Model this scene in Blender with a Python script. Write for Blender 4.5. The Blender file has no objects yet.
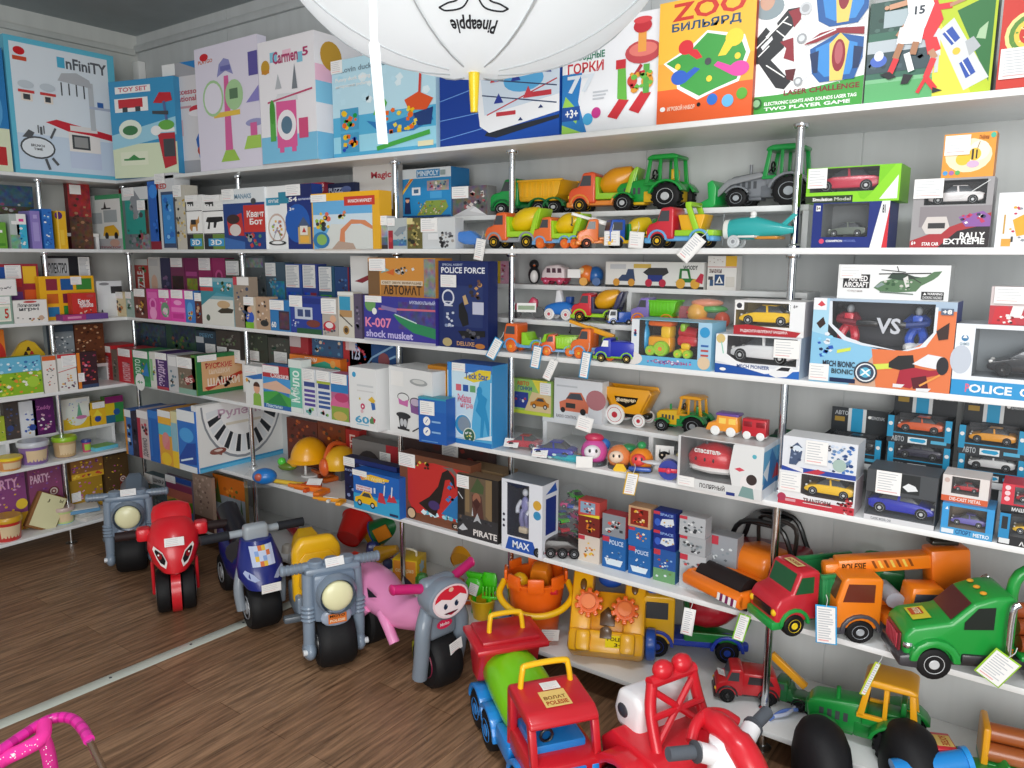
import bpy, bmesh, math, random
from mathutils import Vector as V, Matrix as M
S = bpy.context.scene
COLL = S.collection
RND = random.Random(7)
# ---------------------------------------------------------------- colours
PAL = dict(w='f2f2f0', k='141416', r='d0202a', g='169a45', b='1b46b4', y='f2c318', o='ee6d1c', p='e64a96', v='6f3fa0', c='2aa4dd',
  lg='9ad22e', lb='6db9ea', gr='8d9094', dg='45484c', lgr='c9ccce', dr='8c1420', db='14246e', br='7a4a2a', sk='e0a98a', cr='efe8cf',
  t='1fa79a', mint='7ecfb4', pk='f2a6cc', mg='c8247f', gold='c79a34', og='f09038', sil='a9afb5', dkg='0c6b33', vio='9a84d0', tan='b98d5e',
  lil='cfc8e8', sky='bfe2f2', red2='b81824', yo='f3a90f', brn='4b2a1c', mar='5a1420', n='1d2b55', ol='8c8f3a', ch='dfe3e6', steel='7f93a8')
def lin(c):
    m = 0.0
    if c.endswith('~'): c, m = c[:-1], 1.0
    h = PAL.get(c, c.lstrip('#'))
    r = []
    for i in (0, 2, 4):
        x = int(h[i:i+2], 16)/255
        r.append(x/12.92 if x <= .04045 else ((x+.055)/1.055)**2.4)
    return (r[0], r[1], r[2], 1.0-m)
# ---------------------------------------------------------------- materials
MATS = {}
def nt(m):
    m.use_nodes = True
    return m.node_tree.nodes, m.node_tree.links, m.node_tree.nodes['Principled BSDF']
def attr_mat(name, rough, metal=0, coat=0, mottle=False, bump=0, spec=.5, trans=0, sss=0):
    m = bpy.data.materials.new(name); N, L, B = nt(m)
    a = N.new('ShaderNodeAttribute'); a.attribute_name = 'Col'
    src = a.outputs['Color']
    if mottle:
        tc = N.new('ShaderNodeTexCoord')
        nz = N.new('ShaderNodeTexNoise'); nz.inputs['Scale'].default_value = 34; nz.inputs['Detail'].default_value = 3
        L.new(tc.outputs['Object'], nz.inputs['Vector'])
        inv = N.new('ShaderNodeMath'); inv.operation = 'SUBTRACT'; inv.inputs[0].default_value = 1
        L.new(a.outputs['Alpha'], inv.inputs[1])
        k = N.new('ShaderNodeMath'); k.operation = 'MULTIPLY'; k.inputs[1].default_value = .8
        L.new(inv.outputs[0], k.inputs[0])
        sep = N.new('ShaderNodeHueSaturation'); sep.inputs['Saturation'].default_value = 1.5
        L.new(nz.outputs['Color'], sep.inputs['Color'])
        mx = N.new('ShaderNodeMix'); mx.data_type = 'RGBA'; mx.blend_type = 'OVERLAY'
        L.new(k.outputs[0], mx.inputs[0]); L.new(src, mx.inputs[6]); L.new(sep.outputs[0], mx.inputs[7])
        src = mx.outputs[2]
    L.new(src, B.inputs['Base Color'])
    if bump:
        tc = N.new('ShaderNodeTexCoord'); nz = N.new('ShaderNodeTexNoise'); nz.inputs['Scale'].default_value = 160
        L.new(tc.outputs['Object'], nz.inputs['Vector'])
        bp = N.new('ShaderNodeBump'); bp.inputs['Strength'].default_value = bump; bp.inputs['Distance'].default_value = .002
        L.new(nz.outputs['Fac'], bp.inputs['Height']); L.new(bp.outputs[0], B.inputs['Normal'])
    B.inputs['Roughness'].default_value = rough; B.inputs['Metallic'].default_value = metal
    B.inputs['Coat Weight'].default_value = coat; B.inputs['Coat Roughness'].default_value = .12
    B.inputs['Specular IOR Level'].default_value = spec
    if trans: B.inputs['Transmission Weight'].default_value = trans
    MATS[name] = m
    return m
attr_mat('plastic', .32, coat=.25)
attr_mat('card', .42, mottle=True, spec=.4)
attr_mat('paper', .75, spec=.2)
attr_mat('rubber', .6, bump=.15, spec=.3)
attr_mat('cloth', .85, bump=.3, spec=.2)
attr_mat('canopy', .5, spec=.3)
attr_mat('chrome', .16, metal=1)
_m = MATS['canopy']; _N, _L = _m.node_tree.nodes, _m.node_tree.links
_t = _N.new('ShaderNodeBsdfTranslucent'); _t.inputs[0].default_value = (.9, .93, .95, 1); _x = _N.new('ShaderNodeMixShader'); _x.inputs[0].default_value = .3
_L.new(_N['Principled BSDF'].outputs[0], _x.inputs[1]); _L.new(_t.outputs[0], _x.inputs[2]); _L.new(_x.outputs[0], _N['Material Output'].inputs[0])
def clear_mat(name, tint, alpha):
    m = bpy.data.materials.new(name); N, L, B = nt(m)
    B.inputs['Base Color'].default_value = tint; B.inputs['Roughness'].default_value = .08
    B.inputs['Alpha'].default_value = alpha; B.inputs['Specular IOR Level'].default_value = .6
    MATS[name] = m
clear_mat('film', (.85, .9, .95, 1), .045)
clear_mat('bag', (.8, .86, .92, 1), .07)
# ---------------------------------------------------------------- mesh builder
TXT = {}
def text_mesh(s):
    if s not in TXT:
        cu = bpy.data.curves.new('t', 'FONT'); cu.body = s; cu.size = 1; cu.resolution_u = 2; cu.offset = .028
        o = bpy.data.objects.new('t', cu); m = o.to_mesh()
        vs = [(q.co.x, q.co.y) for q in m.vertices]; fs = [tuple(p.vertices) for p in m.polygons]
        o.to_mesh_clear(); bpy.data.objects.remove(o); bpy.data.curves.remove(cu)
        if vs:
            x0 = min(a for a, b in vs); x1 = max(a for a, b in vs); y0 = min(b for a, b in vs); y1 = max(b for a, b in vs)
            vs = [((a-x0)/(x1-x0 or 1), (b-y0)/(y1-y0 or 1)) for a, b in vs]
        TXT[s] = (vs, fs)
    return TXT[s]
def smooth_path(P, n=6, closed=False):
    P = [V(p) for p in P]
    if len(P) < 3: return P
    Q = [P[0]*2-P[1]]+P+[P[-1]*2-P[-2]]; out = []
    for i in range(1, len(Q)-2):
        a, b, c, d = Q[i-1:i+3]
        for k in range(n):
            t = k/n
            out.append(.5*((2*b)+(c-a)*t+(2*a-5*b+4*c-d)*t*t+(3*b-a-3*c+d)*t**3))
    return out+[P[-1]]
class MB:
    def __init__(s): s.v = []; s.f = []; s.c = []
    def raw(s, vs, fs, col, m=None):
        n = len(s.v)
        s.v += [tuple(m @ V(q)) if m else tuple(q) for q in vs]
        cl = lin(col) if isinstance(col, str) else None
        for i, f in enumerate(fs):
            s.f.append(tuple(a+n for a in f)); s.c.append(cl or lin(col[i]))
        return s
    def bm(s, b, col, m=None):
        b.verts.index_update()
        s.raw([v.co for v in b.verts], [[v.index for v in f.verts] for f in b.faces], col, m); b.free()
        return s
    def box(s, a, b, col, bev=0, m=None, seg=2):
        x0, y0, z0 = a; x1, y1, z1 = b
        vs = [(x0,y0,z0),(x1,y0,z0),(x1,y1,z0),(x0,y1,z0),(x0,y0,z1),(x1,y0,z1),(x1,y1,z1),(x0,y1,z1)]
        fs = [(3,2,1,0),(4,5,6,7),(0,1,5,4),(1,2,6,5),(2,3,7,6),(3,0,4,7)]
        if not bev: return s.raw(vs, fs, col, m)
        return s._bev(vs, fs, col, bev, seg, m)
    def _bev(s, vs, fs, col, bev, seg, m):
        b = bmesh.new(); q = [b.verts.new(p) for p in vs]
        for f in fs: b.faces.new([q[i] for i in f])
        bmesh.ops.recalc_face_normals(b, faces=b.faces[:])
        bmesh.ops.bevel(b, geom=b.edges[:], offset=bev, segments=seg, profile=.5, affect='EDGES', clamp_overlap=True)
        return s.bm(b, col, m)
    def prof(s, pts, y0, y1, col, bev=0, seg=2, m=None, y0b=None, y1b=None, zt=None):
        """profile in x,z extruded along y; optional taper: points above zt get y0b..y1b"""
        n = len(pts)
        def yy(z, lo, hi): return hi if (zt is not None and z > zt) else lo
        vs = [(x, yy(z, y0, y0b), z) for x, z in pts]+[(x, yy(z, y1, y1b), z) for x, z in pts]
        fs = [tuple(range(n)), tuple(range(2*n-1, n-1, -1))]+[(i, i+n, (i+1) % n+n, (i+1) % n) for i in range(n)]
        return s._bev(vs, fs, col, bev or 1e-4, seg if bev else 1, m)
    def lathe(s, pr, col, m=None, n=20, cap=True):
        """profile of (r,h) about local z; col may be a list per segment"""
        vs = []; fs = []; cs = []
        for r, h in pr: vs += [(r*math.cos(2*math.pi*i/n), r*math.sin(2*math.pi*i/n), h) for i in range(n)]
        for j in range(len(pr)-1):
            for i in range(n):
                fs.append((j*n+i, j*n+(i+1) % n, (j+1)*n+(i+1) % n, (j+1)*n+i)); cs.append(col if isinstance(col, str) else col[j])
        if cap:
            fs.append(tuple(range(n-1, -1, -1))); cs.append(cs[0])
            fs.append(tuple((len(pr)-1)*n+i for i in range(n))); cs.append(cs[-2] if len(cs) > 1 else cs[0])
        return s.raw(vs, fs, cs, m)
    def cyl(s, p0, p1, r, col, r1=None, n=16):
        p0, p1 = V(p0), V(p1); d = p1-p0
        m = M.Translation(p0) @ d.to_track_quat('Z', 'Y').to_matrix().to_4x4()
        return s.lathe([(r, 0), (r if r1 is None else r1, d.length)], col, m, n)
    def tube(s, P, r, col, n=10, sm=5, cap=True):
        P = smooth_path(P, sm) if sm else [V(p) for p in P]
        vs = []; fs = []; up = V((0, 0, 1)); k = len(P); cs = []
        prev = None
        for i, p in enumerate(P):
            d = (P[min(i+1, k-1)]-P[max(i-1, 0)]).normalized()
            if prev is None:
                a = d.cross(up if abs(d.z) < .9 else V((1, 0, 0))).normalized()
            else:
                a = (prev-d*prev.dot(d)).normalized()
            prev = a; b = d.cross(a)
            rr = r[min(int(i/max(1, k-1)*(len(r)-1)+.5), len(r)-1)] if isinstance(r, (list, tuple)) else r
            vs += [p+a*rr*math.cos(2*math.pi*j/n)+b*rr*math.sin(2*math.pi*j/n) for j in range(n)]
        for i in range(k-1):
            for j in range(n):
                fs.append((i*n+j, i*n+(j+1) % n, (i+1)*n+(j+1) % n, (i+1)*n+j))
                cs.append(col if isinstance(col, str) else col[i % len(col)])
        if cap:
            fs += [tuple(range(n-1, -1, -1)), tuple((k-1)*n+j for j in range(n))]; cs += [cs[0], cs[-1]]
        return s.raw(vs, fs, cs)
    def ell(s, c, r, col, rot=None, n=18, k=10, zmin=-1, zmax=1):
        m = M.Translation(c) @ (rot or M.Identity(4)) @ M.Diagonal((r[0], r[1], r[2], 1))
        a0 = math.asin(zmin); a1 = math.asin(zmax)
        pr = [(max(1e-4, math.cos(a0+(a1-a0)*i/k)), math.sin(a0+(a1-a0)*i/k)) for i in range(k+1)]
        return s.lathe(pr, col, m, n)
    def loft(s, rings, col, cap=True):
        """rings: lists of points with equal counts"""
        n = len(rings[0]); vs = [p for r in rings for p in r]; fs = []
        for j in range(len(rings)-1):
            for i in range(n): fs.append((j*n+i, j*n+(i+1) % n, (j+1)*n+(i+1) % n, (j+1)*n+i))
        if cap: fs += [tuple(range(n-1, -1, -1)), tuple((len(rings)-1)*n+i for i in range(n))]
        b = bmesh.new(); q = [b.verts.new(p) for p in vs]
        for f in fs: b.faces.new([q[i] for i in f])
        bmesh.ops.recalc_face_normals(b, faces=b.faces[:])
        return s.bm(b, col)
    def poly(s, P, col): return s.raw(P, [tuple(range(len(P)))], col)
    def text(s, t, o, u, w, col):
        """text filling the parallelogram o, o+u, o+w"""
        vs, fs = text_mesh(t); o, u, w = V(o), V(u), V(w)
        return s.raw([o+u*a+w*b for a, b in vs], fs, col)
MESHES = {}
def mesh(name, mb, mat, ang=38):
    me = bpy.data.meshes.new(name); me.from_pydata(mb.v, [], mb.f)
    a = me.attributes.new('Col', 'FLOAT_COLOR', 'CORNER')
    buf = []
    for f, c in zip(mb.f, mb.c): buf += list(c)*len(f)
    if len(buf) == len(a.data)*4: a.data.foreach_set('color', buf)
    else:
        for p, c in zip(me.polygons, mb.c):
            for li in p.loop_indices: a.data[li].color = c
    me.polygons.foreach_set('use_smooth', [True]*len(me.polygons))
    me.set_sharp_from_angle(angle=math.radians(ang))
    me.materials.append(MATS[mat] if isinstance(mat, str) else mat)
    return me
SPL = dict(grip=None, bar_end=None, leg_guard=0, side_sticker=1, saddle_sticker=0, exhaust=1, window=1, tower_window=0, fork_blade=0, rear_window=1, headlamp=1, headlamp_sticker=0, lamp_sticker=1, hazard_sticker=1)
def ob(name, mb, mat='plastic', parent=None, loc=(0, 0, 0), rot=(0, 0, 0)):
    if name in SPL and isinstance(mb, MB):      # left and right pieces become objects of their own
        ax = SPL[name]; o = None
        if ax is None:
            e_ = [max(v[i] for v in mb.v)-min(v[i] for v in mb.v) for i in (0, 1)]; ax = 0 if e_[0] > e_[1] else 1
        for sg in (-1, 0, 1):
            m2 = MB(); mp = {}
            for f, c in zip(mb.f, mb.c):
                a_ = sum(mb.v[i][ax] for i in f)/len(f)
                if (a_ > .012)-(a_ < -.012) == sg:
                    for i in f:
                        if i not in mp: mp[i] = len(m2.v); m2.v.append(mb.v[i])
                    m2.f.append(tuple(mp[i] for i in f)); m2.c.append(c)
            if m2.f:
                o = bpy.data.objects.new(name, mesh(name, m2, mat)); COLL.objects.link(o); o.parent = parent; o.location = loc; o.rotation_euler = rot
        return o
    me = mb if isinstance(mb, bpy.types.Mesh) else mesh(name, mb, mat)
    o = bpy.data.objects.new(name, me); COLL.objects.link(o)
    o.parent = parent; o.location = loc; o.rotation_euler = rot
    return o
def tag(o, label, cat, group=None):
    o['label'] = label; o['category'] = cat
    if group: o['group'] = group
    return o
def thing(name, label, cat, loc=(0, 0, 0), rz=0, group=None, rx=0, ry=0):
    o = bpy.data.objects.new(name, None); o.empty_display_size = .05; COLL.objects.link(o)
    o.location = loc; o.rotation_euler = (math.radians(rx), math.radians(ry), math.radians(rz))
    return tag(o, label, cat, group)
def struct(name, mb, mat, parent=None):
    o = ob(name, mb, mat, parent)
    if parent is None: o['kind'] = 'structure'
    return o
# ---------------------------------------------------------------- camera, solved from the shelf lines and posts
CF, CYAW, CPIT, CROL = 770.68, .62415, .1651, .00407
CC = V((4.779, -2.697, 1.636))
_cy, _sy, _cp, _sp = math.cos(CYAW), math.sin(CYAW), math.cos(CPIT), math.sin(CPIT)
CFW = V((-_sy*_cp, _cy*_cp, -_sp)); _r0 = V((_cy, _sy, 0)); _u0 = V((-_sy*_sp, _cy*_sp, _cp))
CRT = math.cos(CROL)*_r0+math.sin(CROL)*_u0; CUP = math.cos(CROL)*_u0-math.sin(CROL)*_r0
cam = bpy.data.cameras.new('camera'); cam.sensor_width = 36; cam.lens = CF*36/1024; cam.clip_start = .02
co = bpy.data.objects.new('camera', cam); COLL.objects.link(co)
co.matrix_world = M.Translation(CC) @ M((CRT, CUP, -CFW)).transposed().to_4x4()
S.camera = co
def ray(px, py): return CFW+CRT*((px-512)/CF)+CUP*((384-py)/CF)
def on(ax, px, py, val):
    d = ray(px, py); return CC+d*((val-CC[ax])/d[ax])
def proj(q):
    d = V(q)-CC; w = d.dot(CFW); return 512+CF*d.dot(CRT)/w, 384-CF*d.dot(CUP)/w
ZK = [.141, .521, .901, 1.281, 1.661, 2.041]
FY, FX = -.40, .40          # front planes of the right and the left shelves
# ---------------------------------------------------------------- the setting
def wall_mat(name, col, rough, scale, amt, vertical=False):
    m = bpy.data.materials.new(name); N, L, B = nt(m)
    tc = N.new('ShaderNodeTexCoord'); nz = N.new('ShaderNodeTexNoise'); nz.inputs['Scale'].default_value = scale; nz.inputs['Detail'].default_value = 4
    mp = N.new('ShaderNodeMapping'); mp.inputs['Scale'].default_value = (1, 1, .06) if vertical else (1, 1, 1)
    L.new(tc.outputs['Object'], mp.inputs['Vector']); L.new(mp.outputs[0], nz.inputs['Vector'])
    cr = N.new('ShaderNodeValToRGB'); c = lin(col)
    cr.color_ramp.elements[0].position = .3; cr.color_ramp.elements[1].position = .7
    cr.color_ramp.elements[0].color = tuple(x*(1-amt) for x in c[:3])+(1,); cr.color_ramp.elements[1].color = tuple(min(1, x*(1+amt)) for x in c[:3])+(1,)
    L.new(nz.outputs['Fac'], cr.inputs[0]); L.new(cr.outputs[0], B.inputs['Base Color']); B.inputs['Roughness'].default_value = rough
    return m
mW = wall_mat('grey_panel_wall', 'c9cccc', .55, 14, .05, True)
mWL = wall_mat('pale_panel_wall', 'd2d4d0', .55, 14, .05, True)
mC = wall_mat('ceiling_panel', '9ea6a8', .5, 8, .05)
mS = wall_mat('white_laminate', 'eceeee', .35, 30, .02)
mD = wall_mat('dark_void', '2a2a2a', .8, 9, .1)
def floor_mat():
    m = bpy.data.materials.new('wood_laminate'); N, L, B = nt(m)
    tc = N.new('ShaderNodeTexCoord'); mp = N.new('ShaderNodeMapping'); mp.inputs['Rotation'].default_value = (0, 0, math.pi/2); L.new(tc.outputs['Object'], mp.inputs['Vector'])
    br = N.new('ShaderNodeTexBrick'); L.new(mp.outputs[0], br.inputs['Vector'])
    br.inputs['Scale'].default_value = 1; br.inputs['Brick Width'].default_value = 1.2; br.inputs['Row Height'].default_value = .125
    br.inputs['Mortar Size'].default_value = .0012; br.offset = .37
    br.inputs['Color1'].default_value = lin('a58264'); br.inputs['Color2'].default_value = lin('916e53'); br.inputs['Mortar'].default_value = lin('6a4a2e')
    mp2 = N.new('ShaderNodeMapping'); mp2.inputs['Scale'].default_value = (30, 2.2, 1); L.new(tc.outputs['Object'], mp2.inputs['Vector'])
    nz = N.new('ShaderNodeTexNoise'); nz.inputs['Scale'].default_value = 2.2; nz.inputs['Detail'].default_value = 8; nz.inputs['Distortion'].default_value = .5
    L.new(mp2.outputs[0], nz.inputs['Vector'])
    cr = N.new('ShaderNodeValToRGB'); cr.color_ramp.elements[0].position = .3; cr.color_ramp.elements[1].position = .72
    cr.color_ramp.elements[0].color = (.3, .28, .26, 1); cr.color_ramp.elements[1].color = (1.2, 1.18, 1.15, 1)
    L.new(nz.outputs['Fac'], cr.inputs[0])
    mx = N.new('ShaderNodeMix'); mx.data_type = 'RGBA'; mx.blend_type = 'MULTIPLY'; mx.inputs[0].default_value = .9
    L.new(br.outputs['Color'], mx.inputs[6]); L.new(cr.outputs[0], mx.inputs[7])
    L.new(mx.outputs[2], B.inputs['Base Color']); B.inputs['Roughness'].default_value = .42
    return m
mF = floor_mat()
XR, YN, H = 6.2, -5.0, 2.945
f = MB().box((-.1, YN, -.05), (XR, .1, 0), 'br'); fo = struct('floor', f, mF)
b = MB().box((-.1, YN, H), (XR, .1, H+.05), 'w'); struct('ceiling', b, mC)
# right-hand wall in panels with fine joints, left-hand wall plain
b = MB(); xs = [0, .92, 1.85, 2.55, 3.45, 4.2, 5.2, XR]
for x0, x1 in zip(xs, xs[1:]): b.box((x0+.002, 0, 0), (x1-.002, .05, H), 'w')
b.box((0, .004, 0), (XR, .06, H), 'w'); struct('wall_back', b, mW)
b = MB().box((-.05, YN, 0), (0, .05, H), 'w'); struct('wall_left', b, mWL)
b = MB().box((0, -.022, H-.10), (XR, 0, H-.06), 'w', .004); struct('trim_1', b, mW)
b = MB().box((0, YN, H-.12), (.02, -.02, H-.085), 'w', .004); struct('trim_2', b, mWL)
b = MB().box((.02, -.05, H-.28), (.09, -.002, H-.16), 'w', .006); tag(ob('junction_box', b, 'plastic'), 'small white cable junction box high in the room corner', 'junction box')
# white metal strip across the floor
p0, p1 = on(2, -40, 741, 0), on(2, 300, 600, 0); d = (p1-p0).normalized(); n = V((-d.y, d.x, 0))*.031
b = MB().raw([tuple(p0-n), tuple(p1-n), tuple(p1+n), tuple(p0+n)]+[tuple(q+V((0, 0, .004))) for q in (p0-n*.8, p1-n*.8, p1+n*.8, p0+n*.8)],
  [(4, 5, 6, 7), (0, 1, 5, 4), (1, 2, 6, 5), (2, 3, 7, 6), (3, 0, 4, 7)], 'c4c9be')
for t in (.36, .60, .78):
    q = p0.lerp(p1, t); b.lathe([(.006, .004), (.005, .0055)], 'dg', M.Translation(q), 10)
st = ob('trim_3', b, 'plastic'); st['kind'] = 'structure'
# shelves: boards, posts and risers
T = .018
for k, z in enumerate(ZK):
    nm = ['lowest', 'second', 'third', 'fourth', 'eye-level fifth', 'topmost'][k]
    b = MB().box((.40, FY, z-T), (XR, 0, z), 'w', .0015)
    o = tag(ob('shelf_board', b, mS), f'long white laminate shelf along the back wall, {nm} from the floor', 'shelf', 'shelves on the back wall')
    b = MB().box((0, -3.2, z-T), (.40, 0, z), 'w', .0015)
    tag(ob('shelf_board', b, mS), f'short white laminate shelf on the left wall, {nm} from the floor', 'shelf', 'shelves on the left wall')
def post(x, y, label):
    t = thing('shelf_post', label, 'post', (x, y, 0), 0, 'chrome shelf posts')
    ob('tube', MB().cyl((0, 0, .01), (0, 0, ZK[5]-T), .0125, 'ch'), 'chrome', t)
    ob('foot', MB().lathe([(.03, 0), (.03, .006), (.016, .012)], 'lgr'), 'chrome', t)
    for z in ZK:
        ob('collar', MB().lathe([(.02, -.03), (.023, -.024), (.023, -T), (.016, -T)], 'ch', M.Translation((0, 0, z)), 16), 'chrome', t)
        if z != ZK[5]: ob('collar', MB().lathe([(.02, 0), (.02, .008), (.0125, .014)], 'ch', M.Translation((0, 0, z)), 16), 'chrome', t)
PO = .12            # posts pass through the boards a hand's breadth behind the front edge
def px_post(px, label): post(on(1, px, 250, FY+PO)[0], FY+PO, label)
post(FX-PO, on(0, 44, 250, FX-PO)[1], 'chrome shelf post on the left wall in front of the colour-square boxes')
post(FX-PO, -1.9, 'chrome shelf post nearest the front of the left wall')
px_post(128, 'chrome shelf post in the corner where the two shelf runs meet')
px_post(242, 'chrome shelf post standing before the roulette game box')
px_post(396.8, 'chrome shelf post beside the tall white drum kit box')
px_post(512, 'chrome shelf post at the left of the toy truck shelves')
px_post(793.5, 'chrome shelf post at the right of the toy truck shelves')
def riser(x0, x1, z, dep, rise, label, wall='R', ends=True):
    b = MB()
    if wall == 'R':
        b.box((x0, -dep, z+rise-T), (x1, 0, z+rise), 'w', .001)
        t = tag(ob('shelf_riser', b, mS), label, 'shelf')
        for x in (x0, (x0+x1)/2, x1-T): ob('support_panel', MB().box((x, -dep+.004, z), (x+T, 0, z+rise-T), 'w'), mS, t)
    else:
        b.box((0, x0, z+rise-T), (dep, x1, z+rise), 'w', .001)
        t = tag(ob('shelf_riser', b, mS), label, 'shelf')
        for x in (x0, (x0+x1)/2, x1-T): ob('support_panel', MB().box((0, x, z), (dep-.004, x+T, z+rise-T), 'w'), mS, t)
R4, R3a, R3b, R2, L1 = .134, .115, .242, .108, .118
riser(2.57, 4.10, ZK[4], .20, R4, 'white step shelf carrying the big tractors and mixer at eye level')
riser(2.82, 4.10, ZK[3]+R3a, .15, R3b-R3a, 'upper white step shelf carrying the boxed wooden tractors')
riser(2.82, 4.10, ZK[3], .27, R3a, 'lower white step shelf with the purple and green dump truck')
riser(3.13, 4.05, ZK[2], .20, R2, 'white step shelf under the yellow hopper truck')
riser(4.14, 5.2, ZK[2], .20, R2, 'white step shelf under the small black car boxes')
riser(.1, 2.2, ZK[3], .20, .08, 'white step shelf behind the puzzle boxes on the fourth shelf')
riser(.1, 2.25, ZK[2], .20, .17, 'tall white step shelf behind the draughts box')
riser(-1.6, -.42, ZK[1], .20, L1, 'white step shelf above the dough tubs on the left wall', 'L')
riser(-1.6, -.42, ZK[2], .20, .10, 'white step shelf behind the puzzle boxes on the left wall', 'L')
riser(-1.6, -.42, ZK[3], .20, .09, 'white step shelf behind the colour-square boxes on the left wall', 'L')
riser(-1.6, -.42, ZK[4], .20, .09, 'white step shelf behind the slim boxes on the left wall', 'L')
# ---------------------------------------------------------------- light
w = bpy.data.worlds.new('world'); S.world = w; w.use_nodes = True
w.node_tree.nodes['Background'].inputs[0].default_value = (.92, .96, 1, 1); w.node_tree.nodes['Background'].inputs[1].default_value = .52
def area(name, loc, aim, sx, sy, power, col=(1, 1, 1)):
    l = bpy.data.lights.new(name, 'AREA'); l.shape = 'RECTANGLE'; l.size = sx; l.size_y = sy; l.energy = power; l.color = col
    o = bpy.data.objects.new(name, l); COLL.objects.link(o); o.location = loc
    o.rotation_euler = (V(aim)-V(loc)).to_track_quat('-Z', 'Y').to_euler()
    return o
area('shop_window_light', (5.9, -4.6, 1.7), (3.0, -.2, 1.2), 2.6, 2.4, 142, (1, .99, .96))
area('ceiling_lamp', (3.9, -1.9, 2.85), (3.9, -1.7, 0), 1.2, .3, 38, (.97, .98, 1))
S.view_settings.view_transform = 'Standard'; S.view_settings.look = 'None'; S.view_settings.exposure = 0
# ---------------------------------------------------------------- cartons with printed faces
def num(x): return float(x)
def draw(mb, art, w, h, d):
    """prints art on a carton: local x 0-centred, front face at y=0, height up z"""
    face = 'F'; lay = 0; extra = []
    def P(u, v):
        e = .0005+lay*.00013
        if face == 'F': return (w*(u-.5), -e, h*v)
        if face == 'R': return (w/2+e, d*u, h*v)
        if face == 'S': return (-w/2-e, d*(1-u), h*v)
        return (w*(u-.5), d*v, h+e)
    asp = {'F': h/w, 'R': h/d, 'S': h/d, 'T': d/w}
    for st in art.split(';'):
        q = st.split()
        if not q: continue
        k = q[0]
        if k[0] == '@': face = k[1]; lay = 0; continue
        lay += 1
        if k == 'r':
            a, b, c, e = map(num, q[1:5]); mb.poly([P(a, b), P(c, b), P(c, e), P(a, e)], q[5])
        elif k == 'e':
            u, v, ru, rv = map(num, q[1:5])
            mb.poly([P(u+ru*math.cos(t*math.pi/9), v+rv*math.sin(t*math.pi/9)) for t in range(18)], q[5])
        elif k == 'o':      # round disc, radius as a fraction of the width
            u, v, r = map(num, q[1:4]); a = asp[face]
            mb.poly([P(u+r*math.cos(t*math.pi/9), v+r/a*math.sin(t*math.pi/9)) for t in range(18)], q[4])
        elif k == 'p':
            c = list(map(num, q[2:])); mb.poly([P(c[i], c[i+1]) for i in range(0, len(c), 2)], q[1])
        elif k == 'l':      # stroke: width, colour, points
            wd = num(q[1]); c = list(map(num, q[3:])); a = asp[face]
            for i in range(0, len(c)-2, 2):
                dx, dy = c[i+2]-c[i], (c[i+3]-c[i+1])*a; n = math.hypot(dx, dy) or 1; ox, oy = -dy/n*wd/2, dx/n*wd/2/a
                mb.poly([P(c[i]+ox, c[i+1]+oy), P(c[i]-ox, c[i+1]-oy), P(c[i+2]-ox, c[i+3]-oy), P(c[i+2]+ox, c[i+3]+oy)], q[2])
        elif k in 'tV':
            a, b, c, e = map(num, q[1:5]); s = ' '.join(q[6:]); o = V(P(a, b))
            if k == 't': mb.text(s, o, V(P(c, b))-o, V(P(a, e))-o, q[5])
            else: o = V(P(c, b)); mb.text(s, o, V(P(c, e))-o, V(P(a, b))-o, q[5])
        elif k == 'z':      # scattered little patches
            a, b, c, e = map(num, q[1:5]); sz = num(q[6]); cols = q[7].split(','); av = asp[face]
            for i in range(int(q[5])):
                u = RND.uniform(a+sz, c-sz); v = RND.uniform(b+sz/av*.6, e-sz/av*.6); r = sz*RND.uniform(.5, 1); t0 = RND.random()*3; n = RND.choice((4, 5, 7))
                if i % 8 == 0: lay += 1
                mb.poly([P(u+r*math.cos(t0+t*2*math.pi/n), v+r/av*math.sin(t0+t*2*math.pi/n)*.75) for t in range(n)], RND.choice(cols))
        elif k == 'c':      # picture of a car
            u, v, s = map(num, q[1:4]); a = asp[face]; s2 = s/a
            pts = [(-.5, .1), (-.47, .26), (-.27, .32), (-.1, .5), (.2, .5), (.36, .32), (.5, .26), (.5, .1)]
            mb.poly([P(u+s*x, v+s2*y) for x, y in pts], q[4]); lay += 1
            mb.poly([P(u+s*x, v+s2*y) for x, y in [(-.19, .33), (-.07, .46), (.16, .46), (.26, .33)]], 'dg')
            for wx in (-.28, .3):
                for rr, cc in ((.105, 'k'), (.06, 'lgr')):
                    lay += 1; mb.poly([P(u+s*wx+s*rr*math.cos(t*.6283), v+s2*.1+s2*rr*math.sin(t*.6283)) for t in range(10)], cc)
        elif k == 'h':      # picture of a child: head and shoulders
            u, v, s = map(num, q[1:4]); a = asp[face]
            mb.poly([P(u+s*x, v+s/a*y) for x, y in [(-.55, -1.5), (-.5, -.6), (-.2, -.35), (.2, -.35), (.5, -.6), (.55, -1.5)]], q[4]); lay += 1
            mb.poly([P(u+s*.42*math.cos(t*.5236), v+s/a*.5*math.sin(t*.5236)) for t in range(12)], 'sk'); lay += 1
            mb.poly([P(u+s*.44*math.cos(t*.3927), v+s/a*(.12+.4*math.sin(t*.3927))) for t in range(9)], 'brn')
        elif k == 'g': extra.append((face, [num(x) for x in q[1:5]]))
        elif k == 'w': pass
    return extra
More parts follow.
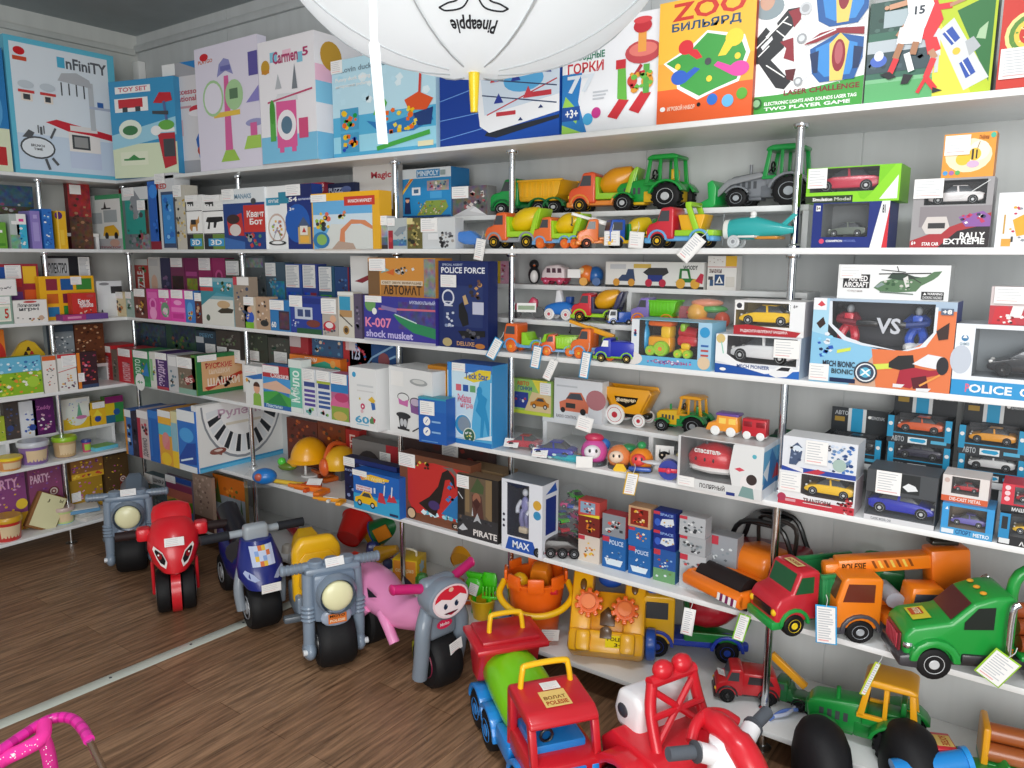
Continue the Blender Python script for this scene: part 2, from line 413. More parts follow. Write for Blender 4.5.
def price_tag(parent, w, h, loc, rot=(0, 0, 0), red=True):
    b = MB().box((0, -.0012, 0), (w, 0, h), 'w')
    n = max(3, int(h/.007))
    for i in range(1, n):
        z = h*(1-i/n); x1 = w*RND.uniform(.6, .92)
        b.poly([(w*.08, -.0014, z-h*.018), (x1, -.0014, z-h*.018), (x1, -.0014, z+h*.018), (w*.08, -.0014, z+h*.018)], 'e6a8a8' if red and i == n-1 else 'c4c8cc')
    return ob('price_tag', b, 'paper', parent, loc, rot)
INFO = {}
def carton(name, label, cat, loc, rz, w, h, d, art='', col='w', grp=None, lean=0, ry=0, toy=None, topcol=None, sidecol=None, film_top=False, mat='card'):
    wins = [list(map(num, s.split()[1:5]))+[s.split()[5]] for s in art.split(';') if s.split() and s.split()[0] == 'w']
    mb = MB(); X = w/2; tc = topcol or col; sc = sidecol or col
    back = [(-X, d, 0), (X, d, 0), (X, d, h), (-X, d, h)]
    mb.poly(back[::-1], col); mb.poly([(-X, 0, 0), (-X, d, 0), (X, d, 0), (X, 0, 0)], col)
    mb.poly([(X, 0, 0), (X, d, 0), (X, d, h), (X, 0, h)], sc); mb.poly([(-X, d, 0), (-X, 0, 0), (-X, 0, h), (-X, d, h)], sc)
    if not film_top: mb.poly([(-X, 0, h), (X, 0, h), (X, d, h), (-X, d, h)], tc)
    if not wins: mb.poly([(-X, 0, 0), (X, 0, 0), (X, 0, h), (-X, 0, h)], col)
    else:
        u0, v0, u1, v1, ic = wins[0]; a, b_, c, e = w*(u0-.5), h*v0, w*(u1-.5), h*v1
        for p in ([(-X, 0), (X, 0), (X, b_), (-X, b_)], [(-X, e), (X, e), (X, h), (-X, h)], [(-X, b_), (a, b_), (a, e), (-X, e)], [(c, b_), (X, b_), (X, e), (c, e)]):
            if abs(p[1][0]-p[0][0]) > 1e-4 and abs(p[2][1]-p[1][1]) > 1e-4: mb.poly([(x, 0, z) for x, z in p], col)
        D = d*.88
        mb.poly([(a, D, b_), (c, D, b_), (c, D, e), (a, D, e)], ic)
        mb.poly([(a, 0, b_), (c, 0, b_), (c, D, b_), (a, D, b_)], ic); mb.poly([(a, D, b_), (a, D, e), (a, 0, e), (a, 0, b_)], ic); mb.poly([(c, 0, b_), (c, 0, e), (c, D, e), (c, D, b_)], ic)
        if not film_top: mb.poly([(a, 0, e), (a, D, e), (c, D, e), (c, 0, e)], ic)
    ex = draw(mb, art, w, h, d)
    o = ob(name, mb, mat, None, loc, (math.radians(lean), math.radians(ry), math.radians(rz)))
    o.rotation_mode = 'XYZ'
    tag(o, label, cat, grp)
    if wins:
        fm = MB().poly([(a, -.0002, b_), (c, -.0002, b_), (c, -.0002, e), (a, -.0002, e)], 'w')
        if film_top: fm.poly([(-X, 0, h), (X, 0, h), (X, d, h), (-X, d, h)], 'w')
        ob('window_film', fm, 'film', o)
        if toy: toy(o, (a+c)/2, d*.45, b_, c-a, e-b_, d*.8)
    for face, (u0, v0, u1, v1) in ex:
        if face == 'F': price_tag(o, w*(u1-u0), h*(v1-v0), (w*(u0-.5), -.0035, h*v0))
        elif face == 'R': price_tag(o, d*(u1-u0), h*(v1-v0), (w/2+.003, d*u0, h*v0), (0, 0, math.pi/2))
    INFO[o.name] = (w, h, d, loc)
    return o
def place(wall, z, px0, px1, pt, off):
    """where a carton standing at height z, seen between px0 and px1 with its top edge at pt, is on its wall"""
    if wall == 'R':
        y = FY+off; f = lambda px, py: on(1, px, py, y)[0]; g = lambda a, zz: V((a, y, zz)); zt = lambda px, py: on(1, px, py, y)[2]
    else:
        x = FX-off; f = lambda px, py: on(0, px, py, x)[1]; g = lambda a, zz: V((x, a, zz)); zt = lambda px, py: on(0, px, py, x)[2]
    a0, a1 = f(px0, pt), f(px1, pt)
    for _ in range(3):
        pb = proj(g((a0+a1)/2, z))[1]; pm = (pb+pt)/2
        a0, a1 = f(px0, pm), f(px1, pm)
    return (a0+a1)/2, (a1-a0)*.965, zt((px0+px1)/2, pt)-z, g
TOP = {}
def sideways(name, label, cat, k, px0, px1, py, pt, yf, dep, art, col, **kw):
    """a box standing spine out: its cover looks along the shelf (+x); seen from px0 (front end at y=yf) to px1"""
    q = on(1, px0, py, yf); ye = on(0, px1, py, q.x).y
    return carton(name, label, cat, (q.x, (yf+ye)/2, ZK[k]), 90, ye-yf, on(1, px0, pt, yf).z-ZK[k], dep, art, col, **kw)
def bx(name, label, cat, wall, k, px0, px1, pt, off=.01, dep=.07, art='', col='w', yaw=0, grp=None, wid=None, **kw):
    z = ZK[k] if isinstance(k, int) else k
    if px1 < 335 and 0 <= off < .05: off = 0
    a, w, h, g = place(wall, z, px0, px1, pt, off)
    loc = g(a, z)
    w = wid or w
    o = carton(name, label, cat, loc, (0 if wall == 'R' else 90)+yaw, w, max(h, .01), dep, art, col, grp, **kw)
    TOP[0] = z+h
    return o
# ---------------------------------------------------------------- toy vehicles, built in units of their own length, front at +x
WM = {}
def wheel_mesh(r, w, tyre, hub, knob=False, hr=.58, n=20):
    key = (round(r, 3), round(w, 3), tyre, hub, knob, hr)
    if key not in WM:
        a = M.Rotation(math.pi/2, 4, 'X')
        b = MB().lathe([(r*hr, -w*.5), (r*.86, -w*.5), (r*.97, -w*.4), (r, -w*.2), (r, w*.2), (r*.97, w*.4), (r*.86, w*.5), (r*hr, w*.5)], tyre, a, n)
        if knob:
            for i in range(14):
                t = i*2*math.pi/14
                b.box((-.09*r, -w*.42, r*.96), (.09*r, w*.42, r*1.05), tyre, 0, M.Rotation(t, 4, 'Y'))
        h = MB().lathe([(r*.08, -w*.54), (r*.25, -w*.56), (r*.3, -w*.5), (r*hr*.9, -w*.46), (r*hr, -w*.53), (r*hr*1.03, -w*.5), (r*hr*1.03, w*.5), (r*hr, w*.53), (r*hr*.9, w*.46), (r*.3, w*.5), (r*.25, w*.56), (r*.08, w*.54)], hub, a, n)
        for s in (-1, 1):
            for i in range(5):
                t = i*2*math.pi/5
                h.ell((r*hr*.62*math.cos(t), s*w*.47, r*hr*.62*math.sin(t)), (r*.09, w*.03, r*.09), 'dg' if hub != 'k' else 'gr', None, 8, 4)
        WM[key] = (mesh('wheel', b, 'rubber' if tyre == 'k' else 'plastic'), mesh('hub', h, 'plastic'))
    return WM[key]
def wheel(p, x, y, z, r, w, tyre='k', hub='y', knob=False, hr=.58, rz=0):
    a, b = wheel_mesh(r, w, tyre, hub, knob, hr)
    o = ob('wheel', a, None, p, (x, y, z), (0, 0, rz)); ob('hub', b, None, o)
    return o
def side2(mb, pts, y, col, t=.004):
    for s in (-1, 1):
        P = [(a, s*y, b) for a, b in pts]
        mb.poly(P if s > 0 else P[::-1], col)
def strip(mb, a, b, w, col, off=.004):
    """flat pane on the slanted face running between profile points a and b"""
    d = V((b[0]-a[0], 0, b[1]-a[1])); n = V((d.z, 0, -d.x)).normalized()*off
    if n.x < 0 and abs(n.x) > abs(n.z): n = -n
    A, B = V((a[0], 0, a[1]))+n, V((b[0], 0, b[1]))+n; h = V((0, w/2, 0))
    mb.poly([A-h, A+h, B+h, B-h], col)
def car(p, x, y, z, L, col, ang=180, hub='lgr', name='toy_car', roof=None, low=1.0):
    b = MB(); r = M.Identity(4)
    b.prof([(-.5, .1), (-.5, .2*low+.02), (-.42, .25*low), (-.18, .26*low), (.2, .25*low), (.42, .2*low), (.5, .15*low), (.5, .09), (.4, .06), (-.4, .06)], -.21, .21, col, .03)
    b.prof([(-.36, .24*low), (-.2, .37*low), (.08, .38*low), (.27, .24*low)], -.19, .19, 'dg', .015, y0b=-.14, y1b=.14, zt=.3*low)
    b.prof([(-.2, .37*low), (-.19, .385*low), (.07, .39*low), (.08, .378*low)], -.14, .14, roof or col, .004)
    for s in (-1, 1):
        b.prof([(-.06, .25*low), (-.04, .37*low), (-.01, .37*low), (-.02, .25*low)], *sorted((s*.155, s*.19)), roof or col)
        b.ell((.46, s*.15, .19*low), (.03, .04, .025), 'w', None, 8, 4); b.ell((-.49, s*.15, .2*low), (.02, .04, .02), 'r', None, 8, 4)
    b.box((.485, -.1, .1), (.505, .1, .14), 'k', .004); b.box((-.505, -.2, .2*low), (-.44, .2, .215*low), col, .004)
    o = ob(name, b, 'plastic', p, (x, y, z), (0, 0, math.radians(ang))); o.scale = (L, L, L)
    for wx in (-.31, .31):
        for s in (-1, 1):
            wheel(o, wx, s*.19, .095, .095, .08, 'k', hub, False, .66)
    return o
def tcar(L, col, ang=180, hub='lgr', yo=0, **kw):
    def f(o, x, y, z, w, h, d): car(o, x, y, z+.001, min(L*w, 99), col, ang, hub, **kw)
    return f
CABS = dict(
  nose=([(.5, .13), (.5, .27), (.46, .335), (.345, .37), (.28, .56), (.13, .575), (.085, .55), (.085, .13)], [(.325, .375), (.27, .52), (.15, .52), (.15, .375)], ((.34, .385), (.287, .54))),
  flat=([(.5, .13), (.5, .36), (.455, .56), (.43, .585), (.19, .585), (.17, .56), (.17, .13)], [(.46, .37), (.425, .53), (.23, .53), (.23, .37)], ((.497, .375), (.46, .54))),
  mini=([(.5, .13), (.5, .28), (.44, .345), (.33, .37), (.25, .53), (.06, .54), (.03, .5), (.03, .13)], [(.30, .375), (.235, .495), (.1, .495), (.1, .375)], ((.325, .385), (.257, .51))))
def truck(name, label, loc, ang, L, kind, cab='o', chas='lb', body='y', frame='lg', tyre='k', hub='y', axles=2, style='nose', grp=None, win='dg', wr=.105, cat='toy truck', rx=0):
    t = thing(name, label, cat, loc, ang, grp, rx); t.scale = (L, L, L)
    W = .20
    c = MB().box((-.49, -.15, .1), (.47, .15, .17), chas, .015)
    pts, sw, ws = CABS[style]
    xs = [.32]+([-.3] if axles == 2 else [-.2, -.4])
    for x in xs:     # wheel arches
        for s in (-1, 1):
            arc = [(x+(wr+.045)*math.cos(a*math.pi/8), wr+.01+(wr+.045)*math.sin(a*math.pi/8)) for a in range(9)]
            arc2 = [(x+(wr+.015)*math.cos(a*math.pi/8), wr+.01+(wr+.015)*math.sin(a*math.pi/8)) for a in range(8, -1, -1)]
            c.prof(arc+arc2, *sorted((s*.13, s*.222)), chas, .006)
    c.box((.42, -.2, .07), (.53, .2, .15), chas, .02)
    ob('chassis', c, 'plastic', t)
    k = MB().prof(pts, -W, W, cab, .035, 3)
    k.box((.497, -.13, .18), (.512, .13, .25), 'k' if cab != 'k' else 'gr', .005)
    for s in (-1, 1): k.ell((.5, s*.165, .22), (.02, .03, .03), 'y', None, 10, 5)
    cb = ob('cab', k, 'plastic', t)
    g = MB(); side2(g, sw, W+.003, win); strip(g, ws[0], ws[1], .32, win); ob('window', g, 'plastic', cb)
    for x in xs:
        for s in (-1, 1): wheel(t, x, s*.165, wr, wr, .1, tyre, hub)
    if kind == 'mixer':
        a = V((.03, 0, .36)); d = V((-.47, 0, .2)); m = M.Translation(a) @ d.to_track_quat('Z', 'X').to_matrix().to_4x4()
        ob('mixing_drum', MB().lathe([(.02, -.02), (.11, 0), (.165, .1), (.185, .2), (.18, .28), (.14, .4), (.1, .5), (.075, .51), (.07, .46)], body, m, 26, False), 'plastic', t)
        f = MB()
        for s in (-1, 1):
            f.prof([(.075, .18), (.09, .5), (.055, .5), (.02, .27), (-.36, .27), (-.44, .53), (-.52, .62), (-.5, .5), (-.42, .19)], *sorted((s*.165, s*.2)), frame, .008)
        f.box((.04, -.19, .18), (.085, .19, .5), frame, .01); f.box((-.4, -.19, .18), (.05, .19, .24), frame, .01)
        f.prof([(-.4, .3), (-.45, .53), (-.53, .62), (-.55, .6), (-.46, .3)], -.18, .18, frame, .008)
        ob('drum_frame', f, 'plastic', t)
    elif kind in ('dump', 'hopper'):
        f = MB(); hb = .52 if kind == 'dump' else .5
        for s in (-1, 1):
            f.prof([(.06, .22), (.08, hb), (-.5, hb), (-.46, .3), (-.4, .22)], *sorted((s*.19, s*.215)), body, .008)
            for i in range(7): f.box((-.4+i*.07, s*.215-.012, .26), (-.37+i*.07, s*.215+.012, hb-.03), body, .004)
        f.box((-.42, -.2, .2), (.06, .2, .25), body, .01); f.prof([(.06, .22), (.08, hb), (.05, hb), (.03, .22)], -.2, .2, body, .006)
        f.prof([(-.4, .22), (-.46, .3), (-.5, hb), (-.47, hb), (-.43, .3), (-.37, .24)], -.2, .2, body, .006)
        f.box((-.52, -.225, hb-.025), (.09, -.185, hb+.01), body, .008); f.box((-.52, .185, hb-.025), (.09, .225, hb+.01), body, .008)
        ob('dump_bed', f, 'plastic', t)
        ob('hinge', MB().cyl((-.35, -.14, .19), (-.35, .14, .19), .025, frame), 'plastic', t)
    elif kind == 'crane':
        ob('deck', MB().box((-.48, -.19, .17), (.07, .19, .22), chas, .012), 'plastic', t)
        ob('turntable', MB().lathe([(.13, .21), (.13, .26), (.1, .28)], body, M.Translation((-.2, 0, 0))).box((-.34, -.12, .26), (-.1, .12, .42), frame, .03), 'plastic', t)
        bm_ = MB(); d = V((.78, 0, .22)).normalized()
        m = M.Translation((-.3, 0, .42)) @ d.to_track_quat('X', 'Z').to_matrix().to_4x4()
        bm_.box((0, -.05, -.04), (.55, .05, .05), body, .012, m); bm_.box((.5, -.035, -.025), (.95, .035, .035), body, .01, m)
        ob('boom', bm_, 'plastic', t)
        ob('hook', MB().tube([(.6, 0, .62), (.6, 0, .5), (.62, 0, .46), (.58, 0, .45)], .012, 'k'), 'plastic', t)
    elif kind == 'skip':
        ob('deck', MB().box((-.5, -.19, .17), (.07, .19, .25), frame, .012), 'plastic', t)
        f = MB().prof([(-.02, .24), (.04, .46), (-.36, .46), (-.3, .24)], -.16, .16, body, .015); ob('skip', f, 'plastic', t)
        f = MB()
        for s in (-1, 1): f.prof([(-.3, .24), (-.16, .6), (-.1, .62), (-.08, .58), (-.22, .22)], *sorted((s*.17, s*.205)), frame, .01)
        f.box((-.17, -.2, .57), (-.08, .2, .63), frame, .012); ob('lift_arm', f, 'plastic', t)
    elif kind == 'van':
        ob('body', MB().prof([(.1, .15), (.1, .5), (-.46, .5), (-.49, .46), (-.49, .15)], -.2, .2, body, .03), 'plastic', t)
    elif kind == 'tow':
        f = MB().prof([(.08, .16), (.08, .42), (-.02, .42), (-.08, .28), (-.4, .28), (-.46, .42), (-.5, .42), (-.5, .16)], -.19, .19, frame, .02); ob('flatbed', f, 'plastic', t)
    elif kind == 'excav':
        ob('deck', MB().box((-.48, -.19, .17), (.07, .19, .23), frame, .012), 'plastic', t)
        ob('digger_arm', MB().tube([(-.3, 0, .25), (-.28, 0, .55), (-.05, 0, .66), (.2, 0, .62)], .045, body, 8, 3).box((.17, -.1, .5), (.34, .1, .64), body, .02), 'plastic', t)
    return t
def tractor(name, label, loc, ang, L, body='g', cab='g', trim='y', hub='lgr', loader=None, grp=None, solidcab=True, fwr=.13, bwr=.2, fhub=None, cowl=None, rx=0):
    t = thing(name, label, 'toy tractor', loc, ang, grp, rx); t.scale = (L, L, L*.86)
    h = MB().prof([(.5, .2), (.52, .36), (.46, .44), (.05, .5), (.0, .46), (0, .14), (.4, .14)], -.13, .13, cowl or body, .03, 3)
    for i in range(4):
        side2(h, [(.15+i*.07, .26), (.19+i*.07, .26), (.19+i*.07, .36), (.15+i*.07, .36)], .132, 'dg' if body != 'k' else 'gr')
    h.box((.5, -.09, .22), (.53, .09, .36), trim, .01); h.cyl((.25, .06, .45), (.25, .06, .6), .02, 'dg' if body == 'gr' else body)
    ob('bonnet', h, 'plastic', t)
    c = MB().box((-.42, -.14, .13), (.1, .14, .3), trim, .02); c.box((.1, -.1, .1), (.45, .1, .18), trim, .01)
    ob('chassis', c, 'plastic', t)
    f = MB()
    for s in (-1, 1):      # big rear mudguards
        n = 9; R1, R0 = bwr+.055, bwr+.02
        arc = [(-.28+R1*math.cos(.2+a*2.6/n), bwr+R1*math.sin(.2+a*2.6/n)) for a in range(n+1)]; arc2 = [(-.28+R0*math.cos(.2+a*2.6/n), bwr+R0*math.sin(.2+a*2.6/n)) for a in range(n, -1, -1)]
        f.prof(arc+arc2, *sorted((s*.12, s*.29)), body, .008)
        arc = [(.36+(fwr+.04)*math.cos(.5+a*2.2/n), fwr+(fwr+.04)*math.sin(.5+a*2.2/n)) for a in range(n+1)]; arc2 = [(.36+(fwr+.015)*math.cos(.5+a*2.2/n), fwr+(fwr+.015)*math.sin(.5+a*2.2/n)) for a in range(n, -1, -1)]
        f.prof(arc+arc2, *sorted((s*.15, s*.25)), body, .006)
    f.box((-.44, -.16, .28), (.04, .16, .4), body, .03)
    ob('mudguard', f, 'plastic', t)
    k = MB()
    for s in (-1, 1):
        y = s*.17
        k.prof([(.08, .4), (.02, .78), (-.03, .78), (.02, .4)], *sorted((y, y-s*.03)), cab, .008)
        k.prof([(-.42, .4), (-.38, .78), (-.33, .78), (-.36, .4)], *sorted((y, y-s*.03)), cab, .008)
        k.prof([(-.17, .4), (-.17, .78), (-.13, .78), (-.13, .4)], *sorted((y, y-s*.025)), cab, .006)
        k.box((-.42, min(y, y-s*.03), .38), (.08, max(y, y-s*.03), .43), cab, .006)
    k.prof([(.05, .76), (.03, .81), (-.04, .84), (-.33, .84), (-.4, .81), (-.4, .76)], -.19, .19, cab, .025, 3)
    cb = ob('cab', k, 'plastic', t)
    ob('seat', MB().box((-.3, -.1, .4), (-.12, .1, .46), trim, .02).box((-.32, -.1, .44), (-.27, .1, .62), trim, .02), 'plastic', cb)
    ob('steering_wheel', MB().tube([(0, .07*math.cos(a), .56+.07*math.sin(a)) for a in [i*.6283 for i in range(11)]], .012, 'k', 8, 0).cyl((.06, 0, .48), (0, 0, .56), .012, 'k'), 'plastic', cb)
    for s in (-1, 1):
        wheel(t, -.28, s*.215, bwr, bwr, .14, 'k', hub, True)
        wheel(t, .36, s*.2, fwr, fwr, .1, 'k', fhub or hub, True)
    if loader:
        for s in (-1, 1): ob('loader_arm', MB().prof([(.05, .42), (.1, .48), (.5, .4), (.68, .2), (.62, .16), (.46, .32), (.1, .4)], *sorted((s*.13, s*.17)), 'gr', .01), 'plastic', t)
        ob('bucket', MB().prof([(.62, .05), (.62, .3), (.68, .4), (.74, .36), (.72, .14), (.9, .04), (.88, .01), (.66, .01)], -.24, .24, loader, .012), 'plastic', t)
    return t
# ================================================================ top shelf, left to right
G5 = 'big toy boxes on the top shelf'
B = 'toy box'
bx('toy_box', 'blue and green toy box cut off by the left edge on the top shelf', B, 'L', 5, -46, 8, 44, .02, .1, 'r 0 0 1 1 2a7fc0; r 0 0 1 .35 dfe8c8; r .05 .05 .9 .2 c03030; e .6 .5 .3 .2 5aa8dc', '3f8fc9', grp=G5)
bx('toy_kitchen_box', 'large white and cyan toy kitchen box with cutlery drawing, on the left top shelf', B, 'L', 5, 8, 119, 46, .0, .11,
 'r .04 .03 .93 .96 e4eef6; r .04 .03 .93 .3 cfe0f2; t .45 .83 .52 .91 4fb4d8 I; t .53 .83 .92 .915 5b6068 nFiniTY; e .12 .9 .05 .03 r; r .06 .83 .18 .86 d05030; '
 'r .5 .07 .8 .36 c9d6ee; r .5 .2 .8 .36 f1ece8; r .53 .22 .7 .33 dg; r .55 .235 .68 .315 9a9a9a; p d02f3c .3 .4 .4 .43 .95 .36 .95 .31 .7 .34 .5 .35; r .52 .36 .78 .4 e8e4e2; r .72 .38 .77 .75 c3c8cc; p b9bdc2 .44 .73 .48 .79 .62 .81 .74 .77 .76 .71; l .012 dg .47 .72 .47 .62; l .012 dg .54 .72 .54 .63; l .012 dg .61 .72 .61 .63; l .012 dg .68 .72 .68 .62; r .72 .55 .93 .57 b9c3d6; r .8 .57 .86 .61 3a6ab0; '
 'e .21 .2 .155 .085 4c5054; e .21 .2 .14 .072 e8f0f6; t .15 .205 .27 .225 dg BRUNCH; t .17 .18 .25 .197 dg TIME; p 5a5e62 .08 .27 .14 .33 .19 .31 .16 .27; l .02 5a5e62 .25 .3 .25 .36; l .01 5a5e62 .225 .31 .225 .37; l .01 5a5e62 .275 .31 .275 .37; l .02 5a5e62 .33 .28 .38 .36; l .025 5a5e62 .27 .12 .3 .04; l .025 5a5e62 .33 .13 .38 .08; '
 'r .08 .6 .22 .62 d04040; r .1 .54 .2 .6 efe6dc; r .12 .55 .18 .59 dg; r .27 .6 .41 .62 d04040; r .3 .54 .38 .6 efe6dc; r .31 .55 .36 .59 dg; e .15 .66 .07 .03 c9d4dc; e .34 .66 .07 .03 c9d4dc', '63c0dc', grp=G5)
bx('toy_kitchen_box', 'small blue and pale green toy kitchen box leaning in the shelf corner', B, 'R', 5, 120, 168, 78, .0, .06,
 'r 0 0 1 .35 d9e4c4; p 9cd0e4 0 .3 1 .42 1 .6 0 .45; r .1 .87 .65 .94 w; t .15 .885 .6 .93 d06a7a TOY SET; r .08 .68 .6 .82 w; r .14 .72 .52 .81 c8323a; r .2 .68 .28 .73 dg; r .4 .68 .48 .73 dg; e .3 .5 .18 .1 e8f0e0; e .3 .49 .12 .05 3f7a4a; r .12 .13 .55 .27 e4ead0; p 3f8a4a .33 .24 .2 .18 .45 .18; l .02 3f8a4a .17 .19 .5 .19; p c32a34 .68 .75 .78 .85 .95 .84 .97 .76 .8 .74; l .04 5a6a9a .84 .76 .88 .5; p dg .66 .64 .9 .62 .9 .66 .66 .67; r .68 .45 .98 .49 f2f2ee; p b82c36 .72 .44 .98 .44 .98 .12 .8 .08; r .8 .2 .97 .38 dg; e .86 .52 .12 .05 6aae4a; e .7 .47 .08 .05 w', '3e96c6', grp=G5, yaw=14)
bx('toy_tool_box', 'silver grey toy box with blue play set picture behind the vacuum box', B, 'R', 5, 168, 208, 61, .1, .06,
 'r .1 .14 1 .88 d9d6d8; t .22 .72 .95 .77 b85060 Accessories; t .22 .66 .95 .71 b85060 National Set; r .22 .6 .6 .62 c89aa0; r .22 .36 .4 .5 d8aeb0; p 1f5fb0 .72 .15 .95 .15 .99 .3 .9 .42 .84 .7 .75 .72 .78 .42 .66 .32; e .8 .22 .12 .05 b04030; e .75 .58 .2 .04 c83040; e .75 .55 .22 .03 e8e4e8; r .02 .9 .3 1 w; p 2a7fc0 .4 1 1 1 1 .88 .75 .93', 'a7a7ac', grp=G5, yaw=8)
bx('toy_vacuum_box', 'pale lilac vacuum cleaner toy box with pink and green broom picture', B, 'R', 5, 196, 261, 41, .0, .05,
 't .06 .87 .3 .9 c87050 PLAYGO; e .16 .92 .07 .03 r; p 8e8fc4 .36 .74 .4 .84 .48 .88 .56 .86 .62 .74 .5 .78; r .42 .78 .58 .82 6a6cae; p d7639c .44 .14 .56 .14 .54 .74 .47 .74; p 9fc850 .36 .06 .66 .06 .58 .15 .44 .15; r .28 .42 .7 .46 e8c34a; o .28 .58 .17 a9cf9a; o .28 .58 .145 e8e4f0; o .62 .58 .14 a9cf9a; r .55 .55 .68 .63 5a7a5a; p 8d86c8 .8 .5 1 .62 1 .5; r .86 .7 1 .88 5e559e; e .92 .34 .14 .03 9a9cc8; r .85 .24 .95 .34 d7639c; p a8cf5a .74 .14 1 .14 1 .24 .8 .24', 'e2ddec', grp=G5)
bx('toy_laundry_box', 'play laundry box in white, pink and sky blue with washing machine picture', B, 'R', 5, 259, 317, 36, -.02, .30,
 'r 0 0 1 .22 7ec4e6; r .22 .82 .35 .9 86c8e0; r .45 .84 .6 .9 f0c8d8; r .7 .78 .8 .86 86c8e0; t .27 .8 .72 .9 b03a6a Carmen; t .8 .82 .9 .89 b03a6a 5; o .13 .79 .08 gold; r .06 .74 .2 .77 c98a30; r .3 .12 .66 .5 e0609c; o .48 .3 .17 f2eef2; o .48 .3 .1 5a7a90; r .34 .08 .42 .14 e0609c; r .56 .08 .64 .14 e0609c; p dfe0e4 .26 .5 .34 .56 .68 .55 .7 .49; l .02 c04a70 .15 .5 .95 .56; r .18 .18 .28 .42 5aae4a; e .23 .42 .05 .1 4a9a3a; r .7 .18 .86 .34 d2507e; p b8bcc2 .3 .6 .36 .72 .42 .6; p 7a8088 .6 .58 .66 .78 .7 .58; '
 '@R; r 0 0 1 .22 7ec4e6; r .0 .45 .35 .62 8acbe8; r 0 .62 .4 .75 f0c0d6; r .5 .45 .9 .72 dg; r .55 .48 .85 .68 b98aa0; o .3 .83 .2 gold', 'f0eef2', grp=G5, topcol='a8d4e6')
bx('fishing_game_box', 'pale blue duck fishing game box behind the hanging white strap', B, 'R', 5, 331, 438, 51, .03, .07,
 'r 0 0 1 .42 58b4dc; r 0 .05 1 .22 9fdcf0; z .0 .5 1 .9 16 .05 c4e8f6,e2f4fa,b0def0; t .1 .85 .56 .92 7f9aa8 Lovin duck pool; t .04 .77 .4 .82 w Funny duck fishing; t .04 .71 .4 .75 w интересная рыбалка; r .08 .28 .27 .5 4aa0c8; z .08 .28 .27 .5 14 .03 o,y,g; r .08 .05 .27 .25 4aa0c8; z .08 .05 .27 .25 14 .03 o,y,b; p 2a7abc .35 .35 .55 .3 .95 .38 .98 .28 .8 .2 .5 .2; p e0582a .72 .5 .85 .56 .98 .48 .92 .38 .76 .4; p 24407a .8 .36 .98 .4 .96 .24 .84 .24; z .48 .18 .85 .45 26 .028 y,y,f2d850,o; l .022 d0443a .88 .9 .86 .55; l .03 4aae4a .45 .06 .95 .17; p 5ab848 .42 .4 .5 .6 .56 .5 .5 .38; r .84 .04 .98 .09 f0e8c0; g 0 .87 .12 1', 'bfe4f2', grp=G5)
bx('table_hockey_box', 'deep blue table hockey game box beneath the white umbrella', B, 'R', 5, 438, 562, 60, .03, .08,
 'r 0 0 1 1 1c50ac; p 1a3f96 0 0 .5 0 .2 1 0 1; l .006 6a98da 0 .1 .4 .2; l .006 6a98da 0 .35 .4 .4; l .006 6a98da 0 .6 .3 .7; p 2a2f38 .4 .1 .5 .06 1 .22 1 .26 .42 .14; p eef0f2 .3 .98 .36 .22 .44 .13 1 .3 1 1 .32 1; p cfdce8 .36 .9 .4 .35 1 .5 1 .95; e .72 .72 .16 .14 5aa8d8; l .008 c03a44 .42 .35 .98 .68; l .008 3a4a6a .38 .6 .98 .4; l .008 3a4a6a .38 .8 .98 .6; r .5 .32 .66 .37 c03a44; r .78 .5 .94 .56 c03a44; p 2f3f94 .48 .48 .52 .6 .56 .48; p 2f3f94 .62 .72 .66 .84 .7 .72; p c8404a .72 .5 .76 .64 .8 .5; p 2f3f94 .86 .78 .9 .9 .94 .76; p c8404a .45 .74 .48 .86 .52 .74; o .5 .8 .03 5aa8d8; p 2a3a6a .68 .24 .7 .28 .72 .24; p 2a3a6a .84 .36 .86 .4 .88 .36', '1d56b4', grp=G5)
bx('marble_run_box', 'white marble run game box with red and green towers', B, 'R', 5, 561, 660, 18, .03, .07,
 'p 2f7ec0 0 0 .28 0 .18 .3 .22 .56 0 .56; p 9ccf5a 0 0 .26 0 0 .1; p 9ccf5a 0 .24 .16 .1 .2 .2 .04 .36; r 0 .13 .2 .26 23509c; t .04 .155 .18 .235 w +3+; p w .04 .56 .42 .58 .42 .66 .04 .62; t .06 .555 .45 .65 c2323e ГОРКИ; t .18 .66 .46 .735 1f7a5a ВОДНЫЕ; t .06 .38 .36 .54 d9e2ea 77; r .34 .36 .5 .375 c0c4ca; r .34 .33 .48 .345 c0c4ca; r .34 .3 .46 .315 c0c4ca; o .29 .13 .055 4aa8d8; o .38 .18 .05 c43a8a; '
 'p c8323a .5 .13 .6 .1 .72 .26 .62 .28; p c8323a .72 .17 .82 .13 .94 .3 .84 .32; p 6ab84a .6 .28 .7 .26 .68 .54 .6 .54; p c8323a .58 .54 .68 .54 .68 .62 .58 .62; e .85 .66 .18 .1 c04a50; e .85 .68 .14 .06 e07a70; r .8 .66 .88 .84 e8a04a; e .84 .88 .09 .06 c0303a; e .84 .93 .09 .03 d8484e; l .03 b03038 .84 .55 .72 .4; o .75 .42 .05 d04a3a; o .9 .4 .06 e09a3a; r .86 .3 .92 .55 5aa84a; z .7 .3 .98 .52 18 .04 c8323a,e09a3a,6ab84a', 'e9ebee', grp=G5)
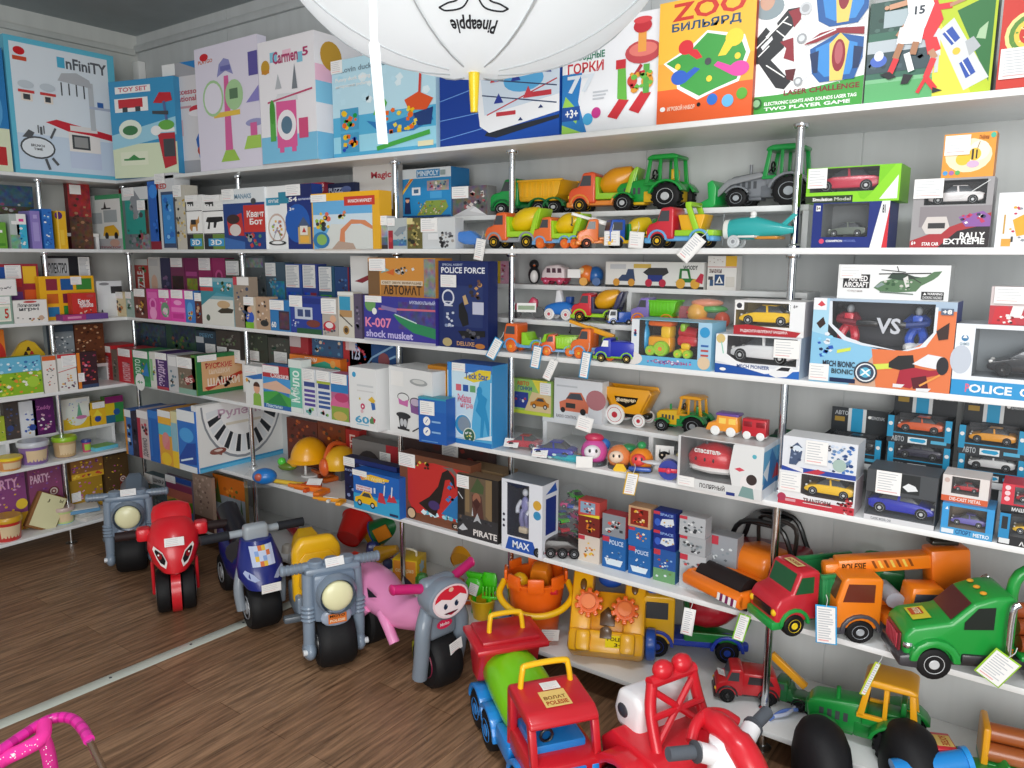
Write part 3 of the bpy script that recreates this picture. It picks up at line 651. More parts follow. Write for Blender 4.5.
bx('billiard_game_box', 'orange and yellow animal billiard board game box with bold red title', 'board game box', 'R', 5, 657, 756, -5, .0, .055,
 'r 0 .5 1 1 f0b83c; r 0 .28 1 .5 efa53c; r 0 0 1 .28 e2602c; t .14 .83 .9 .975 c8362a ZOO; t .14 .735 .86 .815 1f4a70 БИЛЬЯРД; p w .06 .5 .36 .62 .52 .72 .9 .64 .96 .5 .86 .28 .64 .23 .44 .17 .22 .28 .2 .4; p 3f9a44 .09 .5 .38 .6 .52 .7 .86 .62 .92 .5 .84 .3 .64 .25 .46 .2 .25 .3 .24 .42; e .3 .61 .08 .06 d22c36; p d22c36 .3 .6 .42 .58 .48 .51 .42 .5 .32 .56; e .8 .63 .09 .07 f0d040; p f0d040 .74 .66 .64 .5 .72 .5 .82 .6; e .24 .37 .09 .06 2f5fc0; p 2f5fc0 .24 .36 .4 .44 .46 .42 .3 .32; e .86 .38 .1 .06 d84aa0; p d84aa0 .86 .38 .64 .46 .6 .43 .8 .33; o .54 .47 .035 dg; o .22 .46 .03 f0d040; o .84 .48 .03 f0d040; o .56 .33 .03 f0d040; o .6 .16 .055 2f6fc8; o .76 .135 .06 6ab4e0; o .9 .18 .055 5aa63a; o .46 .13 .02 k; t .12 .1 .42 .145 f6d8c0 ИГРОВОЙ НАБОР; e .07 .12 .03 .02 w', 'efb03c', grp=G5, sidecol='b8452a')
bx('laser_game_box', 'white and green laser pistol game box with two black guns pictured', 'toy box', 'R', 5, 753, 868, -12, .02, .07,
 'e .12 .9 .14 .1 8a9aa0; e .1 .96 .07 .08 c9a08a; r 0 .0 1 .16 3f9a3c; p 3f9a3c 0 .0 1 .0 1 .24 .5 .18 0 .14; l .006 c8ccd0 .4 .5 1 .7; l .006 c8ccd0 .44 .24 1 .56; l .006 c8ccd0 .4 .8 .8 .2; t .3 .145 .97 .19 7a2024 LASER CHALLENGE; t .12 .075 .95 .105 w ELECTRONIC LIGHTS AND SOUNDS LASER TAG; t .12 .03 .9 .06 w TWO PLAYER GAME; p 24262a 0 .64 .1 .74 .14 .7 .3 .86 .4 .86 .4 .76 .26 .62 .28 .55 .16 .46 .36 .26 .3 .2 .22 .22 .05 .44 0 .44; p 8c2430 .3 .84 .42 .86 .42 .76 .36 .7 .34 .78; p 8c2430 .24 .6 .36 .62 .38 .42 .28 .46 .3 .54; p e8eaec .1 .66 .2 .76 .21 .74 .12 .64; p e8eaec .06 .58 .16 .66 .17 .63 .08 .55; l .012 w 0 .56 .3 .8; l .012 w .04 .5 .14 .58; p 5a1820 .3 .36 .4 .36 .38 .26 .32 .28; l .01 w .12 .42 .3 .3; l .01 w .2 .7 .3 .62; l .01 w .26 .76 .34 .72; '
 'p 1f5a9c .55 .9 .58 .72 .68 .66 .92 .66 1 .76 1 1 .58 1; p 3a8ad0 .6 .92 .64 .74 .72 .7 .9 .7 .96 .8 .96 1 .62 1; p e2c86a .71 1 .74 .68 .84 .68 .88 1; e .79 .9 .05 .12 8c2430; p 1f5a9c .52 .5 .55 .3 .62 .22 .92 .22 .98 .38 .98 .54 .76 .6; p 3a8ad0 .57 .5 .6 .32 .66 .26 .88 .26 .93 .4 .93 .5 .76 .56; p 14305a .52 .46 .6 .48 .6 .3 .56 .3; p 14305a .98 .46 .9 .48 .9 .3 .95 .3; p e2c86a .69 .52 .71 .22 .82 .22 .86 .52 .78 .6; e .775 .42 .058 .13 8c2430; e .775 .44 .035 .09 b05a60; p 8c2430 .46 .54 .6 .62 .76 .64 .98 .62 .98 .56 .76 .6 .58 .55; l .012 e8eaec .48 .56 .74 .63; o .44 .6 .045 9a9ea2; o .44 .6 .028 d0d4d6; o .46 .84 .055 c8ccd0; o .46 .84 .035 a8acb0; o .43 .25 .04 9a9ea2; o .43 .25 .024 d0d4d6; o .05 .1 .05 2a5a2a; o .05 .1 .034 8ab88a', 'f0f2f2', grp=G5)
bx('football_game_box', 'football table game box with red and white players tackling', 'board game box', 'R', 5, 866, 997, -6, .02, .07,
 'r 0 0 1 1 3a6a58; r 0 .7 .62 1 2f5048; z 0 .68 .6 1 30 .03 4a6a62,24403a,6a8a80; r .12 .74 .62 .9 a8b8be; r 0 .5 .6 .62 b4bec4; r 0 .3 .6 .5 3a4e54; z 0 .32 .5 .48 10 .04 2a3a44,4a5e66; e .1 .42 .07 .06 4a6ac0; e .1 .47 .04 .05 e0e4ee; r 0 0 .62 .2 5aa86a; r 0 .2 .6 .24 7ab888; p b8cc2a .56 0 1 0 1 1 .5 1; p e4dc4a .56 0 .86 0 .62 .6 .52 .9; p 2a7038 .7 .8 .98 .92 .98 .1; p a8c8a0 .88 .6 .94 .66 .93 .5 .86 .52; p d4d8da .56 .62 .68 .74 .98 .14 .8 .04; p b0b6ba .78 .5 .84 .54 .9 .44 .82 .36; '
 'p 2a50a8 .60 .60 .67 .66 .74 .54 .68 .48; p 2a50a8 .75 .3 .81 .35 .88 .2 .81 .15; o .72 .42 .03 e0c040; l .01 e4e6e8 .62 .62 .7 .5; l .01 e4e6e8 .77 .32 .84 .18; '
 'p d4dce0 .5 .66 .58 .66 .6 .4 .52 .4; e .54 .71 .025 .04 b8886a; r .52 .24 .55 .42 c8cccc; r .56 .24 .59 .42 c8cccc; '
 'l .05 d83038 .5 .86 .66 .86; l .03 b8886a .64 .86 .76 .9; l .045 d83038 .42 .8 .3 .72; l .03 b8886a .3 .74 .24 .64; p d83038 .42 .9 .54 .94 .6 .74 .52 .56 .44 .58; p d83038 .46 .6 .56 .58 .6 .46 .5 .42; l .05 b8886a .52 .46 .56 .38; l .05 e0363e .55 .38 .5 .2; l .045 d83038 .5 .2 .58 .08; l .03 d83038 .5 .2 .44 .06; p 1c1c20 .56 .1 .64 .06 .56 .04; '
 'l .045 c89878 .36 .96 .16 .93; e .14 .93 .02 .02 c89878; p eef0f2 .3 .98 .48 1 .52 .9 .46 .68 .28 .7 .32 .84; p e6eaee .26 .72 .46 .7 .44 .54 .24 .56; l .055 a87858 .28 .56 .24 .42; l .055 a87858 .4 .56 .38 .44; l .05 eef0f2 .33 .46 .38 .28; l .05 d83038 .25 .42 .2 .26; p 1c1c20 .12 .28 .2 .22 .26 .24 .2 .3; p 1c1c20 .32 .26 .4 .24 .36 .16 .3 .16; t .37 .82 .45 .9 2a3440 15; e .48 .99 .05 .03 brn; p 3a3478 .58 1 .64 .95 .95 .97 .95 1; p e8a030 .64 .985 .7 .96 .9 .975 .9 1', '2f6a3a', grp=G5)
bx('board_game_box', 'red boxed game with a yellow patterned wheel, rightmost on the top shelf', 'board game box', 'R', 5, 999, 1110, -14, -.0, .09,
 'r 0 0 1 1 c8382c; o .3 .55 .26 e8dc90; o .3 .55 .22 5a8a3a; o .3 .55 .17 e8c850; o .3 .55 .12 c8382c; z .1 .4 .5 .7 30 .02 e8dc90,6a9a3a; g .02 .1 .5 .42', 'b8382e', grp=G5, sidecol='8a2a2a')
# ================================================================ eye-level shelf (fifth)
z4 = ZK[4]
c4 = 'slim boxes at eye level on the left wall'
bx('puzzle_box', 'dark harbour puzzle box standing behind slim boxes on the left wall', B, 'L', z4+.09, -20, 35, 185, .2, .04, 'r 0 .55 1 1 3d5a72~; r 0 0 1 .55 4a4a3a~; z 0 0 1 .8 40 .05 6a7a3a,8c4a6a,3a6a80,b0b4b0,2a3a4a; g 0 .85 .25 1', '35454f', grp=c4)
for p0_, p1_, pt_, c_, lb_, art_ in [
  (-14, 7, 222, '6aa838', 'apple green slim box at the left edge, eye level', 'r .2 .6 .8 .7 w; r .1 .1 .9 .2 4a8a28'),
  (10, 20, 214, 'b9c4c0', 'grey green slim box second from the left edge, eye level', 'r 0 0 1 .4 7aa890~; r .2 .7 .8 .8 w'),
  (17, 27, 214, '3fb4d4', 'cyan slim box with white top standing on the left wall', 'r 0 .7 1 1 w; r .25 .78 .75 .86 p; z .1 .1 .9 .65 9 .2 w,lb,c'),
  (31, 41, 211, '8f7fc6', 'purple slim box left of the bright blue slim box', 'r .2 .2 .8 .7 a79ad6; r .3 .8 .7 .9 b4a8dc'),
  (43, 53, 209, '2f74c8', 'bright blue slim box with white dots on its spine', 'z .05 .05 .95 .95 22 .16 6ab4e8,w,1f54a8'),
  (57, 67, 211, 'e9b523', 'yellow slim box with a purple round label, left wall', 'e .25 .88 .4 .1 5a2a70; r .3 .1 .7 .5 f0c640; r .1 .0 .2 1 f4d468')]:
    bx('slim_toy_box', lb_, B, 'L', 4, p0_, p1_, pt_, .02, .13, art_, c_, grp=c4)
bx('toy_box', 'brown and red tall box in the eye-level corner', B, 'L', 4, 69, 92, 184, .2, .04, 'r 0 .5 1 1 a03034~; r 0 0 1 .5 6a4a3a~; r .1 .84 .6 .98 w; z 0 0 1 .8 18 .1 8a3a34,4a3028,b08060', '6a2c2c')
bx('toy_box', 'red topped toy box standing behind the green construction box', B, 'R', 4, 84, 122, 183, .22, .04, 'r 0 .6 1 1 b83038; t .1 .76 .9 .86 w МОТО; e .75 .82 .2 .1 8a2028; r .3 0 1 .5 8f9298~', '9c3038')
cz = 'building set boxes at eye level'
bx('construction_set_box', 'white box with green edge and small yellow truck picture', B, 'R', 4, 84, 122, 195, .0, .06, 'r 0 0 .08 1 3f9a6a; r .34 .92 1 1 3f9a6a; r .2 .48 .5 .68 b4bcc0; r .55 .5 .9 .72 a8b4b8; l .02 dg .5 .75 .75 .75; p 3a3a3a .56 .75 .6 .88 .64 .75; p e8b428 .5 .25 .55 .42 .8 .45 .92 .34 .92 .25; o .6 .25 .05 k; o .85 .25 .05 k; r .1 0 1 .2 b4b4b8; r .14 .1 .34 .15 4a4a4a; e .8 .12 .13 .07 c8a090; t .1 .02 .95 .06 a04050 КОНСТРУКТОР', 'e6eae8', grp=cz, sidecol='3f9a6a')
bx('creature_toy_box', 'teal toy box with grey hooded figure, eye-level corner', B, 'R', 4, 123, 150, 187, .03, .06, 'r 0 .8 1 1 d9dcdc; r .1 .25 .85 .8 2f9a90; z .2 .45 .8 .85 12 .1 8a8e92,b4b8ba,4a4e54; p 8f959b .3 .8 .5 .95 .7 .8 .55 .5; z 0 0 1 .35 26 .07 a04a5a,5a5a6a,8a8a94,3a6a60; g .1 .86 .5 1', '6a7a7c', grp=cz)
bx('slim_toy_box', 'dark slim box squeezed beside the bright blue box, eye-level corner', B, 'R', 4, 139, 149, 200, .01, .06, 'r 0 .3 1 .8 5a3a30~; r 0 0 1 .3 8a8a8c~; g .0 .8 .8 1', '3a3430', grp=cz)
bx('slim_toy_box', 'bright blue slim box with red foot next to the robot box', B, 'R', 4, 149, 160, 181, .0, .07, 'r 0 0 1 .12 8a2438; e .5 .85 .4 .1 3a8ae0; z .1 .2 .9 .7 8 .2 3a7ad8,1f54a8', '2a62b8', grp=cz)
bx('robot_toy_box', 'silver white box with blue robot window picture, eye level', B, 'R', 4, 157, 176, 173, .01, .09, 'r .25 .02 .95 .76 3a4a6a; r .3 .08 .9 .72 3a8ad0; z .3 .1 .9 .7 12 .14 5aa4e4,2a6ac0,8ac4f0; t .05 .8 .6 .87 c03a3a RED; g .0 .87 .55 1', 'd2d4d6', grp=cz)
bx('figure_toy_box', 'box of yellow and black figures beside the robot box', B, 'R', 4, 175, 187, 185, .02, .07, 'z 0 .1 1 .8 26 .13 e0d090,2a2a2a,b89a4a,5a5a5a; g 0 .82 .7 1', 'c4c0b4', grp=cz)
bl = 'r .12 .8 .5 .9 2a2a2a; t {a} w BLO; r .04 .3 .96 .7 f6f6f4; {p}; r 0 0 1 .28 2a2a30; r .4 .0 1 .28 6a8a3a; r .2 .06 .9 .2 3a9ad0; t .3 .08 .8 .18 w 3D; l .02 k 0 .71 1 .71; l .02 k 0 .29 1 .29; g .05 .88 .8 1'
gun = 'p 1a1a1c .12 .52 .2 .6 .88 .6 .9 .52 .62 .5 .56 .4 .46 .4 .48 .5 .32 .5 .28 .38 .18 .38 .24 .5'
dog = 'p c08a4a .2 .4 .3 .55 .7 .55 .8 .62 .8 .5 .7 .46 .68 .34 .6 .34 .58 .42 .4 .42 .36 .34 .28 .34; r .3 .46 .6 .55 2a2a2a'
bx('block_set_box', 'white block set box with a brown dog picture', B, 'R', 4, 186, 203, 195, .0, .06, bl.format(a='.12 .76 .9 .84', p=dog), 'eaeae8', grp=cz)
bx('block_set_box', 'white block set box with a black gun picture', B, 'R', 4, 203, 226, 195, .0, .06, bl.format(a='.1 .76 .95 .84', p=gun), 'eaeae8', grp=cz)
bx('construction_set_box', 'robot construction box with red panel and white lettering', B, 'R', 4, 223, 266, 188, -.01, .07, 'r 0 0 1 .76 1f3f80; p 3a6ab0 0 0 .5 0 .5 .12 0 .2; t .3 .83 .7 .91 7a9ab0 MANAKS; p c2302c .08 .5 .45 .6 .5 .22 .12 .24; e .28 .32 .14 .1 d8d0cc; e .24 .5 .16 .08 3a2424; p c8342e .5 .72 1 .72 1 .28 .5 .28; t .58 .52 .98 .63 w Квант; t .64 .4 .94 .5 w Бот; z .5 0 1 .28 14 .06 5a8a6a,c04040,2a2a2a,9aa4a0; e .75 .78 .06 .05 dg; g 0 .82 .3 1', 'dfe4e6', grp=cz)
bx('construction_set_box', 'white box with a pale ferris wheel picture, eye level', B, 'R', 4, 264, 290, 186, -.0, .07, 'r .1 .7 .65 .82 3a94b4; r .6 .72 1 .9 2f86a0; t .2 .74 .6 .79 w КРУТЫЕ; o .5 .34 .36 c8b0a4; o .5 .34 .31 eceeee; z .25 .2 .75 .48 18 .06 d08a70,a8c060,e0b050,b0a0c0; e .5 .1 .35 .04 2a2a2a; e .5 .105 .24 .025 eceeee; l .02 8a8a8a .5 .34 .3 .1; l .02 8a8a8a .5 .34 .7 .1', 'eceeee', grp=cz)
bx('construction_set_box', 'dark blue box numbered 54 with a toy house picture', B, 'R', 4, 287, 313, 184, .0, .06, 'r 0 0 1 1 1a2f78; e .4 .4 .5 .3 1f5ab0; r 0 .8 1 1 1a2560; t .08 .74 .42 .81 w 54; t .46 .75 .95 .79 c8d0e8 деталей; t .1 .6 .3 .65 w 3+; p 4a5a78 .4 .34 .64 .5 .92 .34; r .42 .08 .92 .34 c8a868; r .5 .22 .8 .36 e6e2d8; p c03030 .58 .26 .66 .34 .74 .26; r .5 .1 .84 .2 e8b048; g 0 .83 .58 1', '1b3a86', grp=cz)
bx('construction_set_box', 'red banner box lettered КОНСТРУКТОР half hidden behind the moon-set box', B, 'R', 4, 295, 326, 183, .12, .06, 'r .3 .84 1 1 c83444; t .35 .92 .98 .98 w СТРОИТНЫЙ; t .35 .85 .98 .91 w КОНСТРУКТОР', '8a2a40', grp=cz)
bx('construction_set_box', 'navy box top peeping over the yellow moon-set box', B, 'R', 4, 323, 356, 183, .14, .06, 't .2 .86 .75 .93 c0c8dc PUZZLE; e .75 .9 .15 .05 5a6a9a', '1a2447', grp=cz)
bx('construction_set_box', 'yellow edged box with rainbow road and cartoon bees, eye level', B, 'R', 4, 311, 381, 192, -.01, .07, 'r .02 0 .9 .88 6ab0e0; r .02 .4 .9 .62 cfe0ea; p d8dcd8 .1 .0 .9 .0 .9 .4 .3 .45; r .0 .86 1 1 f0b41e; r .5 .76 .94 .92 c83a30; t .56 .81 .9 .87 w МАКСИ МАРКЕТ; p d88a60 .4 .0 .44 .35 .6 .52 .8 .5 .9 .4 .9 .34 .74 .44 .6 .44 .5 .3 .5 0; p b8a090 .3 0 .66 0 .62 .1 .4 .14; z .03 .3 .3 .68 16 .04 e8c030,3a3a3a,e06a50,9ac040; z .4 .5 .55 .68 8 .03 d0d060,8ab060,e08050; e .14 .16 .13 .15 2f7ab0; e .15 .17 .08 .1 8ab860; g 0 .85 .24 .98', 'e9b02a', grp=cz)
bx('magic_set_box', 'white magic box with red lettering behind the shelf post', B, 'R', 4, 353, 396, 165, .17, .05, 't .45 .82 .92 .92 b83a48 Magic; p 5ab0d8 .1 .44 .4 .56 .6 .44; z .4 .2 1 .7 20 .06 c04050,8a6a5a,d8b090,5a7a9a; r .08 .7 .14 .76 r', 'd9d7d4', grp=cz)
bx('city_board_game_box', 'blue and white city game box with policeman picture, on the step shelf', 'board game box', 'R', z4+R4, 402, 452, 168, .2, .12, 'r 0 0 1 .8 2a8cc8; p f0c030 0 .55 .16 .8 .24 .8 0 .48; p e06a3a .06 .66 .2 .8 .24 .8 .04 .6; r .3 .82 .78 .97 3f8cc4; t .32 .84 .76 .95 d8e8f4 MINIPOLY; r .2 .46 .38 .62 e8ecf0; r .24 .5 .34 .58 4a6a8a; r .52 .54 .96 .74 b0a09a~; z .52 .54 .96 .74 14 .03 a03040,e8e0d8,3a5a80; r .58 .38 .82 .52 4aa4dc; p 8aa04a .3 .04 .5 .34 .9 .34 .95 .2 .8 .04; z .32 .05 .9 .33 60 .02 6a8a3a,d8d0b0,b05a40,3a6a9a,c8b050; p 24305a .04 .08 .06 .34 .16 .34 .18 .08; o .11 .36 .04 sk; r .06 .38 .16 .42 24305a; r 0 0 1 .04 1f4a80; r .8 .84 .9 .94 9aaaaa', 'dfe6ea', sidecol='2a7cb8')
bx('figure_toy_box', 'grey box of fighting soldiers on the step shelf', B, 'R', z4+R4, 452, 488, 186, .2, .06, 'r 0 0 1 1 6a6468~; p d0d0d2 0 .0 .6 .34 1 0; z .3 .2 1 .98 26 .07 3a3438,a05058,d8d0cc,6a6a70,8a5a50; p e4e4e6 .5 .16 .66 .3 .95 .04; g 0 .6 .48 1', '8c8a8c')
for i, (p0_, p1_, pt_, lb_, art_, c_) in enumerate([
  (358, 372, 210, 'narrow blue monster box, eye-level front row', 'z 0 0 1 1 24 .16 2a6ac8,1f4a98,8ab8e8,4a5a70; o .3 .85 .14 w', '2a56a8'),
  (371, 388, 216, 'small red sided car box beside the blue monster box', 'r .1 .35 1 .7 9aa4ac~; r 0 0 .3 .6 a02a38; o .15 .3 .12 c04048; r .1 0 1 .12 3a3438; r .3 .12 1 .35 5a6a78~; g 0 .72 1 1', 'c8ccd0'),
  (388, 407, 218, 'small red sided aeroplane box, eye-level front row', 'r .0 .0 .26 .6 a02a38; o .13 .3 .1 c04048; p 8a949c .3 .5 .6 .7 1 .74 .95 .6 .5 .4; r .26 .1 1 .3 4a7aa0~; z .3 .1 1 .6 10 .07 6a9ab8,b8c0c4,3a5a70; g 0 .75 .4 1', 'b4bcbc'),
  (407, 422, 218, 'small olive soldier figure box, eye-level front row', 'z 0 0 1 1 26 .16 5a5a34,a89a58,2a2a20,c8b880,7a4a30; r 0 .8 .4 1 d8cc90', '6a6438'),
  (421, 456, 218, 'pale box with a small grey model, left of the blue toy drill', 'z .5 0 1 .6 26 .06 4a4a4c,7a7a80,2a2a2c,a09a94; r .2 .3 .5 .5 e4e6e8; g 0 .55 .5 1', 'd2d6d8')]):
    bx('mini_toy_box', lb_, B, 'R', 4, p0_, p1_, pt_, -.005+.004*i, .05, art_, c_, grp='little boxes at eye level')
# right bay of the eye-level shelf
win = 'w {0} {1} {2} {3} {4}'
bx('car_window_box', 'navy blue window box with camouflaged racing buggy', B, 'R', 4, 811, 890, 202, .03, .13, 'w .13 .24 .74 .98 767a7c; r 0 0 .12 1 1d2f7a; r .04 .82 .1 .94 w; t .045 .84 .095 .92 k 5+; p eef0f2 .78 0 .9 1 1 1 1 0; p d0303a .93 0 1 .9 1 0; r .12 .0 .78 .24 1d2f7a; o .14 .15 .035 d84a6a; t .2 .13 .42 .18 w CHAMPION; t .44 .13 .6 .18 6a7ab8 MODEL; t .91 .74 .95 .93 k 81', '20307a', topcol='d8dadc', toy=tcar(.88, '6a7268', 170, 'lgr'))
zt = TOP[0]
bx('car_window_box', 'lime green window box with red model hatchback on top', B, 'R', zt, 805, 902, 166, .03, .14, 'w .04 .3 .78 .97 6a7068; p 8cd42a .0 0 .0 .3 .56 .3 .6 .1 .64 .06 .7 .2 .94 .98 1 .98 1 0; r 0 .0 .52 .2 2a3a20; t .08 .05 .3 .15 w Simulation; t .32 .05 .5 .15 b8c0b0 Model; p f0f2ee .8 .06 .98 .7 .98 .06; g .02 .42 .23 .98', '7cc822', topcol='5a6a50', toy=tcar(.95, 'c02c44', 180))
bx('rally_car_box', 'grey and red rally car box with bold white lettering', B, 'R', 4, 911, 993, 178, .02, .09, 'w .14 .62 .92 .97 4a4648; r .1 .3 1 .6 8a8488; p a8343a 0 .1 .5 .3 1 .5 1 .0 0 0; p 2a2428 .36 0 .6 .24 1 .34 1 0; p cfc8c4 .14 .3 .2 .45 .45 .45 .5 .3 .4 .2 .2 .2; r .22 .28 .44 .36 3a3a3c; p 8a5aa0 .6 .44 .9 .52 1 .44 1 .3 .7 .3; z .6 .3 1 .5 14 .04 c03a60,e8e4e8,3a3a60; t .64 .13 .95 .22 w RALLY; t .44 .05 .95 .13 w EXTREME; t .16 .03 .38 .08 w STAR CAR; t .02 .04 .08 .1 w 6+; g .0 .72 .38 1; l .01 d8dcdc .6 .7 .95 .95', '9c9a9c', toy=tcar(.9, 'd8d4d4', 180))
zt = TOP[0]
bx('bee_game_box', 'small orange and white bee game box on top of the rally box', 'board game box', 'R', zt, 942, 996, 133, .03, .06, 'r 0 0 1 1 e89a3a; e .5 .5 .45 .38 f4e2bc; e .7 .6 .2 .22 f6ecd4; e .4 .42 .14 .14 e8c040; e .62 .52 .12 .14 e8c040; r .56 .4 .6 .64 3a3028; r .64 .42 .67 .62 3a3028; e .48 .66 .06 .1 e8f0f0; e .6 .3 .12 .08 d0b0d0; o .08 .12 .05 4a9ad0; o .2 .12 .05 a86aa8; o .32 .12 .05 5ab060; e .94 .92 .05 .06 4ab89a; t .68 .84 .86 .94 a05a20 Пчёлки; l .01 7a4a2a .66 .64 .7 .8; g .03 .52 .52 .96', 'd8842a')
bx('robot_car_box', 'white box with yellow and grey robot picture at the right edge, eye level', B, 'R', 4, 996, 1052, 192, .01, .08, 'r 0 0 1 1 e4e6ea; p 3a5a80 .5 .8 .55 .6 .9 .7 1 .9 1 1 .6 1; p e0a830 .3 .5 .4 .2 .9 .3 1 .5 .8 .9 .5 .6; z .2 .1 1 .8 26 .05 3a3a44,e0a830,c02a50,8a8e94; l .03 gold .15 .25 .15 .6; r .12 .02 .3 .16 d8a040; r .3 .1 .34 .2 3a3a3a', 'e6e8ec')
# ================================================================ fourth shelf
cq = 'games on the fourth shelf, left wall'
sq = 'r .04 .55 .32 .95 1f4f9c; r .36 .6 .62 .95 c03030; r .66 .66 .95 .96 f0c030; r .04 .1 .34 .5 b02a3a; r .36 .08 .62 .52 6a3a80; r .66 .1 .95 .55 e0602a; g .28 .75 .62 .98'
bx('colour_game_box', 'red game box with a grid of blue, purple and orange squares, left wall', 'board game box', 'L', 3, -8, 41, 264, .13, .04, sq, 'a02c3c', grp=cq)
bx('number_game_box', 'low pale box with green frame and red numeral 5, left edge of the fourth shelf', B, 'L', 3, -9, 13, 296, .02, .06, 'r .1 .1 .9 .7 f2ede0; r .3 .15 .85 .62 cfe0d0; t .6 .2 .8 .55 c03a2a 5; g .1 .72 .9 .98', '8aa898', grp=cq)
bx('dice_game_box', 'white box with black dots balanced on the numeral box, left edge', B, 'L', TOP[0], -9, 17, 279, .02, .06, 'r .04 .04 .96 .96 eeecea; z .1 .3 .9 .6 14 .05 k,k,a0a0a0', 'd8dcd4', grp=cq)
bx('logic_game_box', 'white box lettered Логические игры in front of the shelf post', B, 'L', 3, 13, 48, 300, .015, .05, 't .12 .7 .78 .86 4a4a4e Логические; t .16 .5 .74 .66 4a4a4e игры; e .5 .92 .2 .05 c04a4a; z .05 .05 .95 .3 14 .04 k,c09a4a,8a8a8a,b06a5a; o .8 .2 .08 c8a890', 'eceae6', grp=cq)
bx('colour_square_box', 'yellow box with a grid of blue, green and maroon squares', 'board game box', 'L', 3, 39, 96, 276, .07, .04, 'r .12 .68 .32 .94 8a2a40; r .38 .68 .6 .94 1f5a9c; r .66 .68 .95 .94 3a8a3a; r .12 .38 .32 .6 c8641e; r .4 .38 .6 .6 7a2440; r .12 .08 .32 .3 2a7ab0; r .4 .08 .64 .32 2f8a3c; r .7 .3 .95 .6 2a5a9a; g .56 .8 .76 .98', 'efb41c', grp=cq)
bx('electronics_kit_box', 'black and white electronics kit box behind the colour-square box', B, 'L', ZK[3]+.09, 46, 92, 256, .21, .05, 'r 0 .55 .5 .95 c8ccd0; t .05 .62 .46 .85 2a2a30 ЭЛЕКТРО; z 0 0 1 .5 40 .04 8a8e94,b03a40,3a5a80,d8d8d8; g .72 .5 .98 .98', '22242a', grp=cq)
bx('joke_bank_box', 'small red joke game box with white slanted title', 'board game box', 'L', 3, 72, 97, 293, .0, .05, 't .24 .6 .74 .78 w Банк; t .3 .42 .86 .6 w приколов; z .2 .1 .95 .4 14 .06 2a2a2a,e8c8b0,f0e0c0; e .75 .88 .15 .06 c04a4a; r .0 .0 1 .06 8a1a20', 'c8342e', grp=cq)
bx('flat_puzzle_box', 'flat magenta and purple boxes lying at the left shelf edge', B, 'L', 3, 62, 109, 314, -.03, .08, 'r 0 0 .5 1 a83a7a; r .5 0 1 1 6a4a94; r .1 .3 .4 .7 d88ab0', '8a4088', grp=cq)
bx('figure_toy_box', 'white box with small grey figure, beside the yellow tubes in the corner', B, 'L', 3, 97, 123, 281, .1, .05, 'r .55 .65 1 .85 3a3a3c; p 3a3a40 .1 .05 .14 .3 .2 .1; e .3 .92 .2 .04 8a8c90; r .1 .2 .4 .6 e2e6ea', 'dfe3e6', grp=cq)
0 and bx('dark_toy_box', 'dark violet box in the far corner on the fourth shelf', B, 'R', ZK[3], 104, 126, 258, .28, .04, 'r .2 .2 .9 .8 4a5a6a~; z .1 .1 .9 .7 14 .1 5a6a50,6a4a7a,8a8a94; g .1 .8 .5 1', '3a3450')
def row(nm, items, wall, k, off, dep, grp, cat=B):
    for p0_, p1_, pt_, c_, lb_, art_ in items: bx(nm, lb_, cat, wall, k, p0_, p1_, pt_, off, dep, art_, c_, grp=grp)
G = 'g .08 .74 .92 1'
row('mini_toy_box', [
 (105, 113, 292, 'b8b44a', 'yellow green tube box, first of the corner row on the fourth shelf', 'z .1 .1 .9 .7 8 .2 e8d840,6a8a3a,3a3a3a; '+G),
 (113, 125, 292, 'd8c8a0', 'small box with brown animal face, second of the corner row', 'z .1 .1 .9 .7 12 .16 c07a3a,3a2a2a,f0e0c0; '+G),
 (126, 133, 292, '9ab0a8', 'grey green slim box, third of the corner row', 'z .1 .1 .9 .7 8 .2 5a8a6a,d8d8d8; '+G),
 (134, 147, 289, '6a3a30', 'brown box with white rabbit, left of the pink pony boxes', 'z .1 .1 .9 .7 16 .12 8a4a3a,e8d8c8,c89a40,3a2020; '+G),
 (147, 159, 289, 'd04aa0', 'pink box with pony swirls, leftmost of the three pink boxes', 'o .5 .5 .3 e88ac8; o .5 .5 .18 c03a90; o .5 .2 .3 f0a0d0; r .1 .7 .9 .9 e070b8'),
 (159, 171, 290, 'd84aa4', 'pink box with grey dinosaur, middle of the three pink boxes', 'e .5 .35 .35 .25 6a9a7a; e .5 .3 .22 .12 d8d8d0; z .1 .05 .9 .8 8 .1 e88ac8,c8d0c8; '+G),
 (171, 185, 290, 'e04aac', 'pink box with magenta bands, rightmost of the three pink boxes', 'r 0 .3 1 .45 f080c8; r .1 .1 .9 .25 c83a94; e .5 .6 .3 .08 f4a4d8; '+G),
 (185, 195, 291, '3a7ac0', 'small blue box with yellow figure, right of the pink boxes', 'e .5 .4 .3 .25 5aa4e0; z .1 .05 .9 .4 8 .16 e8c040,d06a3a,f0e0d0; '+G),
 (195, 203, 293, '5a2a2a', 'small dark red box before the beach puzzle', 'z .1 .1 .9 .7 10 .2 3a6a8a,c8a080,8a2a2a; '+G)], 'R', 3, 0, .06, 'mini boxes on the fourth shelf')
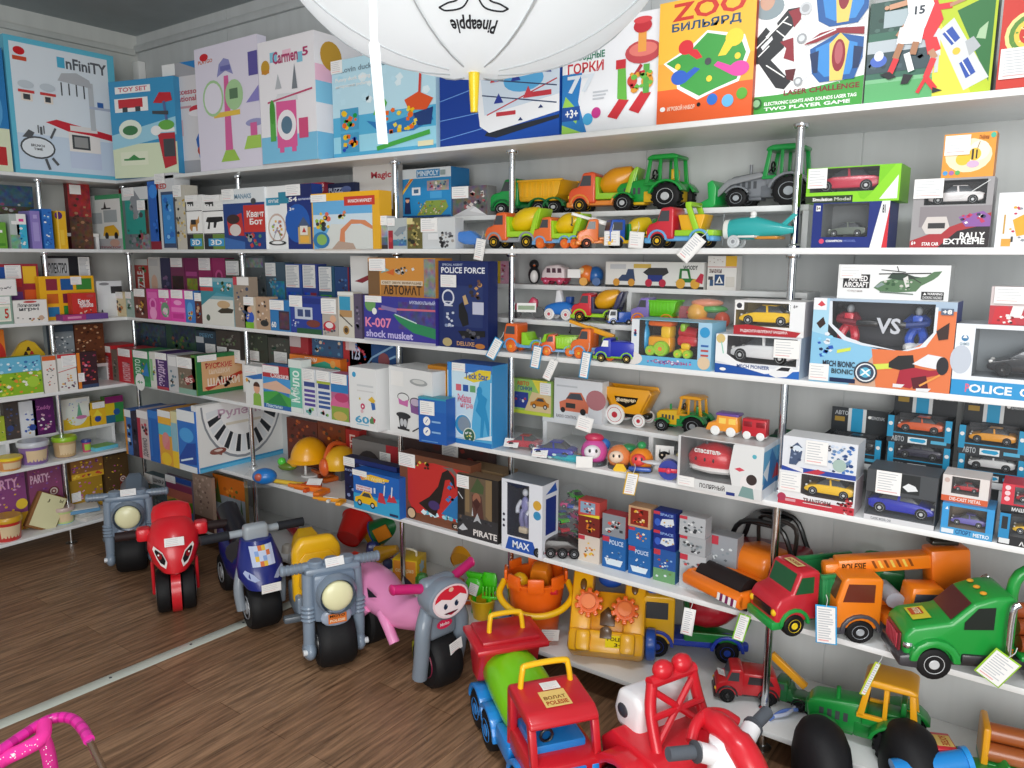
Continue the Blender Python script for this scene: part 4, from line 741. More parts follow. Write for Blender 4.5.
row('doll_toy_box', [
 (135, 149, 259, 'b83a34', 'red PUZZLE spine box on the back step, far left', 'V .2 .1 .7 .7 w PUZZLE; z .1 .3 .9 .9 8 .12 d8c8b0,5a8a5a; r 0 .85 1 1 c8ccc8'),
 (149, 160, 257, 'd4d2ce', 'pale slim box with a tiny peach picture on the back step', 'e .5 .4 .3 .2 e0b8a0; r .1 .8 .9 .95 c4c4c4'),
 (161, 171, 258, '3a3a58', 'dark blue slim box on the back step left of the magenta boxes', 'z .1 .1 .9 .6 8 .2 5a5a80,8a6a90'),
 (171, 185, 258, '7a3a5a', 'dark magenta doll box on the back step, left one', 'r .1 0 .9 .6 3a2a2a~; '+G.replace('.74', '.8')),
 (185, 199, 258, '7a2a58', 'dark magenta doll box on the back step with green dress', 'r .15 0 .9 .55 8a9a3a~; r .1 .6 .9 .7 b04a8a'),
 (199, 213, 258, '9a2a62', 'magenta doll box with white tag on the back step', 'o .5 .4 .3 c84a8a; '+G),
 (213, 226, 258, 'a03068', 'magenta doll box with swirl on the back step', 'o .5 .62 .3 d05a98; o .5 .62 .18 8a2a5a; r .1 0 .9 .4 5a6a3a~'),
 (226, 241, 259, '4a5048', 'grey green doll box right of the magenta boxes', 'r .1 0 .9 .6 6a7a48~; g .08 .66 .96 .96')], 'R', ZK[3]+.08, .205, .06, 'doll boxes on the back step')
row('puzzle_box', [
 (246, 266, 256, '5a6266', 'dark grey box right of the second shelf post, back step', 'r .05 .78 .9 .96 8a9296~; z 0 0 1 .7 16 .08 4a5a5a,7a8284,3a3a3c'),
 (266, 286, 262, '4a6070', 'grey blue box with white tag on the back step', 'r .3 .1 .95 .6 3a8ab0~; z .1 .1 .9 .7 12 .08 6ab0d0,8a949a; g .02 .7 .55 .98'),
 (286, 302, 264, '3a5aa8', 'blue box with hanging white tag on the back step, left', 'r .1 0 .9 .4 2a5ab8~; g .05 .5 .9 .98'),
 (303, 318, 264, '3a4a98', 'blue box with hanging white tag on the back step, right', 'r .1 0 .5 .4 2a5ac8~; r .5 0 .9 .4 8a2a4a~; g .05 .5 .9 .98'),
 (319, 335, 266, '2f5a78', 'blue box with a green square on the back step', 'r .1 .0 .8 .38 3a9a2a; g .05 .46 .85 .98'),
 (335, 350, 267, '2a4a80', 'dark blue box with red edge on the back step', 'z .1 .1 .9 .8 14 .12 3a6ab0,6a8ab8,3a2a50; r .9 0 1 1 8a2030')], 'R', ZK[3]+.08, .205, .06, 'puzzles on the back step')
row('puzzle_box', [
 (201, 234, 278, '8ab0b8', 'puzzle box with tropical beach and white sand', 'r 0 .62 1 .92 4a98ac; r 0 0 1 .55 dcdcd4; p 3a8a9a 0 .4 .5 .7 1 .62 1 .8 0 .8; p 3a3428 .5 .3 .7 .4 1 .36 .95 .28 .6 .26; e .7 .45 .2 .08 c8a880; z .5 .7 1 .95 12 .05 4a6a3a,d8d0c8; o .2 .15 .06 4a5a4a; g .0 .82 .4 1; r .0 .72 .4 .8 c03a3a'),
 (234, 250, 277, '9a8a7a', 'puzzle box with red logo and long white label', 'z 0 0 1 .8 26 .1 c8a890,5a4a4a,d8c8b8,3a4a6a; r 0 .84 1 1 e8e4e0; r 0 .84 .25 1 c04050'),
 (244, 256, 297, 'c8b8a0', 'small white topped child puzzle box in blue and green', 'e .5 .35 .35 .2 2f5ac0; r .1 0 .8 .2 7ab82a; e .5 .6 .2 .1 e0b090; g .05 .74 .9 1'),
 (256, 270, 297, 'b89a80', 'small tan animal puzzle box', 'z .0 .1 1 .9 18 .12 d8b898,3a2a28,e8e0d8; e .6 .2 .3 .1 2a2a2c'),
 (270, 290, 300, '2f7ab8', 'small blue box with a dark phone window', 'r .45 .05 .98 .65 3a2a3a; r .5 .1 .95 .6 5a3a4a~; t .05 .1 .3 .3 w 60; g .02 .68 .75 .99'),
 (290, 322, 296, '2a3f98', 'dark blue box with police truck and peaked cap', 'r .15 .38 .72 .7 c8d0e0; r .24 .45 .42 .64 3a4a7a; r .48 .45 .66 .64 3a4a7a; e .74 .28 .22 .1 7a3a34; r .2 .0 1 .14 2a5a3a; r .4 .8 1 .95 1f2f80; z .0 .1 .3 .4 6 .04 e8e8f0,8aa0d0; g .0 .7 .42 1'),
 (322, 338, 298, 'b8b0a8', 'small box with a red racing car and price tag', 'e .45 .25 .4 .14 c03040; e .45 .28 .25 .08 e8e0e0; e .7 .45 .2 .1 e0b090; g .0 .58 .95 .98; z 0 0 1 .2 6 .1 3a3a5a,8a8a8a'),
 (338, 354, 292, 'd4d0c4', 'tall narrow box with desert road and blue sky', 'r .1 .6 .8 .9 3a9ac0; r .1 .45 .9 .6 b89060; l .05 3a3028 .1 .5 .9 .25; o .5 .16 .2 b08a50; o .5 .16 .12 4a3a2a; r 0 .93 1 1 e8e8e4'),
 (354, 362, 294, '5a5068', 'dark slim box beside the toy sword box', 'z .1 .1 .9 .9 10 .25 8a8098,3a3a48')], 'R', 3, 0, .05, 'puzzles in the front row of the fourth shelf')
bx('gun_toy_box', 'white box with red and black toy guns pictured', B, 'R', 3, 351, 371, 256, .13, .05, 'p 8a2a34 .2 .68 .9 .76 .9 .7 .6 .66; p 2a2a2e .1 .46 .7 .52 .95 .46 .6 .4 .2 .4; r .1 .06 .9 .24 b8bcc0; r 0 0 1 .05 a02a30', 'e6e6e4')
bx('toy_sword_box', 'purple blue toy sword box with pink lettering', B, 'R', 3, 363, 437, 297, -.01, .12, 'r 0 .5 .5 1 3a3a98; r .5 .3 1 .9 4a4a8a~; p 2f8a5a .42 .62 .7 .46 1 .36 1 .14 .7 .24 .5 .46; l .012 c8e0d8 .45 .62 .75 .45; l .02 d06a80 .22 .72 1 .74; l .04 8a7ab0 .26 .76 .48 .7; t .02 .3 .4 .52 e88ab0 K-007; t .03 .08 .7 .24 c8c0f0 shock musket; t .66 .86 1 .95 c8d0f0 МУЗЫКАЛЬНЫЙ; o .1 .82 .08 6aa060; o .16 .66 .035 w; r 0 0 1 .05 b8b8c8; g .03 .86 .27 1', '3f3a9a')
bx('toy_rifle_box', 'orange brown toy rifle box lettered АВТОМАТ on the sword box', B, 'R', TOP[0], 367, 437, 258, .0, .1, 'r 0 .02 .18 .9 7a5a3a; r .2 .02 .84 .36 b07838; t .24 .05 .8 .3 3a2414 АВТОМАТ; r .2 .3 .82 .42 d8c8b0; t .22 .32 .8 .39 7a5a3a СВЕТ ЗВУК ВИБРАЦИЯ; p d0642a .28 .62 .4 .72 .4 .55; z .4 .55 .72 .8 14 .03 3a3a3c,d8d8d4,b8b4b0; p 8ab0b0 .2 .6 .26 .75 .34 .68; r .84 .02 1 .98 8a8a88~; g .03 .66 .28 .98', 'd08f40')
bx('police_set_box', 'navy police play set box with handcuffs pictured', B, 'R', 3, 438, 489, 261, .0, .06, 't .06 .86 .94 .93 e8ecf4 POLICE FORCE; t .08 .945 .5 .97 a8b4d0 SPECIAL AGENT; r .1 .25 .9 .72 2a3a70; o .2 .58 .13 d8dce8; o .2 .58 .1 2a3a70; t .12 .48 .3 .54 d8dce8 EZ; p 1c1c20 .42 .5 .5 .54 .6 .4 .62 .28 .5 .25 .42 .36; z .6 .55 .9 .8 12 .05 3a3030,c89a60,6a4a40; r .7 .4 .92 .54 c8cce0; p c8a878 .5 .6 .56 .62 .62 .52 .54 .5; p 1c1c20 .4 .2 .95 .22 .95 .15 .5 .12; z .45 .1 .95 .24 8 .05 2a2a30,5a5a64; e .18 .06 .1 .05 b8a878; t .38 .03 .74 .08 c89a70 DELUXE; e .85 .04 .1 .03 c07a3a; z .1 .2 .35 .45 10 .04 c8d0e0,8a9ac0; g .06 .7 .38 .84', '1d2c66')
bx('mini_toy_box', 'small yellow and pink box at the left end of the upper step shelf', B, 'R', ZK[3]+R3b, 496, 507, 261, .26, .05, 'r 0 0 .4 1 e8c83a; z .4 .1 1 .9 12 .14 d06a9a,e8e0e8,c03a4a', 'e0a8c0')
bx('wooden_toy_box', 'white boxed set of wooden tractors with yellow and red wheels', B, 'R', ZK[3]+R3b, 604, 706, 262, .25, .05, 'r 0 .0 1 .1 3a3a38; r .3 .76 .48 .92 d8b85a; t .8 .72 .94 .88 3a3a3a WOODY; r .05 .72 .22 .9 c8ccd0; p 3a4a6a .12 .25 .18 .5 .22 .5 .24 .72 .3 .72 .32 .25; o .12 .2 .036 d89a3a; o .28 .2 .036 d89a3a; p 3a3a3c .4 .6 .46 .78 .64 .78 .66 .6 .6 .45 .46 .45; r .45 .25 .6 .5 2a3a80; o .46 .2 .036 c03048; o .6 .2 .036 c03048; p 2f7a3a .72 .25 .76 .3 .77 .76 .86 .76 .88 .4 .93 .38 .94 .25; p e8e8e4 .79 .4 .79 .68 .84 .68 .86 .4; o .78 .2 .045 e0a840; o .92 .2 .045 e0a840; p c03048 .92 .3 .97 .6 1 .55 .99 .2', 'e6e6e2')
bx('road_sign_box', 'white card box with a blue pedestrian crossing sign', B, 'R', ZK[3]+R3b, 707, 737, 256, .25, .05, 'r .62 .7 1 1 e0b23a; l .02 c05050 .0 .68 1 .68; r .26 .14 .6 .46 2a4a78; p w .3 .2 .43 .42 .56 .2; p 2a2a30 .38 .22 .43 .36 .48 .22; r .04 .3 .2 .4 4a4a50; r .1 .12 .22 .3 3a5a80; t .06 .5 .5 .62 8a7a7a знаки; r .65 .1 .95 .4 d8d4cc; z .05 .78 .55 .95 6 .03 c8b8a8,a89a90', 'e8e6e2')
# vehicles packed in window boxes: a toy part moulded for each
def train_toy(o, x, y, z, w, h, d):
    def piece(nm, mb): q = ob(nm, mb, 'plastic', o, (x, y, z)); return q
    b = MB().box((-.42*w, -.12*w, .1*h), (-.02*w, .12*w, .55*h), 'yo', .01).box((-.2*w, -.13*w, .5*h), (-.02*w, .13*w, .85*h), 'y', .01).box((-.42*w, -.14*w, .82*h), (.0*w, .14*w, .98*h), 'o', .012)
    t = piece('toy_engine', b)
    for i, (xx, r) in enumerate(((-.34*w, .15*h), (-.16*w, .22*h))): wheel(t, xx, -.13*w, r, r, .03, 'lg', 'og')
    t = piece('toy_mixer_truck', MB().box((.06*w, -.1*w, .3*h), (.42*w, .1*w, .62*h), 'c82c34', .015).cyl((.1*w, 0, .72*h), (.4*w, 0, .66*h), .16*h, 'red2').box((.12*w, -.12*w, .7*h), (.22*w, .12*w, .95*h), 'lg', .01))
    t = piece('toy_car', MB().box((.1*w, -.17*w, .08*h), (.34*w, -.06*w, .26*h), 'y', .012).box((.16*w, -.16*w, .24*h), (.32*w, -.07*w, .42*h), 'y', .01))
    for xx in (.14*w, .3*w): wheel(t, xx, -.16*w, .12*h, .12*h, .025, 'lg', 'y')
    piece('toy_figure', MB().ell((-.52*w, 0, .45*h), (.08*w, .08*w, .42*h), 'c').ell((-.52*w, 0, .9*h), (.06*w, .06*w, .1*h), 'c'))
bx('train_set_box', 'blue window box with yellow train and lime wheels', B, 'R', 3, 630, 713, 321, .0, .12, 'w .1 .2 .84 .99 3a3430; r 0 0 1 .22 6ab8e0; r 0 .2 .1 1 e4eaf0; r .84 .2 1 1 a8d0e8; z .02 .55 .08 .95 5 .03 c05060,4a9ad0,6a4a8a; e .03 .14 .12 .14 e8e4e0; t .3 .05 .72 .16 b05a90 Сюрпризы; z .2 .04 .78 .18 20 .018 d06a9a,4a7ac0,6a4aa0,e8e8f4; o .92 .8 .06 3a9ad0; o .92 .16 .075 e0c8a8; r .88 .3 .97 .34 c0504a; r .88 .4 .97 .44 c0504a; r .88 .5 .97 .54 3a6ab0', '9ad0ea', toy=train_toy)
bx('car_window_box', 'blue and white window box with silver white sports car', B, 'R', 3, 714, 802, 336, .0, .13, 'w .14 .3 .96 .97 3a3638; r 0 0 1 .2 2a6ac0; p f0f2f4 0 .3 0 .98 .14 .98 .14 .5 .26 .34 .4 .26 .7 .2 .98 .24 .98 .34 1 .34 1 .2 .76 .12 .6 .06 .4 .08 .1 .28; p 1f54a8 0 0 0 .24 .3 .2 .7 .02 .7 0; t .27 .17 .66 .26 2a4a8a MECH PIONEER; p eceef0 .66 .06 .7 .2 .78 .3 .92 .3 .94 .2 .86 .04 .74 .0; p 2a2a30 .74 .18 .8 .27 .9 .27 .88 .18; o .06 .88 .055 d8c080; e .1 .1 .04 .04 w; l .012 8ad0b8 .07 .8 .1 .5; g .7 .5 .99 .95', 'dfe3e8', sidecol='c8dff0', toy=tcar(1.0, 'e4e6e8', 170))
zt = TOP[0]
bx('car_window_box', 'white window box with yellow sports car stacked on the mech car box', B, 'R', zt, 733, 806, 301, .02, .12, 'w .02 .26 .8 .94 8a7a48; p b02c34 0 .0 .0 .26 .2 .3 .96 .14 .9 .0; t .1 .06 .78 .16 e8d8d8 РАДИОУПРАВЛЯЕМАЯ МАШИНА; r .8 .18 1 1 eceef0; t .84 .82 .9 .92 3a3a40 6+; r .02 .72 .14 .95 w; o .07 .84 .04 3a3a40; l .02 e8e8e8 0 .96 .8 .96', 'e8e6e4', toy=tcar(.98, 'f2c414', 180))
def robots_toy(o, x, y, z, w, h, d):
    for s, c1, c2 in ((-1, 'c8283c', '7a1c2c'), (1, '2450b8', '16347a')):
        cx = x+s*w*.33
        b = MB().box((-.05*w, -.02, .42*h), (.05*w, .02, .74*h), c1, .006).ell((.0, 0, .82*h), (.035*w, .022, .1*h), 'sil', None, 12, 6)
        for q in (-1, 1):
            b.tube([(q*.03*w, 0, .44*h), (q*.07*w, -.01, .24*h), (q*.05*w, 0, .02*h)], .012, c1, 8, 3); b.ell((q*.05*w, -.01, .05*h), (.02, .03, .014), 'w', None, 10, 5)
            b.tube([(q*.05*w, 0, .7*h), (q*.1*w, -.02, .58*h), (-s*.12*w, -.03, .52*h)], .009, c2, 8, 3)
        b.box((-s*.2*w-.03, -.04, .46*h), (-s*.2*w+.03, -.01, .6*h), 'k', .006)
        b.ell((s*.1*w, .01, .62*h), (.05*w, .02, .26*h), 'k', None, 10, 6)
        ob('toy_robot', b, 'plastic', o, (cx, y, z))
bx('robot_battle_box', 'large battle robot box with red and blue robots and VS in the window', B, 'R', 3, 809, 957, 300, .0, .12, 'w .12 .44 .86 .97 3a3a40; r 0 0 1 .44 cfa890; r 0 .4 .12 1 a8d4ea; p 8ac4e4 0 0 .3 0 .5 .44 0 .6; p e07a4a .5 0 1 0 1 .9 .86 .9 .86 .6 .7 .44 .45 .44; p dde4ec .1 .97 .12 .97 .12 .7 .24 .52 .38 .47 .6 .44 .62 .44 .38 .5 .26 .56 .15 .7 .14 .97; p dde4ec .62 .44 .66 .44 .78 .5 .86 .66 .86 .94 .88 .94 .88 .66 .82 .5 .7 .44; r .0 .86 .1 1 eceef2; p d04a54 .03 .92 .06 .97 .09 .92 .06 .9; p 3a2a28 .03 .7 .08 .78 .1 .7 .06 .64; z .02 .3 .18 .62 16 .025 2a5ab8,1a2a50,8ad0f0,e0e8f0; p d4e25a .2 .4 .3 .44 .3 .4 .2 .36; p d4e25a .46 .26 .64 .3 .64 .24 .48 .2; '
 'p 2a2a2c .58 .3 .64 .38 .74 .4 .76 .26 .66 .22 .58 .24; p a8283c .66 .22 .76 .26 .86 .24 .94 .26 .92 .2 .8 .14 .74 .02 .64 .04; p e4e6ea .74 .3 .84 .42 .94 .4 .9 .26 .8 .28; e .94 .3 .04 .1 2a2a30; p 5a1c28 .74 .14 .84 .18 .86 .04 .76 .02; p e4e4e8 .62 .06 .7 .06 .68 .02 .62 .02; p e4e4e8 .78 .03 .88 .04 .86 .0 .78 .0; l .014 e8a050 .8 .06 .93 .2; p 3a2a28 .88 .68 .96 .78 .96 .6 .9 .58; '
 'o .42 .16 .085 3a3e48; o .42 .16 .072 e8ecf0; o .42 .16 .062 3a4a60; o .42 .16 .04 5ab0d0; t .38 .12 .46 .2 e8f4f8 X; t .1 .2 .34 .27 2a3040 MECH BIONIC; t .17 .12 .33 .18 3a4a50 BIONIC; r .16 .02 .35 .07 1a2a50; t .47 .62 .64 .8 c0c4cc VS; r .9 .86 .98 .93 5a6a80; t .91 .87 .97 .92 w +8; g .0 .02 .15 .22', 'a8bcd0', sidecol='2f3f88', topcol='c8ccd0', toy=robots_toy)
zt = TOP[0]
bx('helicopter_kit_box', 'white box with green military helicopter picture', B, 'R', zt, 836, 952, 265, .02, .1, 'r .05 .32 .3 .72 2a2a2c; t .1 .52 .28 .68 f0f0f0 ARMED; t .06 .34 .29 .5 f0f0f0 AIRCRAFT; p 5a7a5a .34 .34 .4 .52 .5 .6 .64 .62 .8 .68 .86 .82 .93 .84 .9 .7 .86 .6 .76 .42 .72 .26 .56 .22 .4 .24; p 3a4a40 .46 .62 .5 .78 .6 .78 .7 .68 .76 .66 .6 .56; p 8a9a9a .35 .36 .41 .5 .44 .44 .38 .34; l .01 2a2a2a .38 .74 .62 .76; l .008 3a3a3a .4 .86 .62 .8; l .01 2a2a2a .62 .76 .84 .78; l .008 3a3a3a .6 .78 .76 .5; l .008 3a3a3a .56 .8 .54 .96; p d8d8d4 .6 .62 .64 .7 .66 .4 .63 .36; z .42 .26 .7 .6 20 .018 3a5a40,7a9a7a,a8b0a0,c8c8c0; l .01 5a6a60 .4 .22 .7 .18; r .77 .04 .96 .26 2a2a2c; t .82 .17 .95 .24 e8e8e8 WARNING; t .78 .06 .95 .14 c8c8c8 CHOKING HAZARD; p w .785 .17 .8 .24 .815 .17; t .1 .2 .24 .26 c0b8b8 серия; g .02 .6 .22 .98', 'e8eaea', sidecol='b8bcbc')
def bat_car(o, x, y, z, w, h, d): car(o, x+.1*w, y, z+.001, w*.92, '1c1c20', 180, 'k')
bx('police_car_box', 'big window box with black police car lettered POLICE', B, 'R', 3, 951, 1085, 326, .0, .14, 'w .16 .28 .95 .94 8a9298; r 0 0 1 .22 2a94d0; t .15 .05 .5 .17 w  OLICE; t .12 .05 .155 .17 d86a8a P; t .56 .05 .8 .17 w CAR; r 0 .22 .16 1 e6ecf2; o .08 .8 .03 3a7aa8; p w .06 .8 .08 .86 .1 .8; t .04 .7 .12 .74 8aa0b0 GAMES; e .06 .5 .09 .2 c0c8d4', 'e2e8ee', topcol='a8acb0', toy=bat_car)
zt = TOP[0]
bx('robot_toy_box', 'red and white robot box with price card on top of the police car box', B, 'R', zt, 989, 1050, 287, .02, .08, 'r 0 0 1 .5 b83a44; p c8303a .05 .0 .1 .45 .3 .5 .4 .3 .5 .0; p e4e4e2 .35 .2 .4 .5 .6 .5 .55 .2; p d8a040 .7 .3 .72 .5 .95 .5 .9 .3; z .1 .0 1 .3 12 .05 e8e4e0,8a1c24,3a2a2a; g .06 .56 .62 1', 'd0c4c4')
# ================================================================ third shelf
l2 = 'puzzles at the back of the left wall, third shelf'
bx('disc_game_box', 'orange box with a red disc at the left edge, third shelf', B, 'L', ZK[2]+.10, -12, 6, 330, .21, .04, 'r 0 0 1 1 e8802a; e .5 .4 .5 .35 c8322a', 'e07a2a', grp=l2)
bx('puzzle_box', 'grey zebra puzzle box behind the left shelf post', 'puzzle box', 'L', ZK[2]+.10, 47, 75, 325, .21, .04, 'r 0 0 1 .8 8a949a; z .0 .05 1 .8 46 .05 2f3a48,d0d4d6,5a6a78,e4e8ea; r 0 .84 1 1 3a4a5a; r 0 0 .16 1 2f3a44', '7f8a92', grp=l2)
bx('puzzle_box', 'brown coffee bean puzzle box on the left wall', 'puzzle box', 'L', ZK[2]+.10, 75, 105, 324, .21, .04, 'z .0 .0 1 1 70 .06 5a2f1c,9a5a34,c88a58,3a1c10,e0b890', '6a3a22', grp=l2)
fl = 'games along the front of the left wall, third shelf'
bx('farm_game_box', 'green and blue cartoon game box, widest on the left third shelf', 'board game box', 'L', 2, -8, 43, 357, .0, .05, 'r 0 .62 1 1 6ab8d8; z .0 .6 1 .95 24 .05 3a78b0,a8d8f0,2f5a98,e8f4f8; r 0 0 1 .6 8ab82a; z .0 .05 1 .62 50 .05 e8c030,6a9a1a,e08a3a,c8d84a,f0f0e0,4a7a1a; o .8 .35 .13 a8d040; r 0 0 1 .05 e8ece4', '8ab040', grp=fl)
bx('toy_box', 'white orange topped box with black drawings left of the shelf post', B, 'L', 2, 43, 57, 356, .0, .05, 'r .0 .88 1 1 d8642a; z .1 .1 .9 .85 16 .1 2a2a2e,c8b8a8,8a8a8e,d05a3a', 'e8e4de', grp=fl)
bx('puzzle_box', 'white and red banded puzzle box right of the left shelf post', 'puzzle box', 'L', 2, 58, 77, 354, .0, .05, 'l .04 c83a34 0 .52 1 .62; r 0 .9 1 1 c8343c; z .05 .02 .95 .48 22 .08 c05a3a,5a5a80,e0b050,7a3a4a; g .2 .64 1 .96', 'e6e6e2', grp=fl)
bx('puzzle_box', 'orange edged dark puzzle box with pink shapes beside the red spines', 'puzzle box', 'L', 2, 77, 98, 352, .0, .05, 'r 0 0 .16 1 e0842a; z .18 .1 1 .95 26 .09 c03a50,8a2a4a,3a2a30,e0604a,d88aa8; r .18 0 1 .1 3a4a6a; g .0 .2 .3 .44', '3a2028', grp=fl)
sp = 'game boxes standing spine out in the corner, third shelf'
row('board_game_box', [
 (97, 112, 345, 'c02a30', 'red game box with white spine lettering, leftmost in the corner', 'V .3 .06 .8 .7 e8c8c8 МОНОПОЛИЯ; g .15 .8 1 .98'),
 (112, 118, 350, '7a6a60', 'grey brown slim box between the two red game boxes', 'z .1 .1 .9 .8 12 .2 4a5a4a,a89a8a,3a3a3a'),
 (118, 133, 349, 'c8303a', 'red game box with white price sticker, second red spine', 'V .3 .06 .8 .6 e8b8c0 МОНОПОЛИЯ; g .1 .78 .9 1'),
 (133, 149, 351, '3f9a62', 'green game box marked 4+ on its spine', 'r 0 .12 1 .78 3a8a58; p 3a80c0 .5 .3 .9 .7 1 .3; z .5 .2 1 .7 6 .1 2a6ab0,d8b060; V .15 .3 .5 .75 d8f0e0 ЛОТО; o .4 .1 .3 w; t .22 .05 .58 .14 3a9a62 4+; g .1 .8 1 1'),
 (150, 156, 352, 'dcdcd4', 'white slim game box next to the green spine', 'r .1 .2 .5 .8 8ac08a; z .3 .3 1 .7 6 .2 3a6a9a,c8c060'),
 (156, 168, 353, '4a2a6a', 'purple game box with pale lettering on its spine', 'V .2 .1 .8 .8 d8c0e0 ЭРУДИТ; g .05 .82 1 1; r 0 0 1 .08 b03a4a'),
 (168, 178, 355, 'c4c4c6', 'grey white game box between the purple and brown spines', 'z .1 .1 .9 .6 12 .16 8a5a4a,5a7a8a,d8d0c8; r .1 .7 .9 .95 e4e4e4'),
 (178, 196, 357, '7a6a5a', 'brown game box with a red badge numbered 85', 'z .0 .05 1 .6 16 .1 8a7a68,5a6a5a,a8988a; p 8a2a2a .3 .4 .8 .55 .95 .38 .5 .24; t .4 .32 .82 .46 e8d0c8 85; r 0 0 1 .15 8ab0a0; g .0 .7 .85 .98')], 'R', 2, -.03, .16, sp, 'board game box')
sideways('draughts_game_box', 'large green box with wooden draughts board lettered ШАШКИ', 'board game box', 2, 197, 246, 380, 356, -.43, .045, 'r .1 .1 1 .9 d8a87a; z .12 .3 .95 .88 12 .06 f0d8c0,8a4a30,4a2418,e8c8a8; p d8b088 .3 .5 .5 .8 .9 .6 .7 .4; t .18 .64 .72 .78 c0403a РУССКИЕ; t .24 .5 .66 .62 e8d0b8 ШАШКИ; p b83a2c .14 .18 .9 .5 .94 .42 .2 .1; t .2 .2 .86 .4 f0e0d0 ШАШКИ; z .5 .12 .95 .36 8 .05 3a1c14,f0d8c0; g .02 .84 .4 .99', '2f7a44', sidecol='5a8a3a')
fr = 'baby and craft boxes on the third shelf'
bx('nappy_toy_box', 'white box with a toddler in green, blue flash', B, 'R', 2, 245, 263, 366, .0, .06, 'p 2f70b8 0 .7 1 .84 1 .7 .5 .66; h .66 .45 .42 8ab84a; p 3a3a40 .1 .66 .3 .6 .26 .54; o .12 .62 .07 e0a030; g .05 .8 .75 .99', 'e6e8e6', grp=fr)
bx('craft_kit_box', 'blue, red and green craft box with hills', B, 'R', 2, 263, 291, 366, .0, .06, 'r 0 .7 1 1 b8343c; r 0 .4 1 .72 4a9ad8; p e0b8a0 .0 .55 .5 .66 1 .5 1 .4 0 .44; p 4aa84a 0 .36 .5 .42 1 .3 1 .1 0 .1; p 2f8a4a .1 .12 .6 .4 .9 .1; r 0 0 1 .1 2a6ab0; t .3 .72 .95 .84 f0e0e0 Сказка; t .1 .02 .7 .1 d0e8f0 Пластилин; r .0 .82 .6 .99 e8dce0; g .05 .84 .62 .98', '3a80c0', grp=fr)
bx('craft_kit_box', 'orange and teal craft box standing behind the mint box', B, 'R', 2, 290, 342, 357, .1, .05, 'r 0 .86 1 1 e8802a; p 3a9a80 .3 .8 .7 .94 1 .84 1 .8; t .3 .9 .55 .98 f8e8d8 ЛЕПИМ; o .86 .9 .05 e0a050', 'd8742a', grp=fr)
bx('craft_kit_box', 'mint green and white slim craft box', B, 'R', 2, 289, 302, 360, .0, .06, 'r .0 .1 1 .85 6ac0a8; V .15 .2 .85 .8 e8f8f0 Мыло; z .1 .1 .9 .5 6 .16 e8f4f0,a8d8c8; r .1 .02 .9 .1 e8f0ec', 'dfe8e4', grp=fr)
pl = 'r .0 0 1 1 dfe4e8; r .1 .2 .95 .26 5a4a9a; r .1 .3 .95 .36 5a4a9a; r .1 .4 .95 .46 5a4a9a; r .1 .5 .95 .56 5a4a9a; r .1 .62 .95 .72 3a4a8a; z .1 .0 .9 .18 8 .14 6ab0a8,d88a8a,8ac060'
bx('craft_kit_box', 'white craft box with purple list bars, left one', B, 'R', 2, 303, 316, 369, .0, .06, pl+'; g .05 .74 .95 1', 'dfe4e8', grp=fr)
bx('craft_kit_box', 'white craft box with blue list bars and green stripe, right one', B, 'R', 2, 317, 331, 371, .0, .06, pl.replace('5a4a9a', '3a5a9a')+'; r 0 .72 1 .78 a8b840; g .05 .78 .95 1', 'dfe4e8', grp=fr)
bx('craft_kit_box', 'blue box with pink hill and green frog ground', B, 'R', 2, 331, 349, 374, .0, .06, 'r 0 .6 1 1 2f80c0; e .5 .3 .55 .25 d86a98; r 0 0 1 .3 8aa848; e .6 .5 .4 .1 c04070; e .5 .1 .4 .1 c8b060; g .05 .78 .95 1', 'b86a90', grp=fr)
bk = 'boxes on the back step of the third shelf'
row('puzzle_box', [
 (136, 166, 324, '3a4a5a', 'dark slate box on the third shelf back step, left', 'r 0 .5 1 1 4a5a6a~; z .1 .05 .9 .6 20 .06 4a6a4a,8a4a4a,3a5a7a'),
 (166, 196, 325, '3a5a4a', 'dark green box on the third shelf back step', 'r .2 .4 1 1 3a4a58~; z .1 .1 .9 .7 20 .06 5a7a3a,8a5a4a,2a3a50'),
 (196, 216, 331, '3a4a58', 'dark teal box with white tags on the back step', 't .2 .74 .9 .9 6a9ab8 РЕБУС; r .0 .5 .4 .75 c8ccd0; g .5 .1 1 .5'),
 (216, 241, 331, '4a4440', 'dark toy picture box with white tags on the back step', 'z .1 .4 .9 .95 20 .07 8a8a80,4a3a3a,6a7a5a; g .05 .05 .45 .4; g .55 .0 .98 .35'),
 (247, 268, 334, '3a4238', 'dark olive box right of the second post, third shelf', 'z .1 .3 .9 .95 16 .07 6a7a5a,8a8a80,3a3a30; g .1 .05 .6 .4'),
 (268, 290, 338, '4a4a44', 'dark grey box behind the orange craft box', 'z .1 .3 .9 .95 16 .07 7a7a70,3a5a4a; g .3 .1 .9 .5')], 'R', ZK[2]+.17, .205, .06, bk)
